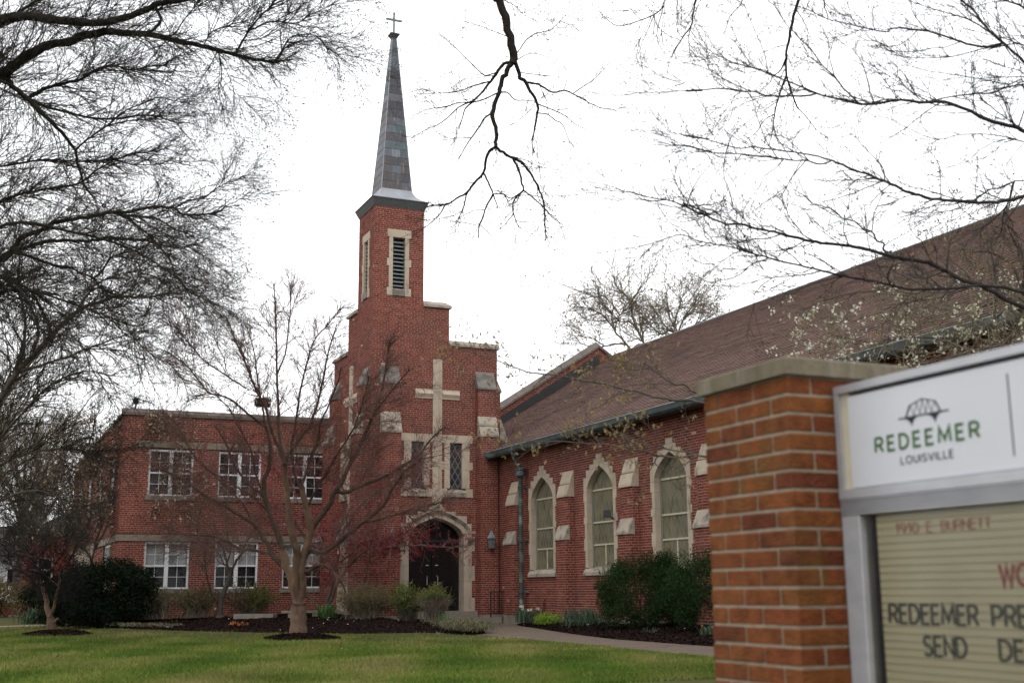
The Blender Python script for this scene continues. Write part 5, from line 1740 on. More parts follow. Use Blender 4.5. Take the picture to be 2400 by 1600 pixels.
[(-1.57,25.54,4.96,0.1784),(-0.93,24.68,8.17,0.1351),(-0.43,24.07,10.35,0.1054),(-0.08,23.85,10.73,0.0981),(0.06,23.76,10.9,0.095),(0.25,23.65,11.07,0.0914),(0.49,23.52,11.24,0.0872),(0.74,23.39,11.38,0.0832),(1.07,23.25,11.43,0.0785),(1.29,23.13,11.55,0.0749),(1.52,23.03,11.6,0.0716),(1.77,22.92,11.63,0.068),(2.11,22.79,11.61,0.0633),(2.41,22.67,11.6,0.0589),(2.75,22.55,11.54,0.0541),(3.15,22.42,11.44,0.0485),(3.46,22.3,11.39,0.0441),(3.73,22.21,11.31,0.0403),(4.04,22.11,11.23,0.0358),(4.39,21.99,11.15,0.0309),(4.75,21.85,11.09,0.0258),(4.82,21.83,11.08,0.0248)],
[(2.43,21.59,11.69,0.0316),(2.55,21.53,11.42,0.03),(2.48,21.55,11.24,0.0289),(2.37,21.57,11.16,0.028),(2.3,21.59,11.1,0.0275)],
[(4.04,22.11,11.23,0.0248),(4.14,21.93,11.46,0.0215),(4.24,21.79,11.63,0.0189),(4.37,21.62,11.82,0.016),(4.54,21.42,12,0.0126),(4.62,21.29,12.17,0.0102)],
[(4.24,21.79,11.63,0.0164),(4.34,21.72,11.67,0.0157),(4.55,21.55,11.75,0.0141),(4.8,21.4,11.73,0.0124),(5.04,21.25,11.69,0.0107),(5.27,21.06,11.83,0.0088),(5.62,20.79,11.98,0.0061)],
[(4.75,21.85,11.09,0.0165),(4.88,21.81,11.33,0.0147),(5.03,21.76,11.61,0.0125),(5.24,21.7,11.69,0.0108),(5.52,21.65,11.69,0.0088),(5.77,21.68,11.47,0.0063)],
[(4.88,21.81,11.33,0.0124),(4.82,21.68,11.72,0.0097),(4.91,21.53,11.97,0.0077),(4.96,21.42,12.18,0.0062)],
[(4.88,21.81,11.33,0.0166),(4.98,21.77,11.42,0.0133),(5.16,21.69,11.52,0.0083)],
[(2.75,22.55,11.54,0.0165),(2.94,22.5,11.61,0.0149),(3.08,22.45,11.89,0.0125),(3.25,22.39,12.16,0.01),(3.37,22.34,12.35,0.0083)],
[(3.46,22.3,11.39,0.0124),(3.61,22.25,11.68,0.0105),(3.87,22.18,11.82,0.0087),(4.24,22.08,11.97,0.0063)],
[(4.14,21.93,11.46,0.0124),(4.47,21.75,11.48,0.0103),(4.7,21.58,11.65,0.0084),(5.01,21.37,11.83,0.0062)],
[(3.73,22.21,11.31,0.0124),(3.83,22.23,10.87,0.0096),(3.81,22.3,10.45,0.0069),(3.9,22.3,10.14,0.0049)],
[(3.73,22.21,11.31,0.0124),(3.58,22.37,10.94,0.0079),(3.44,22.48,10.73,0.005)],
[(0.06,23.76,10.9,0.0574),(0.08,23.84,10.67,0.0532),(0.27,23.83,10.52,0.0489),(0.43,23.82,10.39,0.0453)],
[(0.43,23.82,10.39,0.0371),(0.7,23.59,10.53,0.0337),(1.05,23.33,10.61,0.0298),(1.34,23.11,10.66,0.0266),(1.55,22.92,10.79,0.0238),(1.87,22.68,10.86,0.0202),(2.12,22.53,10.75,0.0175),(2.36,22.36,10.76,0.015),(2.53,22.23,10.78,0.0131),(2.82,22.03,10.76,0.01)],
[(0.43,23.82,10.39,0.0453),(0.63,23.82,10.19,0.0418),(0.85,23.8,10.01,0.0382),(1.02,23.79,9.85,0.0354),(1.19,23.8,9.67,0.0323),(1.36,23.8,9.46,0.0289),(1.41,23.85,9.27,0.0265),(1.51,23.91,9.01,0.023),(1.6,23.95,8.8,0.0201),(1.78,23.96,8.58,0.0167)],
[(1.36,23.8,9.46,0.0207),(1.51,23.74,9.64,0.0191),(1.66,23.68,9.78,0.0176),(1.85,23.6,9.94,0.0158),(2.06,23.53,10.03,0.0142),(2.4,23.42,10.11,0.0117),(2.85,23.29,10.16,0.0084)],
[(1.66,23.68,9.78,0.0166),(1.95,23.57,10.03,0.0147),(2.18,23.48,10.28,0.013),(2.56,23.36,10.47,0.0107),(2.79,23.28,10.6,0.0094),(3.04,23.23,10.56,0.0081),(3.37,23.17,10.53,0.0063)],
[(-1.4,25.1,6.54,0.0365),(-0.54,24.64,8.89,0.0263),(0.05,24.44,9.16,0.0235),(0.45,24.32,9.26,0.0216),(0.76,24.23,9.32,0.0203),(1.08,24.14,9.34,0.0189),(1.45,24.05,9.33,0.0173),(1.76,23.96,9.37,0.0159),(2.13,23.85,9.41,0.0142),(2.39,23.76,9.53,0.013),(2.65,23.68,9.57,0.0118),(2.92,23.61,9.62,0.0106)],
[(2.13,23.85,9.41,0.0126),(2.44,23.65,9.28,0.0105),(2.9,23.32,9.24,0.0075),(3.27,23.05,9.23,0.005)],
[(-1.53,26.06,5.89,0.0376),(-0.5,25.55,8.48,0.0281),(0.1,25.36,8.71,0.0258),(0.44,25.25,8.9,0.0244),(0.78,25.14,9,0.0231),(1.21,25.02,9.08,0.0215),(1.55,24.91,9.18,0.0202),(1.73,24.84,9.34,0.0193),(1.94,24.76,9.53,0.0183),(2.15,24.69,9.66,0.0174)],
[(-1.53,26.06,5.89,0.0751),(-0.4,25.02,7.04,0.059),(0.18,24.58,7.32,0.0525),(0.33,24.46,7.42,0.0508),(0.53,24.24,7.73,0.0471),(0.85,24.01,7.85,0.0437),(1.06,23.84,7.98,0.0412),(1.34,23.66,8.01,0.0385),(1.61,23.49,8.05,0.0358),(1.88,23.31,8.09,0.0331),(2.07,23.18,8.12,0.0312),(2.37,23,8.12,0.0283),(2.61,22.83,8.17,0.0259),(2.88,22.66,8.17,0.0233),(3.11,22.53,8.13,0.0211),(3.26,22.46,8.01,0.0194),(3.6,22.25,7.99,0.0162),(3.84,22.1,8.01,0.0138),(3.97,21.98,8.13,0.012)],
[(2.07,23.18,8.12,0.0243),(2.33,23.03,7.98,0.0222),(2.51,22.93,7.83,0.0205),(2.72,22.81,7.62,0.0184),(2.9,22.72,7.39,0.0164),(3.06,22.63,7.21,0.0147),(3.17,22.58,6.93,0.0127),(3.3,22.51,6.73,0.011),(3.55,22.36,6.61,0.009),(3.8,22.22,6.32,0.0063)],
[(2.07,23.18,8.12,0.0243),(2.38,23.03,8.04,0.0212),(2.76,22.84,7.99,0.0173),(2.93,22.76,7.92,0.0154),(3.14,22.67,7.77,0.013),(3.42,22.54,7.66,0.01),(3.58,22.49,7.52,0.0081)],
[(3.11,22.53,8.13,0.0161),(3.32,22.42,8.27,0.0137),(3.6,22.31,8.32,0.0112),(3.79,22.2,8.49,0.0089),(4.08,22.05,8.68,0.0056)],
[(-1.49,26.09,5.47,0.0666),(-0.39,25.73,6.95,0.0518),(0.19,25.55,7.6,0.0447),(0.39,25.49,7.76,0.0425),(0.65,25.42,7.86,0.0402),(0.91,25.35,7.96,0.0378),(1.23,25.28,8.04,0.035),(1.56,25.21,8.06,0.0322),(1.89,25.14,8.07,0.0295),(2.22,25.06,8.15,0.0266),(2.55,25,8.13,0.0238),(2.89,24.93,8.13,0.0209),(3.18,24.89,8.06,0.0184),(3.6,24.81,8.02,0.0148),(4.02,24.7,8.16,0.0111)],
[(0.39,25.49,7.76,0.0386),(0.71,25.33,7.66,0.0344),(0.99,25.21,7.54,0.0307),(1.26,25.08,7.44,0.0272),(1.53,24.95,7.38,0.0238),(1.72,24.87,7.29,0.0212),(1.91,24.78,7.2,0.0187),(2.05,24.74,7.02,0.0161),(2.25,24.67,6.81,0.0128)],
[(1.91,24.78,7.2,0.0213),(2.06,24.73,7.32,0.0192),(2.21,24.68,7.62,0.0159),(2.45,24.62,7.72,0.0131),(2.85,24.52,7.86,0.0086)],
[(-1.57,25.54,4.96,0.0365),(-0.38,25.15,6.82,0.0268),(0.21,25,7.08,0.0239),(0.37,24.99,7.01,0.0231),(0.53,24.96,6.99,0.0223),(0.75,24.95,6.89,0.0213),(0.9,24.98,6.7,0.0202),(1.02,25.02,6.52,0.0192),(1.15,25.09,6.28,0.018),(1.27,25.14,6.06,0.0169)],
[(-1.04,24.28,8.71,0.0403),(-0.54,23.64,10.86,0.0303),(-0.15,23.33,11.58,0.0266),(0.26,23.08,11.9,0.024),(0.89,22.71,12.37,0.0202)],
[(-0.92,23.83,10.01,0.0401),(-0.08,23.25,10.44,0.0334),(0.54,22.99,10.01,0.0288),(1.28,22.63,9.74,0.0236),(1.86,22.33,9.64,0.0197),(2.5,21.96,9.68,0.0153),(3,21.71,9.5,0.0118)],
[(-1.26,24.66,6.87,0.0401),(-0.29,23.85,7.51,0.0333),(0.48,23.27,7.76,0.0287),(1.21,22.85,7.57,0.0247),(1.85,22.47,7.37,0.0211),(2.43,22.15,7.11,0.0178),(3.01,21.85,6.69,0.0142),(3.37,21.67,6.29,0.0115)],
[(-1.4,24.53,5.93,0.0355),(-0.2,23.63,6.32,0.0275),(0.64,23.05,6.43,0.0222),(1.21,22.71,6.24,0.0187),(1.78,22.38,5.99,0.015),(2.34,22.05,5.73,0.0114)]],
'leaning': [
[(-0.57,35.05,0.42,0.1421),(-0.27,34.32,3.09,0.1136),(0.32,33.48,5.64,0.0855),(0.51,33.33,5.94,0.0816),(0.68,33.18,6.26,0.0776),(0.89,33.01,6.62,0.073),(1.2,32.78,7.02,0.0674),(1.51,32.55,7.41,0.0617),(1.83,32.33,7.78,0.0563),(2.08,32.16,8.03,0.0523),(2.3,32.02,8.21,0.049),(2.63,31.85,8.32,0.0451),(2.96,31.67,8.46,0.041),(3.23,31.55,8.47,0.0379),(3.57,31.4,8.45,0.0341),(3.91,31.24,8.47,0.0303),(4.31,31.05,8.56,0.0257),(4.65,30.9,8.52,0.0219)],
[(2.08,32.16,8.03,0.0328),(2.32,32.02,8.44,0.0277),(2.47,31.93,8.74,0.0242),(2.67,31.85,8.89,0.0215),(3,31.71,9.05,0.0175),(3.34,31.59,9.13,0.0137),(3.59,31.52,9.12,0.011)],
[(2.96,31.67,8.46,0.0219),(3.23,31.63,8.59,0.0197),(3.47,31.58,8.83,0.0173),(3.6,31.56,9.11,0.0152),(4.07,31.54,9,0.0116),(4.46,31.57,8.77,0.0083)],
[(3.91,31.24,8.47,0.0164),(4.22,31.06,8.28,0.0137),(4.53,30.88,8.08,0.011),(4.88,30.7,7.66,0.007)],
[(0.89,33.01,6.62,0.0383),(1.29,32.67,6.7,0.0348),(1.71,32.31,6.82,0.031),(2.03,32.02,6.9,0.0282),(2.35,31.72,7.06,0.0251),(2.72,31.39,7.17,0.0217),(3.04,31.1,7.29,0.0188),(3.35,30.83,7.37,0.016),(3.66,30.56,7.42,0.0133)],
[(2.35,31.72,7.06,0.0161),(2.97,31.65,7.09,0.0122),(3.28,31.63,7.07,0.0101),(3.65,31.63,6.91,0.0076)],
[(3.35,30.83,7.37,0.016),(3.57,30.79,7.12,0.0139),(3.89,30.72,6.84,0.0112),(4.4,30.56,6.59,0.0075)],
[(2.35,31.72,7.06,0.0161),(2.5,31.71,6.69,0.0136),(2.73,31.67,6.29,0.0107),(3.03,31.6,5.89,0.0075)],
[(0.89,33.01,6.62,0.0328),(0.98,32.71,7.25,0.0282),(0.94,32.56,7.64,0.0254),(1.38,32.29,7.6,0.0222),(1.83,32.04,7.45,0.0189),(2.24,31.81,7.25,0.0157),(2.48,31.69,7.03,0.0135)],
[(1.2,32.78,7.02,0.0437),(1.26,32.65,7.64,0.0354),(1.08,32.64,8.2,0.0279),(0.82,32.71,8.57,0.022),(0.49,32.82,8.84,0.0165)],
[(-0.27,34.32,3.09,0.0765),(0.06,34.17,5.29,0.0598),(0.52,34,5.96,0.0533),(0.87,33.86,6.87,0.0458),(0.99,33.79,8.01,0.0372),(0.71,33.9,9.17,0.0284)],
[(-0.27,34.32,3.09,0.0437),(0.26,33.86,3.94,0.0364),(0.82,33.49,4.36,0.0312),(1.41,33.16,4.57,0.0266),(2.09,32.81,4.66,0.0215),(2.8,32.5,4.55,0.0163)],
[(-0.39,34.46,2.02,0.0435),(0.32,33.49,3.05,0.0327),(0.97,32.85,3.45,0.0259),(1.53,32.38,3.53,0.0209),(2.12,31.97,3.31,0.0158)],
[(-0.34,35.3,2.59,0.0504),(0.08,34.48,3.65,0.0433),(0.58,33.5,4.9,0.035),(1.12,32.79,5.6,0.0294),(1.65,32.12,6.19,0.0244),(2.38,31.43,6.45,0.0194),(2.96,31,6.3,0.0158)]],
'hanging': [
[(14.85,11.47,0.1,0.4231),(14.42,10.99,3.09,0.3718),(13.81,10.39,6.96,0.3053),(13.14,9.95,10.28,0.2479),(12.34,9.75,12.77,0.2038),(11.24,9.74,14.99,0.1622)],
[(12.34,9.75,12.77,0.0917),(11.05,10.04,14.05,0.0857),(9.24,10.82,14.18,0.0793),(7.3,12.05,12.54,0.0702),(6.16,12.99,10.61,0.0623),(5.82,13.52,8.91,0.0564),(5.9,13.54,8.68,0.0557),(5.98,13.56,8.46,0.0549),(6.07,13.57,8.19,0.054),(6.13,13.6,7.97,0.0532),(6.12,13.62,7.87,0.0529)],
[(6.12,13.62,7.87,0.0353),(6.07,13.67,7.76,0.0341),(6.01,13.73,7.63,0.0327),(5.98,13.77,7.48,0.0312),(5.95,13.81,7.37,0.0301),(5.92,13.86,7.22,0.0287),(5.98,13.87,7.03,0.0269),(6,13.9,6.88,0.0255),(6,13.92,6.78,0.0247)],
[(6,13.92,6.78,0.0212),(5.93,13.99,6.72,0.02),(5.91,14.05,6.59,0.0186),(5.9,14.11,6.47,0.0173),(5.81,14.21,6.34,0.0154),(5.74,14.3,6.23,0.0139),(5.63,14.39,6.16,0.0123),(5.51,14.5,6.09,0.0106),(5.37,14.58,6.09,0.0091),(5.28,14.65,6.07,0.0079)],
[(5.9,14.11,6.47,0.0142),(5.96,14.08,6.33,0.0119),(6.02,14.06,6.17,0.0094),(6.08,14.03,5.97,0.0063)],
[(6.02,14.06,6.17,0.0141),(5.96,14.14,6.02,0.0121),(5.93,14.2,5.88,0.0103),(5.9,14.26,5.76,0.0087),(5.91,14.31,5.62,0.0071)],
[(5.74,14.3,6.23,0.0107),(5.73,14.38,6.07,0.0079),(5.7,14.48,5.92,0.0054)],
[(5.51,14.5,6.09,0.0107),(5.45,14.56,5.96,0.0085),(5.32,14.67,5.82,0.0054)],
[(6,13.92,6.78,0.0212),(6.1,13.91,6.71,0.02),(6.24,13.89,6.64,0.0186),(6.38,13.87,6.57,0.0171),(6.48,13.87,6.47,0.0158),(6.57,13.88,6.34,0.0144),(6.65,13.9,6.2,0.0129),(6.72,13.95,6.02,0.0111),(6.76,14.02,5.79,0.0088),(6.79,14.07,5.62,0.0071)],
[(6.24,13.89,6.64,0.0177),(6.29,13.87,6.52,0.0163),(6.32,13.85,6.42,0.0151),(6.34,13.84,6.28,0.0135),(6.36,13.84,6.2,0.0126),(6.25,13.88,6.08,0.0107),(6.23,13.89,5.94,0.0092),(6.26,13.88,5.8,0.0076),(6.3,13.86,5.69,0.0063)],
[(6.36,13.84,6.2,0.0105),(6.47,13.8,6.11,0.0093),(6.6,13.77,5.99,0.0077),(6.73,13.73,5.84,0.006),(6.86,13.69,5.74,0.0046)],
[(6.02,14.06,6.17,0.0088),(6.13,13.98,6.16,0.0083),(6.23,13.93,6.1,0.0078),(6.35,13.82,6.19,0.007)],
[(6.13,13.6,7.97,0.0317),(6.22,13.65,7.76,0.0275),(6.25,13.67,7.69,0.026),(6.34,13.66,7.64,0.0242),(6.43,13.68,7.5,0.0211),(6.52,13.7,7.38,0.0185),(6.53,13.74,7.27,0.0162),(6.53,13.82,7.09,0.0127),(6.52,13.9,6.91,0.0091),(6.57,13.94,6.78,0.0064)],
[(6.34,13.66,7.64,0.0142),(6.47,13.59,7.61,0.0131),(6.56,13.55,7.55,0.0123),(6.65,13.51,7.49,0.0114),(6.78,13.43,7.51,0.0103),(6.88,13.38,7.46,0.0094),(7.02,13.32,7.37,0.0081),(7.19,13.24,7.27,0.0066),(7.43,13.12,7.2,0.0046)],
[(6.88,13.38,7.46,0.0071),(7.04,13.28,7.58,0.0057),(7.13,13.22,7.65,0.0051),(7.28,13.1,7.84,0.0035)],
[(6.52,13.7,7.38,0.0089),(6.7,13.68,7.33,0.0076),(6.91,13.66,7.26,0.0061),(7.04,13.67,7.18,0.005),(7.23,13.65,7.1,0.0036)],
[(6.53,13.74,7.27,0.0089),(6.67,13.71,7.26,0.0077),(6.78,13.7,7.19,0.0067),(6.88,13.69,7.14,0.0058),(7.01,13.74,6.91,0.0036)],
[(6.12,13.62,7.87,0.0247),(6.03,13.69,7.87,0.023),(5.98,13.77,7.78,0.021),(5.92,13.86,7.67,0.0184),(5.84,13.97,7.57,0.0158),(5.77,14.06,7.46,0.0131),(5.67,14.18,7.36,0.0103),(5.66,14.24,7.26,0.0084),(5.64,14.32,7.12,0.0057)],
[(5.92,13.86,7.67,0.0106),(5.78,13.93,7.63,0.0095),(5.66,13.99,7.59,0.0085),(5.57,14.03,7.55,0.0077),(5.4,14.12,7.52,0.0063),(5.04,14.27,7.5,0.0035)],
[(5.98,13.77,7.78,0.0088),(5.83,13.85,7.73,0.0079),(5.74,13.87,7.79,0.0073),(5.56,13.91,7.96,0.0061),(5.41,13.94,8.11,0.005),(5.2,13.99,8.29,0.0035)],
[(5.98,13.77,7.48,0.0106),(5.84,13.87,7.41,0.0095),(5.68,13.98,7.37,0.0083),(5.52,14.07,7.38,0.0073),(5.38,14.17,7.33,0.0062),(5.19,14.28,7.32,0.0049),(5.01,14.41,7.24,0.0036)],
[(5.77,14.06,7.46,0.0107),(5.57,14.18,7.36,0.0089),(5.47,14.24,7.25,0.0078),(5.33,14.33,7.13,0.0065),(5.21,14.39,7.08,0.0054),(5.01,14.51,6.95,0.0036)],
[(5.92,13.86,7.22,0.0141),(5.83,13.9,7.14,0.0125),(5.78,13.93,7.04,0.0112),(5.68,13.99,6.88,0.0089),(5.58,14.05,6.69,0.0062),(5.54,14.08,6.59,0.0049)],
[(5.98,13.77,7.48,0.0106),(6.09,13.72,7.48,0.0094),(6.18,13.69,7.38,0.008),(6.32,13.62,7.37,0.0063),(6.44,13.57,7.35,0.0049)],
[(6.07,13.57,8.19,0.0071),(5.86,13.61,8.25,0.0057),(5.66,13.64,8.31,0.0046),(5.49,13.68,8.35,0.0035)],
[(6.13,13.6,7.97,0.0088),(6.17,13.57,8,0.0084),(6.26,13.48,8.15,0.0073),(6.37,13.4,8.23,0.0063),(6.54,13.3,8.28,0.0051),(6.69,13.18,8.45,0.0035)],
[(6.12,13.62,7.87,0.0071),(6.34,13.56,8.01,0.0055),(6.49,13.54,8.01,0.0045),(6.64,13.52,7.98,0.0036)],
[(6.22,13.65,7.76,0.0071),(6.52,13.6,7.75,0.0049),(6.71,13.56,7.76,0.0036)],
[(5.73,13.59,8.8,0.0071),(5.95,13.53,8.69,0.0059),(6.1,13.5,8.62,0.0051),(6.22,13.48,8.51,0.0044),(6.39,13.44,8.42,0.0035)],
[(13.14,9.95,10.28,0.0494),(11.7,9.81,11.97,0.0378),(9.78,10.52,10.96,0.0273),(8.21,11.19,9.17,0.0162),(7.49,11.5,8.27,0.0107),(7.25,11.6,8.03,0.0092),(7.23,11.61,7.96,0.0088),(7.12,11.65,7.84,0.008),(6.91,11.72,7.74,0.007),(6.69,11.79,7.67,0.0058),(6.54,11.81,7.75,0.0051),(6.45,11.81,7.82,0.0045)],
[(7.12,11.65,7.84,0.0064),(7.13,11.7,7.6,0.0032)],
[(7.12,11.65,7.84,0.0064),(7.03,11.73,7.59,0.0048),(6.96,11.79,7.36,0.0032)],
[(7.23,11.61,7.96,0.0065),(7.14,11.65,7.56,0.0044),(7.22,11.62,7.34,0.0032)],
[(9.78,10.52,10.96,0.0303),(8.53,11.2,9.14,0.0182),(7.74,11.59,8.3,0.0118),(7.71,11.62,8.14,0.0109),(7.67,11.65,7.95,0.0098),(7.66,11.67,7.82,0.0092),(7.56,11.73,7.66,0.0081),(7.47,11.78,7.49,0.007),(7.43,11.8,7.4,0.0065)],
[(7.66,11.67,7.82,0.0065),(7.65,11.73,7.69,0.0055),(7.71,11.81,7.41,0.0033)],
[(9.78,10.52,10.96,0.0405),(9.6,11.26,9.54,0.0289),(9.46,11.65,8.84,0.023),(9.42,11.8,8.57,0.0208),(9.39,11.87,8.43,0.0196),(9.39,11.95,8.26,0.0183),(9.39,12.03,8.08,0.0168),(9.4,12.11,7.89,0.0154),(9.45,12.19,7.68,0.0138),(9.52,12.22,7.54,0.0126),(9.66,12.27,7.29,0.0106)],
[(9.45,12.19,7.68,0.0141),(9.41,12.22,7.56,0.0129),(9.36,12.26,7.41,0.0112),(9.32,12.32,7.16,0.0087),(9.3,12.35,6.95,0.0065),(9.27,12.4,6.75,0.0046)],
[(9.66,12.27,7.29,0.0071),(9.78,12.26,7.19,0.0061),(9.94,12.26,7.03,0.0047),(10.11,12.24,6.92,0.0036)],
[(9.4,12.11,7.89,0.0106),(9.37,12.19,7.75,0.0086),(9.28,12.27,7.66,0.0069),(9.26,12.3,7.59,0.006),(9.17,12.39,7.51,0.0042)],
[(9.32,12.32,7.16,0.007),(9.21,12.4,7.09,0.0059),(9.13,12.5,6.93,0.0045),(9.03,12.57,6.86,0.0035)],
[(8.98,12.4,8.85,0.009),(8.97,12.46,8.73,0.0077),(8.87,12.56,8.59,0.0059),(8.84,12.63,8.46,0.0046),(8.83,12.67,8.36,0.0036)],
[(9.69,11.64,8.61,0.0104),(9.72,11.67,8.47,0.0073),(9.77,11.68,8.38,0.0052)]],
'dogwood': [
[(9.17,6.62,0.62,0.2135),(9.04,6.46,1.6,0.1838),(8.78,6.36,2.59,0.1536),(8.53,6.28,3.41,0.1281)],
[(8.78,6.36,2.59,0.0285),(7.7,6.31,4.12,0.019),(7.29,6.38,4.42,0.0164),(7.18,6.41,4.46,0.0158),(7.09,6.43,4.5,0.0153),(6.95,6.47,4.52,0.0146),(6.81,6.51,4.58,0.0138),(6.67,6.54,4.63,0.013),(6.56,6.57,4.66,0.0124),(6.45,6.61,4.66,0.0119),(6.34,6.65,4.66,0.0113),(6.23,6.68,4.67,0.0107),(6.12,6.72,4.65,0.0102),(5.99,6.78,4.63,0.0094),(5.84,6.82,4.65,0.0087),(5.74,6.85,4.67,0.0081),(5.62,6.89,4.7,0.0075),(5.47,6.92,4.75,0.0067),(5.34,6.96,4.8,0.006),(5.26,6.98,4.83,0.0056),(5.13,7.01,4.87,0.0049),(4.98,7.06,4.91,0.0041),(4.84,7.09,4.97,0.0033),(4.78,7.1,5.02,0.0029),(4.68,7.09,5.16,0.002)],
[(5.62,6.89,4.7,0.0082),(5.54,6.92,4.68,0.0079),(5.39,6.99,4.68,0.0074),(5.29,7.04,4.68,0.0071),(5.19,7.07,4.71,0.0067),(5.07,7.12,4.72,0.0064),(4.95,7.17,4.74,0.0059),(4.83,7.22,4.73,0.0055),(4.68,7.29,4.72,0.005),(4.82,7.23,4.72,0.0045),(4.67,7.29,4.72,0.004),(4.52,7.36,4.71,0.0035),(4.39,7.42,4.71,0.0031),(4.27,7.48,4.69,0.0027),(4.12,7.54,4.7,0.0022),(3.97,7.6,4.73,0.002)],
[(5.91,6.79,4.64,0.0069),(5.82,6.83,4.75,0.0063),(5.76,6.85,4.84,0.0059),(5.67,6.88,4.94,0.0053),(5.59,6.9,5.06,0.0048),(5.51,6.93,5.15,0.0043),(5.41,6.97,5.28,0.0036),(5.35,6.99,5.4,0.0031),(5.29,7.01,5.46,0.0028)],
[(5.19,7.07,4.71,0.0041),(5.07,7.13,4.76,0.0038),(4.91,7.19,4.86,0.0033),(4.79,7.24,4.93,0.003),(4.69,7.29,4.95,0.0027),(4.89,7.21,4.99,0.0022),(4.74,7.29,5.01,0.002),(4.6,7.36,5.01,0.002)],
[(6.45,6.61,4.66,0.0055),(6.33,6.64,4.72,0.0036),(6.24,6.65,4.78,0.0021)],
[(6.45,6.61,4.66,0.0055),(6.62,6.56,4.71,0.0055),(6.79,6.51,4.74,0.0056),(6.94,6.46,4.76,0.0056),(7.07,6.42,4.81,0.0056),(7.2,6.38,4.84,0.0056)],
[(8.53,6.28,3.41,0.0214),(7.86,6.38,4.76,0.0141),(7.51,6.51,5.02,0.0119),(7.4,6.54,5.13,0.0112),(7.33,6.57,5.21,0.0106),(7.25,6.59,5.28,0.0101),(7.17,6.62,5.36,0.0095),(7.1,6.64,5.45,0.009),(7.02,6.65,5.55,0.0084),(6.95,6.68,5.63,0.0078),(6.87,6.7,5.73,0.0073)],
[(7.25,6.59,5.28,0.0101),(7.14,6.65,5.26,0.0096),(7.03,6.7,5.27,0.009),(6.91,6.75,5.32,0.0085),(6.76,6.81,5.37,0.0077),(6.61,6.87,5.4,0.007),(6.46,6.95,5.42,0.0063),(6.41,6.98,5.39,0.006),(6.25,7.05,5.43,0.0053),(6.09,7.11,5.47,0.0045),(5.99,7.16,5.5,0.004),(5.88,7.2,5.56,0.0035),(5.75,7.25,5.61,0.0028),(5.58,7.32,5.64,0.002)],
[(7.17,6.62,5.36,0.0072),(7,6.64,5.44,0.0062),(6.87,6.66,5.47,0.0054),(6.75,6.68,5.49,0.0047),(6.56,6.72,5.53,0.0036),(6.44,6.74,5.56,0.0028)],
[(7.25,6.59,5.28,0.0058),(7.32,6.58,5.18,0.0043),(7.42,6.56,5.11,0.0029)],
[(8.78,6.36,2.59,0.0256),(7.72,6.36,3.86,0.0179),(7.32,6.46,4.01,0.0159),(7.22,6.5,3.98,0.0154),(7.1,6.55,3.94,0.0148),(6.97,6.59,3.92,0.0142),(6.83,6.64,3.92,0.0135),(6.67,6.69,3.93,0.0127),(6.52,6.74,3.94,0.012),(6.39,6.78,3.97,0.0114),(6.3,6.8,4,0.0109),(6.2,6.82,4.04,0.0104),(6.05,6.86,4.1,0.0097),(5.94,6.89,4.13,0.0092),(5.83,6.91,4.17,0.0086),(5.75,6.93,4.2,0.0082)],
[(5.75,6.93,4.2,0.0068),(5.66,6.97,4.23,0.0066),(5.56,7.02,4.26,0.0063),(5.43,7.08,4.28,0.0059),(5.31,7.14,4.3,0.0055),(5.22,7.19,4.32,0.0053),(5.14,7.23,4.31,0.005),(5.04,7.28,4.34,0.0047),(4.89,7.35,4.39,0.0043),(4.75,7.42,4.42,0.0039),(4.95,7.35,4.4,0.0033),(4.8,7.42,4.43,0.0029),(4.65,7.49,4.46,0.0024),(4.51,7.57,4.48,0.002),(4.39,7.62,4.49,0.002)],
[(5.75,6.93,4.2,0.0068),(5.66,6.97,4.17,0.0066),(5.58,7,4.2,0.0063),(5.5,7.04,4.2,0.0061),(5.41,7.07,4.21,0.0059),(5.27,7.13,4.23,0.0055),(5.09,7.2,4.25,0.005),(4.91,7.28,4.26,0.0045),(4.7,7.35,4.32,0.0039),(4.91,7.27,4.26,0.0033),(4.74,7.33,4.3,0.0028),(4.59,7.38,4.37,0.0024),(4.48,7.42,4.4,0.0021),(4.33,7.48,4.42,0.002)],
[(6.05,6.86,4.1,0.0041),(5.96,6.9,4.16,0.0029),(5.91,6.92,4.19,0.0022),(5.88,6.93,4.24,0.002)],
[(6.05,6.86,4.1,0.0041),(5.96,6.91,4.07,0.0031),(5.89,6.97,3.99,0.0022),(5.82,7.01,3.95,0.002)],
[(7.65,6.88,4.28,0.0059),(7.57,6.91,4.27,0.0059),(7.48,6.95,4.22,0.0059),(7.38,7,4.2,0.0059),(7.26,7.06,4.1,0.0059)],
[(6.83,6.64,3.92,0.0042),(6.72,6.71,3.87,0.0035),(6.6,6.78,3.85,0.0029),(6.51,6.82,3.85,0.0024),(6.35,6.9,3.86,0.002)],
[(5.26,6.98,4.83,0.002),(5.21,7.09,4.57,0.0025),(5.15,7.15,4.49,0.0028),(5.08,7.21,4.42,0.003),(5.05,7.24,4.36,0.0031),(5.04,7.27,4.29,0.0033),(5.03,7.3,4.2,0.0034),(5.05,7.33,4.09,0.0036),(5.1,7.34,4,0.0038),(5.13,7.36,3.9,0.004),(5.17,7.36,3.84,0.0041)],
[(5.41,7.07,4.21,0.0041),(5.37,7.12,4.15,0.0036),(5.3,7.18,4.09,0.003),(5.28,7.22,4.01,0.0025),(5.2,7.28,3.98,0.002),(5.14,7.34,3.91,0.002)],
[(6.2,6.82,4.04,0.0041),(6.1,6.88,3.94,0.0031),(6.06,6.9,3.87,0.0025),(6.03,6.93,3.79,0.002),(5.99,6.96,3.73,0.002)],
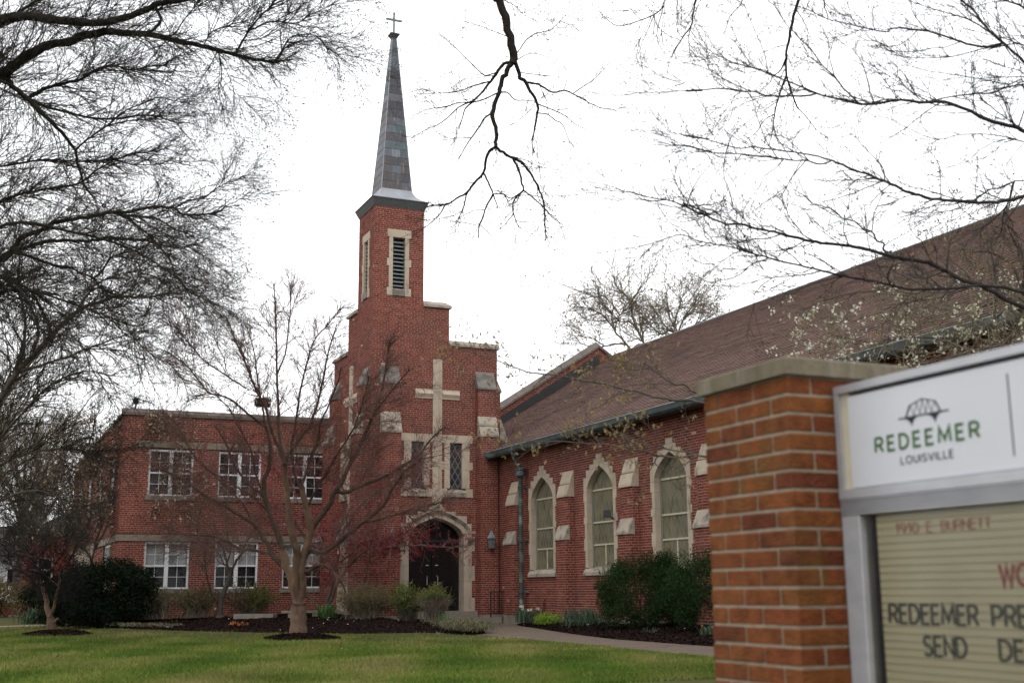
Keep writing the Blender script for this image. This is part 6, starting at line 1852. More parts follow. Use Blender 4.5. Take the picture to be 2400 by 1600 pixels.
[(6.75,7.47,3.73,0.0089),(6.69,7.5,3.75,0.0085),(6.69,7.49,3.81,0.0081),(6.65,7.52,3.83,0.0077),(6.61,7.53,3.91,0.0071),(6.55,7.57,3.94,0.0066),(6.49,7.59,4,0.006),(6.41,7.64,4.03,0.0054),(6.35,7.67,4.1,0.0048),(6.26,7.71,4.14,0.0041),(6.18,7.76,4.18,0.0034),(6.14,7.77,4.23,0.003),(6.06,7.82,4.29,0.0023)],
[(9.04,6.46,1.6,0.0285),(8.34,6.63,2.77,0.023),(7.69,6.9,3.16,0.0198),(7.59,6.94,3.22,0.0193),(7.43,7.01,3.32,0.0185),(7.27,7.07,3.41,0.0177),(7.12,7.14,3.47,0.017),(7.04,7.18,3.53,0.0166),(6.96,7.21,3.57,0.0162),(6.87,7.25,3.61,0.0158),(6.77,7.3,3.63,0.0153),(6.68,7.35,3.65,0.0149),(6.57,7.39,3.68,0.0144),(6.46,7.45,3.72,0.0139),(6.35,7.5,3.75,0.0133),(6.22,7.56,3.77,0.0128),(6.11,7.62,3.79,0.0122),(5.99,7.68,3.82,0.0117),(5.86,7.74,3.86,0.0111),(5.78,7.78,3.89,0.0107),(5.67,7.83,3.91,0.0102),(5.57,7.88,3.95,0.0097),(5.46,7.93,3.95,0.0093),(5.32,7.99,4.02,0.0086),(5.23,8.04,4.06,0.0081),(5.14,8.07,4.13,0.0077),(5.37,8.01,4.04,0.0067),(5.26,8.06,4.07,0.0062),(5.15,8.11,4.13,0.0057),(5.04,8.15,4.17,0.0052),(4.94,8.21,4.19,0.0047),(4.78,8.28,4.24,0.0039),(4.63,8.36,4.26,0.0032),(4.51,8.41,4.29,0.0027)],
[(5.04,8.15,4.17,0.0045),(4.94,8.23,4.17,0.0037),(4.82,8.31,4.2,0.0028),(4.74,8.36,4.2,0.0022),(4.67,8.43,4.15,0.002)],
[(4.74,8.36,4.2,0.003),(4.55,8.48,4.27,0.0025),(4.39,8.59,4.26,0.0021),(4.18,8.73,4.28,0.002)],
[(9.04,6.46,1.6,0.0228),(8.08,6.58,3.05,0.0166),(7.4,6.83,3.32,0.0139),(7.19,6.91,3.36,0.0131),(6.98,7.01,3.35,0.0123),(6.75,7.12,3.34,0.0114),(6.63,7.17,3.34,0.0109),(6.55,7.21,3.36,0.0106),(6.46,7.24,3.38,0.0103),(6.35,7.28,3.41,0.0098),(6.25,7.33,3.43,0.0094),(6.12,7.38,3.45,0.0089),(6,7.43,3.49,0.0084),(5.88,7.47,3.52,0.008),(5.72,7.54,3.56,0.0074),(5.61,7.58,3.59,0.0069),(5.51,7.62,3.62,0.0065),(5.4,7.66,3.66,0.0061),(5.23,7.73,3.7,0.0054),(5.07,7.79,3.73,0.0048),(4.98,7.83,3.78,0.0044),(4.86,7.89,3.75,0.0039),(4.68,7.98,3.69,0.0032),(4.37,8.13,3.64,0.002)],
[(6,7.43,3.49,0.0057),(5.88,7.49,3.46,0.0051),(5.77,7.54,3.45,0.0045),(5.65,7.6,3.44,0.0039),(5.57,7.64,3.43,0.0034),(5.42,7.72,3.38,0.0026),(5.26,7.8,3.33,0.002)],
[(5.61,7.58,3.59,0.0057),(5.48,7.63,3.54,0.0049),(5.43,7.65,3.49,0.0045),(5.34,7.69,3.43,0.0039),(5.25,7.72,3.41,0.0034),(5.15,7.75,3.39,0.0028),(5.03,7.77,3.44,0.0021),(4.97,7.79,3.45,0.002)],
[(5.65,7.6,3.44,0.0043),(5.58,7.66,3.38,0.0037),(5.54,7.71,3.31,0.0032),(5.55,7.73,3.24,0.0029),(5.54,7.79,3.1,0.0021),(5.54,7.84,2.98,0.002)],
[(5.86,7.74,3.86,0.0059),(5.77,7.81,3.83,0.0053),(5.67,7.88,3.83,0.0047),(5.59,7.94,3.81,0.0041),(5.47,8.02,3.8,0.0034),(5.21,8.2,3.81,0.002)],
[(5.67,7.88,3.83,0.003),(5.74,7.86,3.75,0.003),(5.8,7.85,3.68,0.003)],
[(7.57,6.91,4.27,0.0103),(7.56,6.95,4.15,0.0086),(7.53,6.99,4.06,0.0071),(7.53,7.02,3.98,0.0059),(7.53,7.05,3.88,0.0044),(7.5,7.1,3.79,0.003)],
[(7.22,6.5,3.98,0.007),(7.16,6.56,3.87,0.0054),(7.13,6.6,3.81,0.0046),(7.12,6.61,3.77,0.0041),(7.22,6.6,3.7,0.0028)],
[(7.53,6.99,4.06,0.0059),(7.43,7.09,3.94,0.0042),(7.33,7.16,3.89,0.003)],
[(7.62,6.02,4.42,0.0082),(7.21,6.19,4.83,0.0064),(7.07,6.23,5.07,0.0056),(6.93,6.32,5.08,0.0051),(6.79,6.4,5.06,0.0046),(6.61,6.52,5.02,0.0039),(6.38,6.66,5.03,0.0031),(6.29,6.71,5.05,0.0028),(6.14,6.77,5.16,0.0022),(6,6.85,5.18,0.002)],
[(7.7,6.31,4.12,0.007),(7.26,6.38,4.83,0.0048),(7.11,6.45,4.85,0.0043),(6.91,6.54,4.9,0.0037),(6.71,6.63,4.94,0.0031),(6.55,6.69,4.96,0.0026),(6.4,6.76,5.01,0.0021),(6.25,6.83,5.03,0.002)],
[(7.72,6.36,3.86,0.007),(7.33,6.47,4.37,0.0052),(7.26,6.5,4.42,0.0049),(7.11,6.57,4.47,0.0045),(6.97,6.64,4.49,0.004),(6.82,6.72,4.49,0.0035),(6.68,6.8,4.46,0.0031),(6.52,6.87,4.53,0.0025),(6.37,6.93,4.62,0.002),(6.27,6.97,4.65,0.002)],
[(7.62,6.02,4.42,0.0109),(7.12,6.08,5.04,0.0084),(6.94,6.09,5.28,0.0074),(6.84,6.12,5.33,0.0071),(6.76,6.15,5.37,0.0068)]],
'lowbranch': [
[(9.05,6.49,1.44,0.0335),(8.5,7.11,1.63,0.0299),(7.84,7.81,1.84,0.0257),(7.1,8.5,2.44,0.0205),(6.46,9.08,2.69,0.0165),(6.13,9.39,2.73,0.0144),(6.03,9.48,2.76,0.0138),(5.94,9.57,2.76,0.0133),(5.88,9.61,2.78,0.0129),(5.78,9.71,2.81,0.0123),(5.68,9.79,2.86,0.0116),(5.56,9.89,2.9,0.0109),(5.47,9.96,2.94,0.0104),(5.35,10.07,2.98,0.0096),(5.26,10.15,3,0.0091),(5.18,10.22,3.03,0.0085),(5.05,10.32,3.07,0.0078),(4.94,10.42,3.09,0.0071),(4.86,10.49,3.11,0.0066),(4.78,10.55,3.15,0.0061),(4.7,10.61,3.19,0.0056),(4.61,10.68,3.24,0.005),(4.49,10.78,3.29,0.0043),(4.35,10.89,3.37,0.0034),(4.21,11,3.44,0.0025)],
[(6.46,9.08,2.69,0.0175),(5.99,9.29,2.8,0.0116),(5.93,9.31,2.84,0.0108),(5.87,9.33,2.88,0.01),(5.81,9.36,2.87,0.0092),(5.73,9.39,2.92,0.0081),(5.68,9.41,2.96,0.0073),(5.6,9.43,3.02,0.0063),(5.54,9.45,3.07,0.0054),(5.49,9.47,3.12,0.0045),(5.51,9.45,3.17,0.0039)],
[(5.81,9.36,2.87,0.0049),(5.66,9.44,2.88,0.0039),(5.55,9.5,2.88,0.0032),(5.43,9.57,2.87,0.0023),(5.38,9.6,2.85,0.002)],
[(5.6,9.43,3.02,0.0059),(5.48,9.5,3.01,0.0048),(5.39,9.53,3.02,0.004),(5.33,9.56,3.04,0.0035),(5.24,9.61,3.04,0.0027),(5.16,9.64,3.06,0.002)],
[(8.56,8.55,1.72,0.0237),(7.34,8.83,2.02,0.0177),(6.18,9.12,2.18,0.0121),(5.98,9.18,2.2,0.0111),(5.87,9.2,2.21,0.0106),(5.74,9.25,2.19,0.0099),(5.56,9.29,2.21,0.0091),(5.45,9.32,2.24,0.0085),(5.32,9.35,2.27,0.0079),(5.21,9.37,2.28,0.0073),(5.09,9.4,2.3,0.0068),(4.96,9.44,2.3,0.0061),(4.85,9.47,2.31,0.0056),(4.73,9.5,2.32,0.005),(4.56,9.54,2.32,0.0042),(4.38,9.59,2.32,0.0034),(4.15,9.66,2.3,0.0022)],
[(5.98,9.18,2.2,0.0076),(5.81,9.22,2.24,0.0067),(5.67,9.26,2.26,0.0059),(5.52,9.3,2.31,0.0049),(5.37,9.34,2.34,0.0041),(5.22,9.39,2.35,0.0033),(5.04,9.45,2.36,0.0023)],
[(5.56,9.29,2.21,0.0057),(5.54,9.31,2.15,0.0052),(5.56,9.31,2.12,0.0049),(5.61,9.29,2.09,0.0044),(5.67,9.28,2.03,0.0038),(5.71,9.28,1.95,0.0031),(5.79,9.25,1.88,0.0023)],
[(5.56,9.29,2.21,0.0047),(5.52,9.34,2.1,0.0039),(5.5,9.37,2.03,0.0034),(5.48,9.4,1.94,0.0027),(5.43,9.45,1.83,0.002)]],
'blossom': [
[(12.61,11.17,0.9,0.1322),(12.43,11.02,1.94,0.1199),(12.21,10.89,2.97,0.1076),(11.94,10.77,4.01,0.0951),(11.76,10.76,4.43,0.0899)],
[(12.21,10.89,2.97,0.0423),(11.55,10.57,4.39,0.0238),(11.36,10.6,4.47,0.0213),(11.16,10.63,4.55,0.019),(10.97,10.66,4.63,0.0166),(10.69,10.72,4.68,0.0134),(10.41,10.79,4.71,0.0103)],
[(12.34,11.07,3.55,0.027),(12,11.08,4.69,0.0188),(11.77,11.22,4.6,0.0168),(11.54,11.37,4.52,0.0147),(11.38,11.46,4.53,0.0134),(11.06,11.63,4.52,0.0109),(10.75,11.82,4.45,0.0082)],
[(11.67,10.34,2.38,0.025),(11.02,10.2,4.14,0.0162),(10.77,10.32,4.07,0.0149),(10.59,10.42,3.95,0.0138),(10.38,10.54,3.81,0.0125),(10.11,10.7,3.62,0.0108),(9.96,10.77,3.58,0.01)],
[(10.77,10.32,4.07,0.0125),(10.76,10.28,4.17,0.0111),(10.76,10.25,4.25,0.0099)],
[(10.76,10.28,4.17,0.0124),(10.77,10.27,3.96,0.0113),(10.79,10.24,3.78,0.0103),(10.8,10.23,3.71,0.0099)],
[(10.69,10.72,4.68,0.018),(10.56,10.77,4.57,0.0166),(10.48,10.79,4.45,0.0155),(10.22,10.86,4.4,0.0134),(9.95,10.93,4.36,0.0112),(9.77,10.98,4.28,0.0096),(9.59,11.03,4.19,0.008),(9.32,11.1,4.14,0.0059),(9.04,11.15,4.15,0.0038)],
[(11.94,10.77,4.01,0.0264),(11.57,10.65,4.83,0.0161),(11.37,10.67,5,0.0132),(11.18,10.71,5.06,0.0109),(10.92,10.8,5.06,0.0078)],
[(11.76,10.76,4.43,0.0264),(11.62,10.56,5,0.0166),(11.5,10.55,5.13,0.0139),(11.38,10.53,5.28,0.011),(11.18,10.56,5.35,0.0078)],
[(10.38,10.54,3.81,0.0125),(10.05,10.61,3.88,0.0106),(9.7,10.7,3.87,0.0086),(9.36,10.79,3.81,0.0066),(9.01,10.87,3.85,0.0047),(8.83,10.9,3.89,0.0037)],
[(11.67,10.34,2.38,0.02),(10.79,9.91,3.8,0.0118),(10.51,9.97,3.71,0.0105),(10.14,10.05,3.63,0.0088),(9.78,10.12,3.52,0.0071)]],
'far1': [
[(30.81,53.65,9.54,0.0984),(30.53,53.26,11.84,0.0734),(30.33,53.09,12.99,0.0609),(30.15,53.11,13.28,0.0573),(29.91,53.15,13.57,0.0533),(29.56,53.22,13.91,0.048),(29.5,53.21,14.09,0.046),(29.15,53.28,14.49,0.0403),(28.8,53.36,14.84,0.035),(28.35,53.5,15.07,0.0294),(27.7,53.77,15.19,0.0219)],
[(30.53,53.26,11.84,0.0874),(30.47,52.99,12.98,0.0737),(30.71,52.81,13.26,0.0688),(30.92,52.69,13.32,0.066),(30.66,52.68,13.83,0.0592),(30.46,52.66,14.23,0.054),(30.26,52.63,14.69,0.0481),(30.14,52.51,15.37,0.0399),(29.85,52.55,15.72,0.0345),(29.37,52.64,16.17,0.0268),(29.23,52.6,16.57,0.0218)],
[(29.56,53.22,13.91,0.0437),(29.56,53.07,14.36,0.0359),(29.67,52.89,14.75,0.0286),(29.9,52.68,15.03,0.0218)],
[(29.67,52.89,14.75,0.0437),(29.23,53.02,15.4,0.0337),(28.9,53.14,15.76,0.0275),(28.55,53.36,15.66,0.0222),(28.23,53.48,15.96,0.0164)],
[(29.5,53.21,14.09,0.0437),(29.36,53.18,14.73,0.033),(29.4,53.1,15.19,0.0252),(29.32,53.06,15.72,0.0164)],
[(30.14,52.51,15.37,0.0436),(30.24,52.3,15.7,0.0352),(30.55,52.01,15.9,0.0251),(30.75,51.77,16.16,0.0163)],
[(30.66,52.68,13.83,0.0437),(30.35,52.93,14.4,0.0328),(29.99,53.24,14.49,0.025),(29.85,53.35,14.56,0.022)],
[(30.15,53.11,13.28,0.0437),(29.43,53.13,13.29,0.0369),(28.92,53.18,13.14,0.0318),(28.24,53.11,13.43,0.0248),(27.72,53.11,13.51,0.0198),(27.34,53.12,13.54,0.0161)],
[(30.92,52.69,13.32,0.0546),(30.81,52.6,13.77,0.0474),(30.71,52.51,14.22,0.0401),(30.75,52.38,14.56,0.0346),(30.71,52.36,14.67,0.0327)],
[(30.75,52.38,14.56,0.0327),(31,52.18,14.66,0.0218)],
[(30.26,52.63,14.69,0.0327),(30.26,52.48,15.2,0.027),(30.67,52.27,15.13,0.0218),(31.05,52.13,14.83,0.0163)],
[(28.92,53.18,13.14,0.0326),(28.31,53.27,13.05,0.0258),(27.69,53.31,13.19,0.0188),(27.17,53.31,13.39,0.0129)],
[(29.15,53.28,14.49,0.0328),(28.59,53.73,14.54,0.0245),(28.21,54.01,14.68,0.0187),(27.97,54.17,15.06,0.0132)]],
'far2': [
[(35.09,55.81,11.3,0.0815),(34.84,55.51,13.13,0.0597),(34.61,55.29,14.6,0.0422),(34.35,55.3,15.09,0.0357),(34.08,55.3,15.58,0.0292),(33.93,55.26,16.07,0.0233)],
[(34.61,55.29,14.6,0.0582),(34.74,54.98,15.31,0.0439),(34.96,54.71,15.78,0.0333),(35.19,54.47,16.13,0.0245),(35.25,54.32,16.49,0.0174)],
[(34.61,55.29,14.6,0.0582),(34.03,55.27,14.8,0.0478),(33.63,55.33,14.52,0.0395),(33.03,55.26,14.84,0.028),(32.44,55.22,15.1,0.0172)],
[(34.61,55.29,14.6,0.0582),(35.19,55.02,14.97,0.0422),(35.77,54.76,15.29,0.0268),(36.12,54.6,15.47,0.0175)],
[(34.35,55.3,15.09,0.0465),(34.39,54.84,15.76,0.0339),(34.38,54.56,16.21,0.0257),(34.42,54.25,16.65,0.0173)],
[(34.03,55.27,14.8,0.0464),(33.61,55.37,15.3,0.0307),(33.36,55.4,15.79,0.0174)]]
}


# ------------------------------------------------------------------ trees
def smooth(P, sub=3):
    P = np.asarray(P, float)
    if len(P) < 3:
        return P
    Q = np.vstack([2 * P[0] - P[1], P, 2 * P[-1] - P[-2]])
    out = []
    for i in range(1, len(Q) - 2):
        p0, p1, p2, p3 = Q[i - 1:i + 3]
        for t in np.arange(sub) / sub:
            out.append(.5 * ((2 * p1) + (-p0 + p2) * t + (2 * p0 - 5 * p1 + 4 * p2 - p3) * t * t + (-p0 + 3 * p1 - 3 * p2 + p3) * t ** 3))
    out.append(P[-1])
    return np.array(out)


def grow(parents, n, L, ang, r0, k=4, wob=.22, bias=(0, 0, 0), tmin=.12, taper=.55, rmax=1e9, flat=None, even=0.0):
    """parents: list of (P (m,3), r (m)) -> n twigs as arrays (n,k+1,3), (n,k+1)"""
    A, B, RA, T = [], [], [], []
    for P, r in parents:
        m_ = len(P) - 1
        A.append(P[:-1]); B.append(P[1:]); RA.append(r[:-1])
        T.append(np.arange(m_) / m_)
    A, B, RA, T = np.concatenate(A), np.concatenate(B), np.concatenate(RA), np.concatenate(T)
    w = np.linalg.norm(B - A, axis=1) * (T >= tmin) * (RA < rmax) * (.5 + .5 * T)
    nn = n * 5 if even else n
    i = rng.choice(len(A), nn, p=w / w.sum())
    f = rng.uniform(0, 1, (nn, 1))
    S = A[i] + (B[i] - A[i]) * f
    if even:                                   # spread the twigs evenly instead of bunching where boughs crowd
        _, inv, cnt = np.unique(np.floor(S[:, [0, 2]] / even), axis=0, return_inverse=True, return_counts=True)
        pw = cnt[inv.ravel()] ** -.85
        sel = rng.choice(nn, n, replace=False, p=pw / pw.sum())
        i, S = i[sel], S[sel]
    tan = B[i] - A[i]
    tan /= np.linalg.norm(tan, axis=1)[:, None] + 1e-9
    rnd = rng.normal(size=(n, 3))
    if flat is not None:
        rnd *= np.asarray(flat)
    perp = rnd - (rnd * tan).sum(1)[:, None] * tan
    perp /= np.linalg.norm(perp, axis=1)[:, None] + 1e-9
    a = np.radians(np.clip(rng.normal(ang, ang * .3, n), 8, 95))[:, None]
    d = tan * np.cos(a) + perp * np.sin(a)
    ln = L * np.exp(rng.normal(0, .35, n)) * (1 - taper * T[i])
    pts = [S]
    rr = r0 * rng.uniform(.75, 1.25, n)
    rr = np.minimum(rr, RA[i] * .8)
    for q in range(k):
        d = d + rng.normal(0, wob, (n, 3)) + np.asarray(bias)
        d /= np.linalg.norm(d, axis=1)[:, None]
        pts.append(pts[-1] + d * (ln / k)[:, None])
    Pn = np.stack(pts, 1)
    Rn = rr[:, None] * np.linspace(1, .35, k + 1)[None]
    return Pn, Rn


def tubes(mb, P, R, sides=3):
    n, k1, _ = P.shape
    D = P[:, -1] - P[:, 0]
    D /= np.linalg.norm(D, axis=1)[:, None] + 1e-9
    ref = np.where(abs(D[:, 2:3]) > .8, np.array([[1., 0, 0]]), np.array([[0, 0, 1.]]))
    e1 = np.cross(D, ref)
    e1 /= np.linalg.norm(e1, axis=1)[:, None] + 1e-9
    e2 = np.cross(D, e1)
    a = np.arange(sides) / sides * 2 * math.pi
    ringv = np.cos(a)[None, :, None] * e1[:, None] + np.sin(a)[None, :, None] * e2[:, None]
    V = P[:, :, None] + R[:, :, None, None] * ringv[:, None]
    idx = np.arange(n * k1 * sides).reshape(n, k1, sides)
    F = np.stack([idx[:, :-1], np.roll(idx, -1, 2)[:, :-1], np.roll(idx, -1, 2)[:, 1:], idx[:, 1:]], -1).reshape(-1, 4)
    mb.add(V.reshape(-1, 3), F)


def as_parents(P, R):
    return [(P[i], R[i]) for i in range(len(P))]


def tips(P, f=(.55, 1.0), per=1):
    n, k1, _ = P.shape
    out = []
    for _ in range(per):
        t = rng.uniform(f[0], f[1], n) * (k1 - 1)
        i = np.minimum(t.astype(int), k1 - 2)
        u = (t - i)[:, None]
        out.append(P[np.arange(n), i] * (1 - u) + P[np.arange(n), i + 1] * u)
    return np.concatenate(out)


def tree(name, label, limbs, bark, twigmat, levels, leaf=None, group=None, trunk=1, base=None, flare=0.0, barktop=None, sides=7, thick_r=.022, into=None):
    b = base or limbs[0][0][:3]
    t = into or thing(name, label, 'tree', tuple(float(v) for v in b), group)
    par = []
    for i, L in enumerate(limbs):
        a = np.array(L)
        P = smooth(a[:, :3])
        r = smooth(np.stack([a[:, 3]] * 3, 1))[:, 0]
        r = np.maximum(r, .0015)
        if len(P) > 4:
            P[1:-1] += rng.normal(0, 1, (len(P) - 2, 3)) * np.minimum(r[1:-1], .03)[:, None] * .25
        if i == 0 and flare:
            zz = P[:, 2] - P[0, 2]
            r = r * (1 + flare * np.exp(-zz / .12))
        r = r * (1 + rng.normal(0, .05, len(r)))
        mb = MB()
        mb.tube(P, r, 10 if r.max() > .05 else sides)
        thick = r.mean() > thick_r
        obj('trunk' if i < trunk else 'branch', mb, bark if (thick or barktop is None) else barktop, t, smooth=True)
        par.append((P, r))
    mb = MB()
    cur = par
    allP = []
    for lv in levels:
        lv = dict(lv)
        mix_ = lv.pop('mix', None)
        src = cur if mix_ is None else cur + par
        P, R = grow(src, **lv)
        tubes(mb, P, R)
        allP.append(P)
        cur = as_parents(P, R)
    if levels:
        obj('twigs', mb, twigmat, t, kind='stuff')
    for lf in (leaf or []):
        src = allP[lf.get('lvl', -1)]
        Q = tips(src, lf.get('f', (.5, 1.0)), lf.get('per', 1))
        if 'keep' in lf:
            Q = Q[lf['keep'](Q)]
        if 'n' in lf and len(Q) > lf['n']:
            Q = Q[rng.choice(len(Q), lf['n'], replace=False)]
        rep = lf.get('rep', 1)
        if rep > 1:
            Q = np.repeat(Q, rep, 0) + rng.normal(0, lf.get('spread', .02), (len(Q) * rep, 3))
        m_ = MB()
        leafset(Q, lf['size'], m_, aspect=lf.get('aspect', .5), up=lf.get('up'))
        obj(lf['name'], m_, lf['mat'], t, kind='stuff')
    return t


UPB = (0, 0, .07)
tree('ornamental_tree', 'bare multi stemmed tree with tan trunk on the lawn, a bird nest in its branches', LIMBS['main'], BARK_TAN, TWIG_RED,
     [dict(n=640, L=1.2, ang=38, r0=.0105, k=6, wob=.12, bias=(0, 0, .01), rmax=.05, tmin=.15, taper=.85, even=.5),
      dict(n=6200, L=.52, ang=40, r0=.0055, k=4, wob=.15, bias=(0, 0, .02), rmax=.04, tmin=.12, mix=1, even=.4, taper=.6),
      dict(n=21000, L=.23, ang=42, r0=.003, k=3, wob=.18, bias=(0, 0, .02))],
     flare=.35, barktop=BARK_BROWN, thick_r=.055)
tree('small_tree', 'small forked tree with dark spreading branches at the far left lawn', LIMBS['leftsmall'], BARK_TAN, TWIG_DARK,
     [dict(n=170, L=1.2, ang=40, r0=.013, k=5, wob=.2, rmax=.07, tmin=.2), dict(n=1600, L=.55, ang=42, r0=.007, k=4), dict(n=6500, L=.28, ang=45, r0=.0048, k=3)],
     flare=.3, barktop=BARK_DARK)
tree('pale_leaf_tree', 'multi stemmed tree keeping pale dry leaves in front of the wing corner', LIMBS['paleleaf'], BARK_GREY, TWIG_GREY,
     [dict(n=240, L=1.5, ang=35, r0=.014, k=5, wob=.15, bias=UPB, tmin=.12), dict(n=2000, L=.7, ang=45, r0=.008, k=4), dict(n=7000, L=.32, ang=45, r0=.0055, k=3)],
     leaf=[dict(name='dry_leaves', mat=LEAF_PALE, size=(.07, .15), lvl=2, per=1, n=6800, keep=lambda Q: (Q[:, 2] > 2.2) & (Q[:, 2] < 6.9))])
tree('slender_tree', 'slender grey forked tree in the mulch before the middle wing window', LIMBS['slender'], BARK_GREY, TWIG_GREY,
     [dict(n=80, L=.9, ang=38, r0=.01, k=5, tmin=.25), dict(n=500, L=.45, ang=42, r0=.006, k=4), dict(n=1300, L=.22, ang=45, r0=.004, k=3)], flare=.3,
     leaf=[dict(name='dead_leaves', mat=LEAF_ORANGE, size=(.05, .1), lvl=1, n=12)])
tree('red_maple', 'small red leaved maple spreading across the church door', LIMBS['maple'], BARK_GREY, TWIG_RED,
     [dict(n=260, L=1.0, ang=40, r0=.011, k=5, tmin=.3, flat=(1, 1, .5)), dict(n=2200, L=.45, ang=45, r0=.0065, k=4, flat=(1, 1, .5)), dict(n=6400, L=.18, ang=45, r0=.0035, k=3, flat=(1, 1, .5))],
     leaf=[dict(name='red_leaves', mat=LEAF_RED, size=(.035, .08), lvl=2, f=(.3, 1), per=4, n=15000, aspect=.45),
           dict(name='red_leaves', mat=LEAF_RED, size=(.04, .08), lvl=2, f=(.3, 1), per=4, aspect=.4, n=2600,
                keep=lambda Q: (Q[:, 0] > 11.2) & (Q[:, 0] < 13.3) & (Q[:, 2] < 3.0 - .9 * np.abs(Q[:, 0] - 12.2) * rng.uniform(0, .6, len(Q))) & (Q[:, 2] > 2.0))])
tree('shade_tree', 'huge budding tree whose dark limbs fill the upper left sky', LIMBS['bigleft'], BARK_DARK, TWIG_OLIVE,
     [dict(n=1450, L=1.45, ang=34, r0=.0115, k=5, wob=.13, bias=(0.01, -.01, .0), tmin=.02, even=.8, rmax=.3, taper=.75),
      dict(n=13500, L=.68, ang=38, r0=.0058, k=4, wob=.14, mix=1, even=.6, rmax=.14, tmin=.05, taper=.45),
      dict(n=47000, L=.3, ang=40, r0=.0035, k=3, wob=.16, taper=.3, even=.5)],
     leaf=[dict(name='buds', mat=BUD_OLIVE, size=(.02, .055), lvl=2, f=(.4, 1), per=2, n=38000)], barktop=TWIG_DARK)
tree('leaning_tree', 'leaning grey trunked tree rising behind the big left limbs', LIMBS['leaning'], BARK_GREY, TWIG_OLIVE,
     [dict(n=420, L=1.7, ang=36, r0=.015, k=5, wob=.14, tmin=.1, taper=.6, rmax=.4, even=1.0), dict(n=4400, L=.85, ang=40, r0=.008, k=4, mix=1, rmax=.1, wob=.15, even=.8), dict(n=15000, L=.38, ang=42, r0=.0048, k=3, wob=.16, even=.6)],
     leaf=[dict(name='buds', mat=BUD_OLIVE, size=(.03, .06), lvl=2, f=(.5, 1), n=9000)], barktop=BARK_DARK)
HANGLV = [dict(n=330, L=.55, ang=42, r0=.0062, k=5, wob=.22, rmax=.05, tmin=.12, bias=(0, 0, -.03), even=.5), dict(n=1700, L=.3, ang=45, r0=.0042, k=4, wob=.25), dict(n=2800, L=.12, ang=45, r0=.0034, k=3)]
HANGLF = [dict(name='buds', mat=BUD_OLIVE, size=(.018, .035), lvl=2, f=(.85, 1), per=1, n=2400)]
tree('overhanging_tree', 'tall dark tree whose forked limb hangs into the sky beside the spire', LIMBS['hanging'], BARK_DARK, TWIG_DARK, HANGLV, leaf=HANGLF)
dogwood = tree('dogwood_tree', 'budding dogwood with long sweeping boughs across the upper right sky', LIMBS['dogwood'], BARK_DOG, TWIG_DOG,
     [dict(n=620, L=.44, ang=38, r0=.0055, k=5, wob=.2, bias=(0, 0, .07), tmin=.1, rmax=.05, taper=.3),
      dict(n=3900, L=.21, ang=42, r0=.0033, k=4, wob=.24, bias=(0, 0, .08), taper=.3), dict(n=6000, L=.09, ang=42, r0=.0023, k=3, bias=(0, 0, .1))],
     leaf=[dict(name='buds', mat=BUD_OLIVE, size=(.012, .02), lvl=2, f=(.97, 1), rep=2, spread=.002, aspect=.8, n=1000)])
tree('low_bough', '', LIMBS['lowbranch'], BARK_GREY, TWIG_GREY, into=dogwood, trunk=0, levels=
     [dict(n=110, L=.36, ang=42, r0=.0045, k=4, bias=(0, 0, .03), tmin=.2, rmax=.05, taper=.3), dict(n=620, L=.14, ang=50, r0=.0034, k=3, bias=(0, 0, .1))],
     leaf=[dict(name='young_leaves', mat=BUD_YELLOW, size=(.025, .055), lvl=1, f=(.8, 1), per=1, rep=3, spread=.01, n=520, aspect=.35, up=((0, 0, .8), .7))])
tree('blossom_tree', 'white blossoming tree behind the sign against the nave roof', LIMBS['blossom'], BARK_GREY, TWIG_PALE,
     [dict(n=260, L=.75, ang=42, r0=.008, k=5, bias=(0, 0, .03), tmin=.05, rmax=.12, taper=.25), dict(n=1700, L=.34, ang=45, r0=.0045, k=4), dict(n=6500, L=.16, ang=45, r0=.0034, k=3)],
     leaf=[dict(name='blossoms', mat=PETAL, size=(.028, .05), lvl=1, f=(.5, 1), rep=8, spread=.03, aspect=.8, n=880, keep=lambda Q: (Q[:, 2] < 3.3 + 1.6 * rng.uniform(0, 1, len(Q)) ** 2.2) & (Q[:, 2] > 2.2)),
           dict(name='young_leaves', mat=BUD_YELLOW, size=(.03, .065), lvl=2, f=(.4, 1), per=1, n=2400, aspect=.4),
           dict(name='buds', mat=BUD_OLIVE, size=(.03, .05), lvl=2, f=(.2, 1), per=1, n=700, aspect=.5)])
FARLV = [dict(n=130, L=2.1, ang=38, r0=.024, k=5, bias=(0, 0, .03), tmin=.25, rmax=.2), dict(n=1000, L=1.1, ang=42, r0=.013, k=4), dict(n=2600, L=.5, ang=45, r0=.0095, k=3)]
tree('bare_tree', 'pale bare tree with spreading crown rising behind the nave ridge', LIMBS['far1'], BARK_PALE, TWIG_PALE, FARLV,
     leaf=[dict(name='buds', mat=BUD_YELLOW, size=(.06, .15), lvl=2, n=1500)])
tree('bare_tree', 'lower budding tree behind the nave ridge, right of the spreading one', LIMBS['far2'], BARK_PALE, TWIG_PALE, FARLV,
     leaf=[dict(name='buds', mat=BUD_YELLOW, size=(.06, .16), lvl=2, n=2400)])


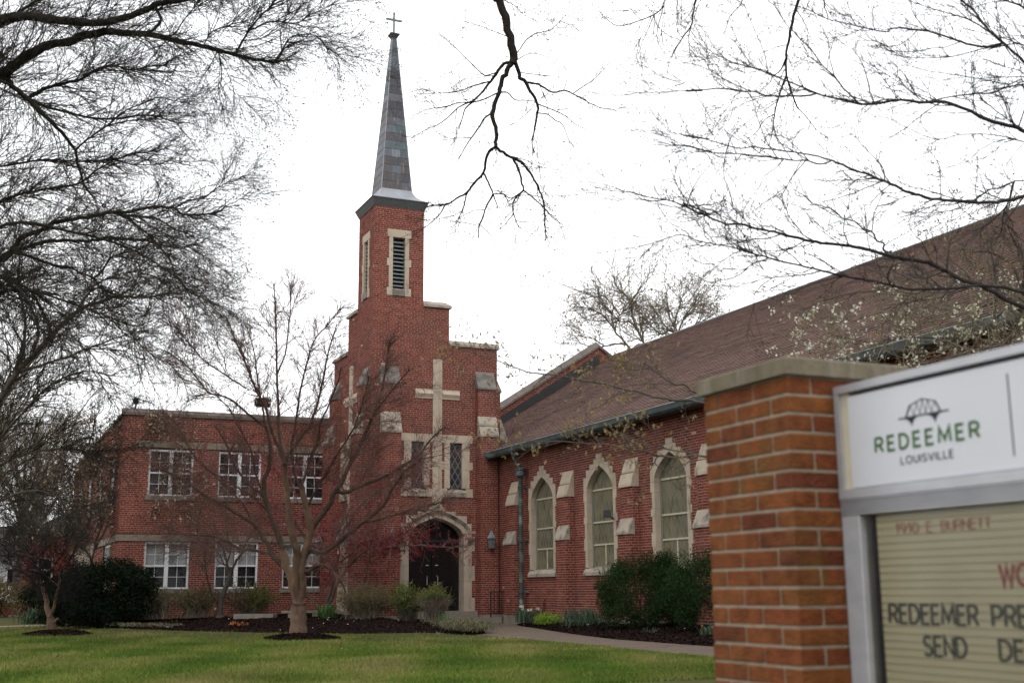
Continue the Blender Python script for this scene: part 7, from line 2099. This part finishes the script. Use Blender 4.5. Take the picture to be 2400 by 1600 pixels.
def wild_limbs(x, y, h, seed, spread=.5):
    r_ = np.random.default_rng(seed)
    L = []
    top = np.array([x + r_.normal(0, .6), y, h * .5])
    tr = [(x, y, 0, h * .017)] + [(x + (top[0] - x) * f + r_.normal(0, .1), y + r_.normal(0, .1), h * .5 * f, h * .017 * (1 - .5 * f)) for f in (.3, .6, 1)]
    L.append(tr)
    for k in range(11):
        f = r_.uniform(.35, 1)
        p = np.array([x + (top[0] - x) * f, y, h * .5 * f])
        a = r_.uniform(0, 6.283)
        d = np.array([math.cos(a) * spread, math.sin(a) * spread, r_.uniform(.45, 1.0)])
        d /= np.linalg.norm(d)
        n_, rr = h * r_.uniform(.3, .55), h * .007
        pts = []
        for q in range(6):
            pts.append((*p, rr * (1 - q * .15)))
            d = d + r_.normal(0, .12, 3) + (0, 0, .03)
            d /= np.linalg.norm(d)
            p = p + d * n_ / 6
        L.append(pts)
    return L


WILD = [(-3.2, 56, 15, 'tall bare tree beyond the lawn, leftmost of the distant row'), (.2, 63, 17, 'tall bare tree beyond the lawn, behind the small forked tree'),
        (2.6, 70, 14, 'bare tree beyond the lawn in front of the brick house'), (-1.6, 78, 19, 'tallest bare tree of the distant row at the far left'),
        (4.0, 96, 20, 'distant bare tree rising behind the brick house roof'), (-4.6, 70, 13, 'low bare tree near the pale far house')]
for i, (x, y, h, lab) in enumerate(WILD):
    tree('bare_tree', lab, wild_limbs(x, y, h, 40 + i), BARK_GREY, TWIG_PALE,
         [dict(n=150, L=h * .17, ang=40, r0=.03, k=5, bias=(0, 0, .03), tmin=.1), dict(n=1200, L=h * .08, ang=42, r0=.017, k=4), dict(n=4200, L=h * .037, ang=45, r0=.011, k=3)],
         group='distant bare trees at the far left')


# ------------------------------------------------------------------ shrubs
def leafy(name, label, c, rad, n, material, size, stems=14, stemmat=None, lobes=46, sp=.2, hollow=.55, group=None, cat='shrub', aspect=.45, up=None, stemr=.016):
    c = np.array(c, float)
    rad = np.array(rad, float)
    t = thing(name, label, cat, tuple(c), group)
    th, hh = rng.uniform(0, 6.283, lobes), rng.uniform(.1, 1, lobes) ** .85
    pr = np.sqrt(np.clip(1 - np.clip((hh - .5) / .56, 0, 1) ** 2, .05, 1)) * (.78 + .22 * np.clip(hh / .4, 0, 1)) * rng.uniform(hollow, 1.0, lobes)
    ctr = c + np.stack([np.cos(th) * rad[0] * pr, np.sin(th) * rad[1] * pr, hh * rad[2] * .93], 1)
    wts = rng.uniform(.4, 1.3, lobes)
    i = rng.choice(lobes, n, p=wts / wts.sum())
    g = rng.normal(size=(n, 3))
    g /= np.linalg.norm(g, axis=1)[:, None]
    P = ctr[i] + g * (rng.uniform(0, 1, (n, 1)) ** .5) * sp * rad.mean() * rng.uniform(.7, 1.3, (lobes, 1))[i]
    P = P[P[:, 2] > c[2] - .02]
    m_ = MB()
    leafset(P, size, m_, aspect=aspect, up=up)
    obj('foliage', m_, material, t, kind='stuff')
    m_ = MB()
    S = np.repeat(c[None], stems, 0) + rng.normal(0, 1, (stems, 3)) * (rad[0] * .16, rad[1] * .16, 0)
    E = ctr[rng.integers(0, lobes, stems)]
    mid = S * .5 + E * .5 + rng.normal(0, .05, (stems, 3)) + (0, 0, .08)
    Pm = np.stack([S, S * .6 + mid * .4, mid, mid * .45 + E * .55, E], 1)
    tubes(m_, Pm, np.full((stems, 5), stemr) * np.linspace(1, .4, 5), 5)
    obj('stems', m_, stemmat or BARK_DARK, t)
    return t


def twiggy(name, label, c, rad, nst, material, leaves, group=None):
    """fan of thin stems with sparse small leaves"""
    c = np.array(c, float)
    t = thing(name, label, 'shrub', tuple(c), group)
    n = nst
    S = c + rng.normal(0, 1, (n, 3)) * (rad[0] * .28, rad[1] * .28, 0)
    a = rng.uniform(0, 6.283, n)
    e = np.sqrt(rng.uniform(.02, 1, n))
    E = c + np.stack([np.cos(a) * e * rad[0], np.sin(a) * e * rad[1], rad[2] * (1.0 - .42 * e ** 2) * rng.uniform(.75, 1.08, n)], 1)
    M_ = (S + E) / 2 + rng.normal(0, .04, (n, 3)) + (0, 0, .07)
    P = np.stack([S, S * .55 + M_ * .45, M_, M_ * .5 + E * .5, E], 1)
    R = np.full((n, 5), .008) * np.linspace(1, .4, 5)
    m_ = MB()
    tubes(m_, P, R)
    P2, R2 = grow(as_parents(P, R), n * 7, .2, 40, .0045, k=3, bias=(0, 0, .08), tmin=.25, taper=.2)
    tubes(m_, P2, R2)
    obj('stems', m_, material, t, kind='stuff')
    for nm, mt, cnt, size, cond in leaves:
        Q = tips(P2, (.2, 1), 6)
        Q = Q[cond(Q)] if cond else Q
        if len(Q) > cnt:
            Q = Q[rng.choice(len(Q), cnt, replace=False)]
        m2 = MB()
        leafset(Q, size, m2, aspect=.5)
        obj(nm, m2, mt, t, kind='stuff')
    return t


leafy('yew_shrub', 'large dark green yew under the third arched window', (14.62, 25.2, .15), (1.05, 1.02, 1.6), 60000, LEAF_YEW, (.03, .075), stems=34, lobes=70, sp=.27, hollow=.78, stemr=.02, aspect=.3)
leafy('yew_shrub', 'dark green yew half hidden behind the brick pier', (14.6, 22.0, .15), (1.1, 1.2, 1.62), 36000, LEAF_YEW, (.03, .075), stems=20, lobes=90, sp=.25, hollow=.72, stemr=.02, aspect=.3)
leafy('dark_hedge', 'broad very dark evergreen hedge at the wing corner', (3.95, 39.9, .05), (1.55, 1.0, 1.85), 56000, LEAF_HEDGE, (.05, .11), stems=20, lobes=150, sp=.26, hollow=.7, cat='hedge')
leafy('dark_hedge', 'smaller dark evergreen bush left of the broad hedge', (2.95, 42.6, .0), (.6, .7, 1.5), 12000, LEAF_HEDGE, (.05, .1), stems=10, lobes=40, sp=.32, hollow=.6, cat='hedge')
twiggy('twiggy_shrub', 'brown twiggy shrub beside the dark hedge under the wing window', (5.45, 39.8, .24), (.85, .6, .98), 190, TWIG_PALE, [('leaves', LEAF_OLIVE, 3600, (.03, .06), None)])
twiggy('twiggy_shrub', 'brown and olive shrub under the left wing window, right of the twiggy one', (6.75, 39.7, .26), (.85, .6, .98), 190, TWIG_PALE, [('leaves', LEAF_OLIVE, 6000, (.03, .075), None)])
twiggy('green_shrub', 'yellow green shrub behind the slender tree by the wing', (8.4, 39.5, .28), (.95, .6, 1.0), 150, TWIG_GREY, [('leaves', LEAF_OLIVE, 3600, (.03, .07), None), ('leaves', LEAF_BRIGHT, 6500, (.03, .07), lambda Q: Q[:, 0] > 8.3)])
twiggy('olive_shrub', 'broad brown olive shrub before the tower, left of the bright one', (10.75, 34.6, .2), (1.0, .75, 1.05), 230, TWIG_PALE, [('leaves', LEAF_OLIVE, 9500, (.03, .065), None)])
twiggy('green_shrub', 'bright yellow green shrub beside the church door', (11.75, 33.9, .17), (.55, .5, 1.1), 120, TWIG_GREY, [('leaves', LEAF_BRIGHT, 7000, (.03, .065), None)])
twiggy('twiggy_shrub', 'bare tan shrub with fresh green top in front of the church door', (12.3, 33.1, .15), (.52, .48, 1.0), 210, TWIG_PALE,
       [('leaves', LEAF_BRIGHT, 3000, (.03, .06), lambda Q: Q[:, 2] > .82), ('leaves', LEAF_PALE, 700, (.02, .04), None)])


def blades(name, label, c, n, h, rad, material, width, droop=.5, flowers=0, fmat=None, cat='plant', fsize=.05):
    c = np.array(c, float)
    t = thing(name, label, cat, tuple(c))
    S = c + rng.normal(0, 1, (n, 3)) * (rad * .35, rad * .35, 0)
    a = rng.uniform(0, 6.283, n)
    out = np.stack([np.cos(a), np.sin(a), 0 * a], 1)
    H = h * rng.uniform(.4, 1.12, n)[:, None]
    o = (rad * rng.uniform(.1, 1, n) * .9)[:, None]
    P = [S, S + out * o * .35 + Z3 * H * .62, S + out * o * .75 + Z3 * H * (1 - droop * .15), S + out * o * 1.15 + Z3 * H * (1 - droop)]
    side = np.stack([-np.sin(a), np.cos(a), 0 * a], 1) * (width * rng.uniform(.6, 1.2, n))[:, None]
    V = []
    for q, w in zip(P, (1, 1, .75, .12)):
        V += [q - side * w, q + side * w]
    V = np.stack(V, 1)
    F = ((np.arange(n) * 8)[:, None, None] + np.array([(0, 1, 3, 2), (2, 3, 5, 4), (4, 5, 7, 6)])[None]).reshape(-1, 4)
    m_ = MB()
    m_.add(V.reshape(-1, 3), F, np.repeat(rng.uniform(0, 1, n), 3))
    obj('leaves', m_, material, t, kind='stuff')
    for k in range(flowers):
        b_ = c + np.array([random.uniform(-.7, .7) * rad, random.uniform(-.7, .7) * rad, 0])
        tp = b_ + np.array([random.uniform(-.05, .05), random.uniform(-.05, .05), h * random.uniform(.85, 1.12)])
        m_ = MB()
        f_ = np.array([-.35, -.9, .15])
        e1 = np.cross(f_, Z3)
        e1 /= np.linalg.norm(e1)
        e2 = np.cross(e1, f_)
        for q in range(6):
            an = q * 1.047
            d_ = e1 * math.cos(an) + e2 * math.sin(an)
            s_ = e1 * -math.sin(an) + e2 * math.cos(an)
            m_.add([tp, tp + d_ * fsize * .55 + s_ * fsize * .28, tp + d_ * fsize + f_ * .01, tp + d_ * fsize * .55 - s_ * fsize * .28], [(0, 1, 2, 3)])
        fl = obj('flower', m_, fmat, t)
        m_ = MB()
        m_.tube([b_, (b_ + tp) / 2 + .01, tp], .004, 4)
        obj('stalk', m_, LEAF_BLADE, fl)
    return t


blades('daffodil_clump', 'clump of white daffodils at the foot of the downspout', (15.1, 32.85, .1), 170, .42, .46, LEAF_BLADE, .010, droop=.75, flowers=7, fmat=PETAL, fsize=.055)
blades('daffodil_clump', 'wide clump of daffodil leaves in the mulch between path and second buttress', (14.6, 28.35, .12), 300, .46, .66, LEAF_BLADE, .010, droop=.8, flowers=2, fmat=BUD_YELLOW)
blades('daffodil_clump', 'green daffodil leaves left of the olive shrub', (10.0, 36.0, .26), 150, .4, .35, LEAF_DAFF, .012, droop=.5)
blades('daffodil_clump', 'few daffodil leaves standing behind the grassy mound', (11.75, 30.9, .1), 26, .34, .16, LEAF_DAFF, .014, droop=.5)
blades('iris_clump', 'dark iris leaves beside the far left hedge', (2.3, 46.5, 0), 160, .55, .6, LEAF_BLADE, .016, droop=.4)
blades('tulip_clump', 'small red tulips at the right bed edge beside the pier', (13.55, 20.9, .08), 60, .24, .2, LEAF_BLADE, .012, droop=.5, flowers=3, fmat=LEAF_ORANGE, fsize=.03)
blades('small_sprout', 'thin green sprouts in the mulch left of the tulips', (13.6, 23.2, .08), 22, .16, .25, LEAF_BLADE, .008, droop=.6)
leafy('lime_plant', 'low lime green plant in the mulch by the nave plinth', (14.95, 31.1, .12), (.36, .5, .2), 2600, LEAF_LIME, (.03, .06), stems=4, lobes=30, sp=.5, cat='plant')
# drooping liriope mound spilling on to the path
lir = thing('liriope_mound', 'straw and green grassy mound spilling over the bed tip on to the path', 'plant', (11.6, 29.6, 0))
m_ = MB()
n = 2600
f = rng.uniform(0, 1, n)
cx_ = 11.25 + f * .95 + rng.normal(0, .2, n)
cy_ = 27.6 + f * 3.6 + rng.normal(0, .3, n)
S = np.stack([cx_, cy_, .06 + .1 * rng.uniform(0, 1, n)], 1)
a = rng.uniform(0, 6.283, n)
out = np.stack([np.cos(a), np.sin(a), 0 * a], 1)
H = (.2 * rng.uniform(.5, 1.2, n))[:, None]
o = (.26 * rng.uniform(.4, 1.2, n))[:, None]
P4 = [S, S + out * o * .4 + Z3 * H * .8, S + out * o + Z3 * H * .7, S + out * o * 1.5 + Z3 * H * .1]
side = np.stack([-np.sin(a), np.cos(a), 0 * a], 1) * .0075
V = np.stack([v for q, w in zip(P4, (1, 1, .8, .2)) for v in (q - side * w, q + side * w)], 1)
F = ((np.arange(n) * 8)[:, None, None] + np.array([(0, 1, 3, 2), (2, 3, 5, 4), (4, 5, 7, 6)])[None]).reshape(-1, 4)
m_.add(V.reshape(-1, 3), F, np.repeat(rng.uniform(0, 1, n), 3))
obj('leaves', m_, LEAF_LIRIO, lir, kind='stuff')
lir2 = thing('ground_cover', 'low grey green ground cover at the bed edge below the dark hedge', 'plant', (4.6, 38.6, 0))
m_ = MB()
n = 1800
f = rng.uniform(0, 1, n)
P = np.stack([4.2 + f * 1.5 + rng.normal(0, .15, n), 39.6 - f * 3.2 + rng.normal(0, .25, n), .06 + .1 * rng.uniform(0, 1, n)], 1)
leafset(P, (.04, .09), m_)
obj('leaves', m_, LEAF_LIRIO, lir2, kind='stuff')

# ------------------------------------------------------------------ small things
bench = thing('stone_bench', 'low mossy stone bench behind the big forked trunk', 'bench', (9.46, 37.3, .2))
m = MB()
m.prism([(8.9, 37.3, .40), (10.0, 36.85, .40), (10.13, 37.2, .40), (9.03, 37.65, .40)], [(8.9, 37.3, .465), (10.0, 36.85, .465), (10.13, 37.2, .465), (9.03, 37.65, .465)])
obj('seat', m, BENCHMAT, bench)
for f in (.18, .8):
    x, y = 8.9 + 1.1 * f, 37.3 - .45 * f
    m = MB()
    m.prism([(x, y + .03, .1), (x + .15, y - .03, .1), (x + .26, y + .25, .1), (x + .11, y + .31, .1)], [(x, y + .03, .4), (x + .15, y - .03, .4), (x + .26, y + .25, .4), (x + .11, y + .31, .4)])
    obj('leg', m, BENCHMAT, bench)
slab = thing('stone_slab', 'pale flat stone edging lying in the mulch beside the bench', 'stone', (8.5, 38.0, .25))
m = MB()
m.prism([(7.7, 38.5, .2), (8.75, 37.7, .2), (8.95, 38.0, .2), (7.9, 38.9, .2)], [(7.7, 38.5, .37), (8.75, 37.7, .37), (8.95, 38.0, .37), (7.9, 38.9, .37)])
obj('slab', m, CONCRETE, slab)

nest = thing('bird_nest', 'round brown bird nest lodged in the tall left stems of the forked tree', 'nest', (5.9, 27.1, 5.2))
n = 420
a, b = rng.uniform(0, 6.283, n), rng.uniform(-2.6, .6, n)
Rr = .13 + .045 * np.cos(b)
P0 = np.stack([5.9 + Rr * np.cos(a), 27.1 + Rr * np.sin(a), 5.29 + .13 * np.sin(b) - .02 * np.cos(b)], 1)
d = np.stack([-np.sin(a), np.cos(a), rng.normal(0, .3, n)], 1) + rng.normal(0, .6, (n, 3))
d /= np.linalg.norm(d, axis=1)[:, None]
m = MB()
tubes(m, np.stack([P0 - d * .06, P0, P0 + d * .06 - (P0 - (5.9, 27.1, 5.27)) * .12], 1), np.full((n, 3), .0045))
obj('nest_twigs', m, NEST, nest, kind='stuff')
m = MB()
m.lathe((5.9, 27.1, 5.27), [(.0, -.13), (.07, -.12), (.12, -.06), (.14, .0), (.13, .06), (.09, .04), (.0, -.02)], 12)
obj('cup', m, NEST, nest)

P = np.stack([rng.normal(7.05, .16, 26), rng.normal(34.3, .25, 26), 0 * np.arange(26.)], 1)
P[:, 2] = [ground_z(x, y) + .05 for x, y, _ in P]
m = MB()
leafset(P, (.07, .14), m, aspect=.55)
obj('dead_leaves', m, LEAF_ORANGE, kind='stuff', label='small heap of orange dead leaves at the mulch edge', cat='leaves')
for poly, kd, n, lab in ((BED_L, 'L', 60, 'scattered white petals on the large left mulch bed'), (BED_R, 'R', 26, 'scattered white petals on the mulch under the arched windows')):
    lo, hi = np.array(poly).min(0), np.array(poly).max(0)
    X, Y = rng.uniform(lo[0], hi[0], n * 3), rng.uniform(max(16, lo[1]), hi[1], n * 3)
    k = inpoly(X, Y, poly)
    X, Y = X[k][:n], Y[k][:n]
    m = MB()
    leafset(np.stack([X, Y, bed_h(X, Y, kd) + .03], 1), (.03, .07), m, aspect=.5, up=((0, 0, .0), np.array([1, 1, .3])))
    obj('petals', m, WHITEBIT, kind='stuff', label=lab, cat='petals')
n = 260
Y = rng.uniform(15, 33, n)
X = rng.uniform(.02, .6, n) * Y
k = ~inpoly(X, Y, BED_L) & ~inpoly(X, Y, PATH_POLY) & (X < 10.8)
m = MB()
leafset(np.stack([X, Y, 0 * X + .035], 1)[k], (.03, .07), m, aspect=.5, up=((0, 0, 0), np.array([1, 1, .35])))
obj('fallen_leaves', m, LEAF_DRY, kind='stuff', label='few brown dead leaves lying on the lawn', cat='leaves')
# the straggling undergrowth before the far left houses
leafy('bush', 'olive bush before the pale far house', (1.6, 60, 0), (1.6, 1, 1.5), 5000, LEAF_OLIVE, (.08, .16), lobes=30, sp=.35)
leafy('bush', 'brownish bush along the low far left wall', (-.6, 62, 0), (1.8, 1, 1.7), 5000, LEAF_OLIVE, (.08, .16), lobes=30, sp=.35)
leafy('bush', 'dark evergreen bush between low wall and wing hedge', (3.5, 56, 0), (1.2, 1, 1.4), 6000, LEAF_HEDGE, (.08, .16), lobes=30, sp=.35)
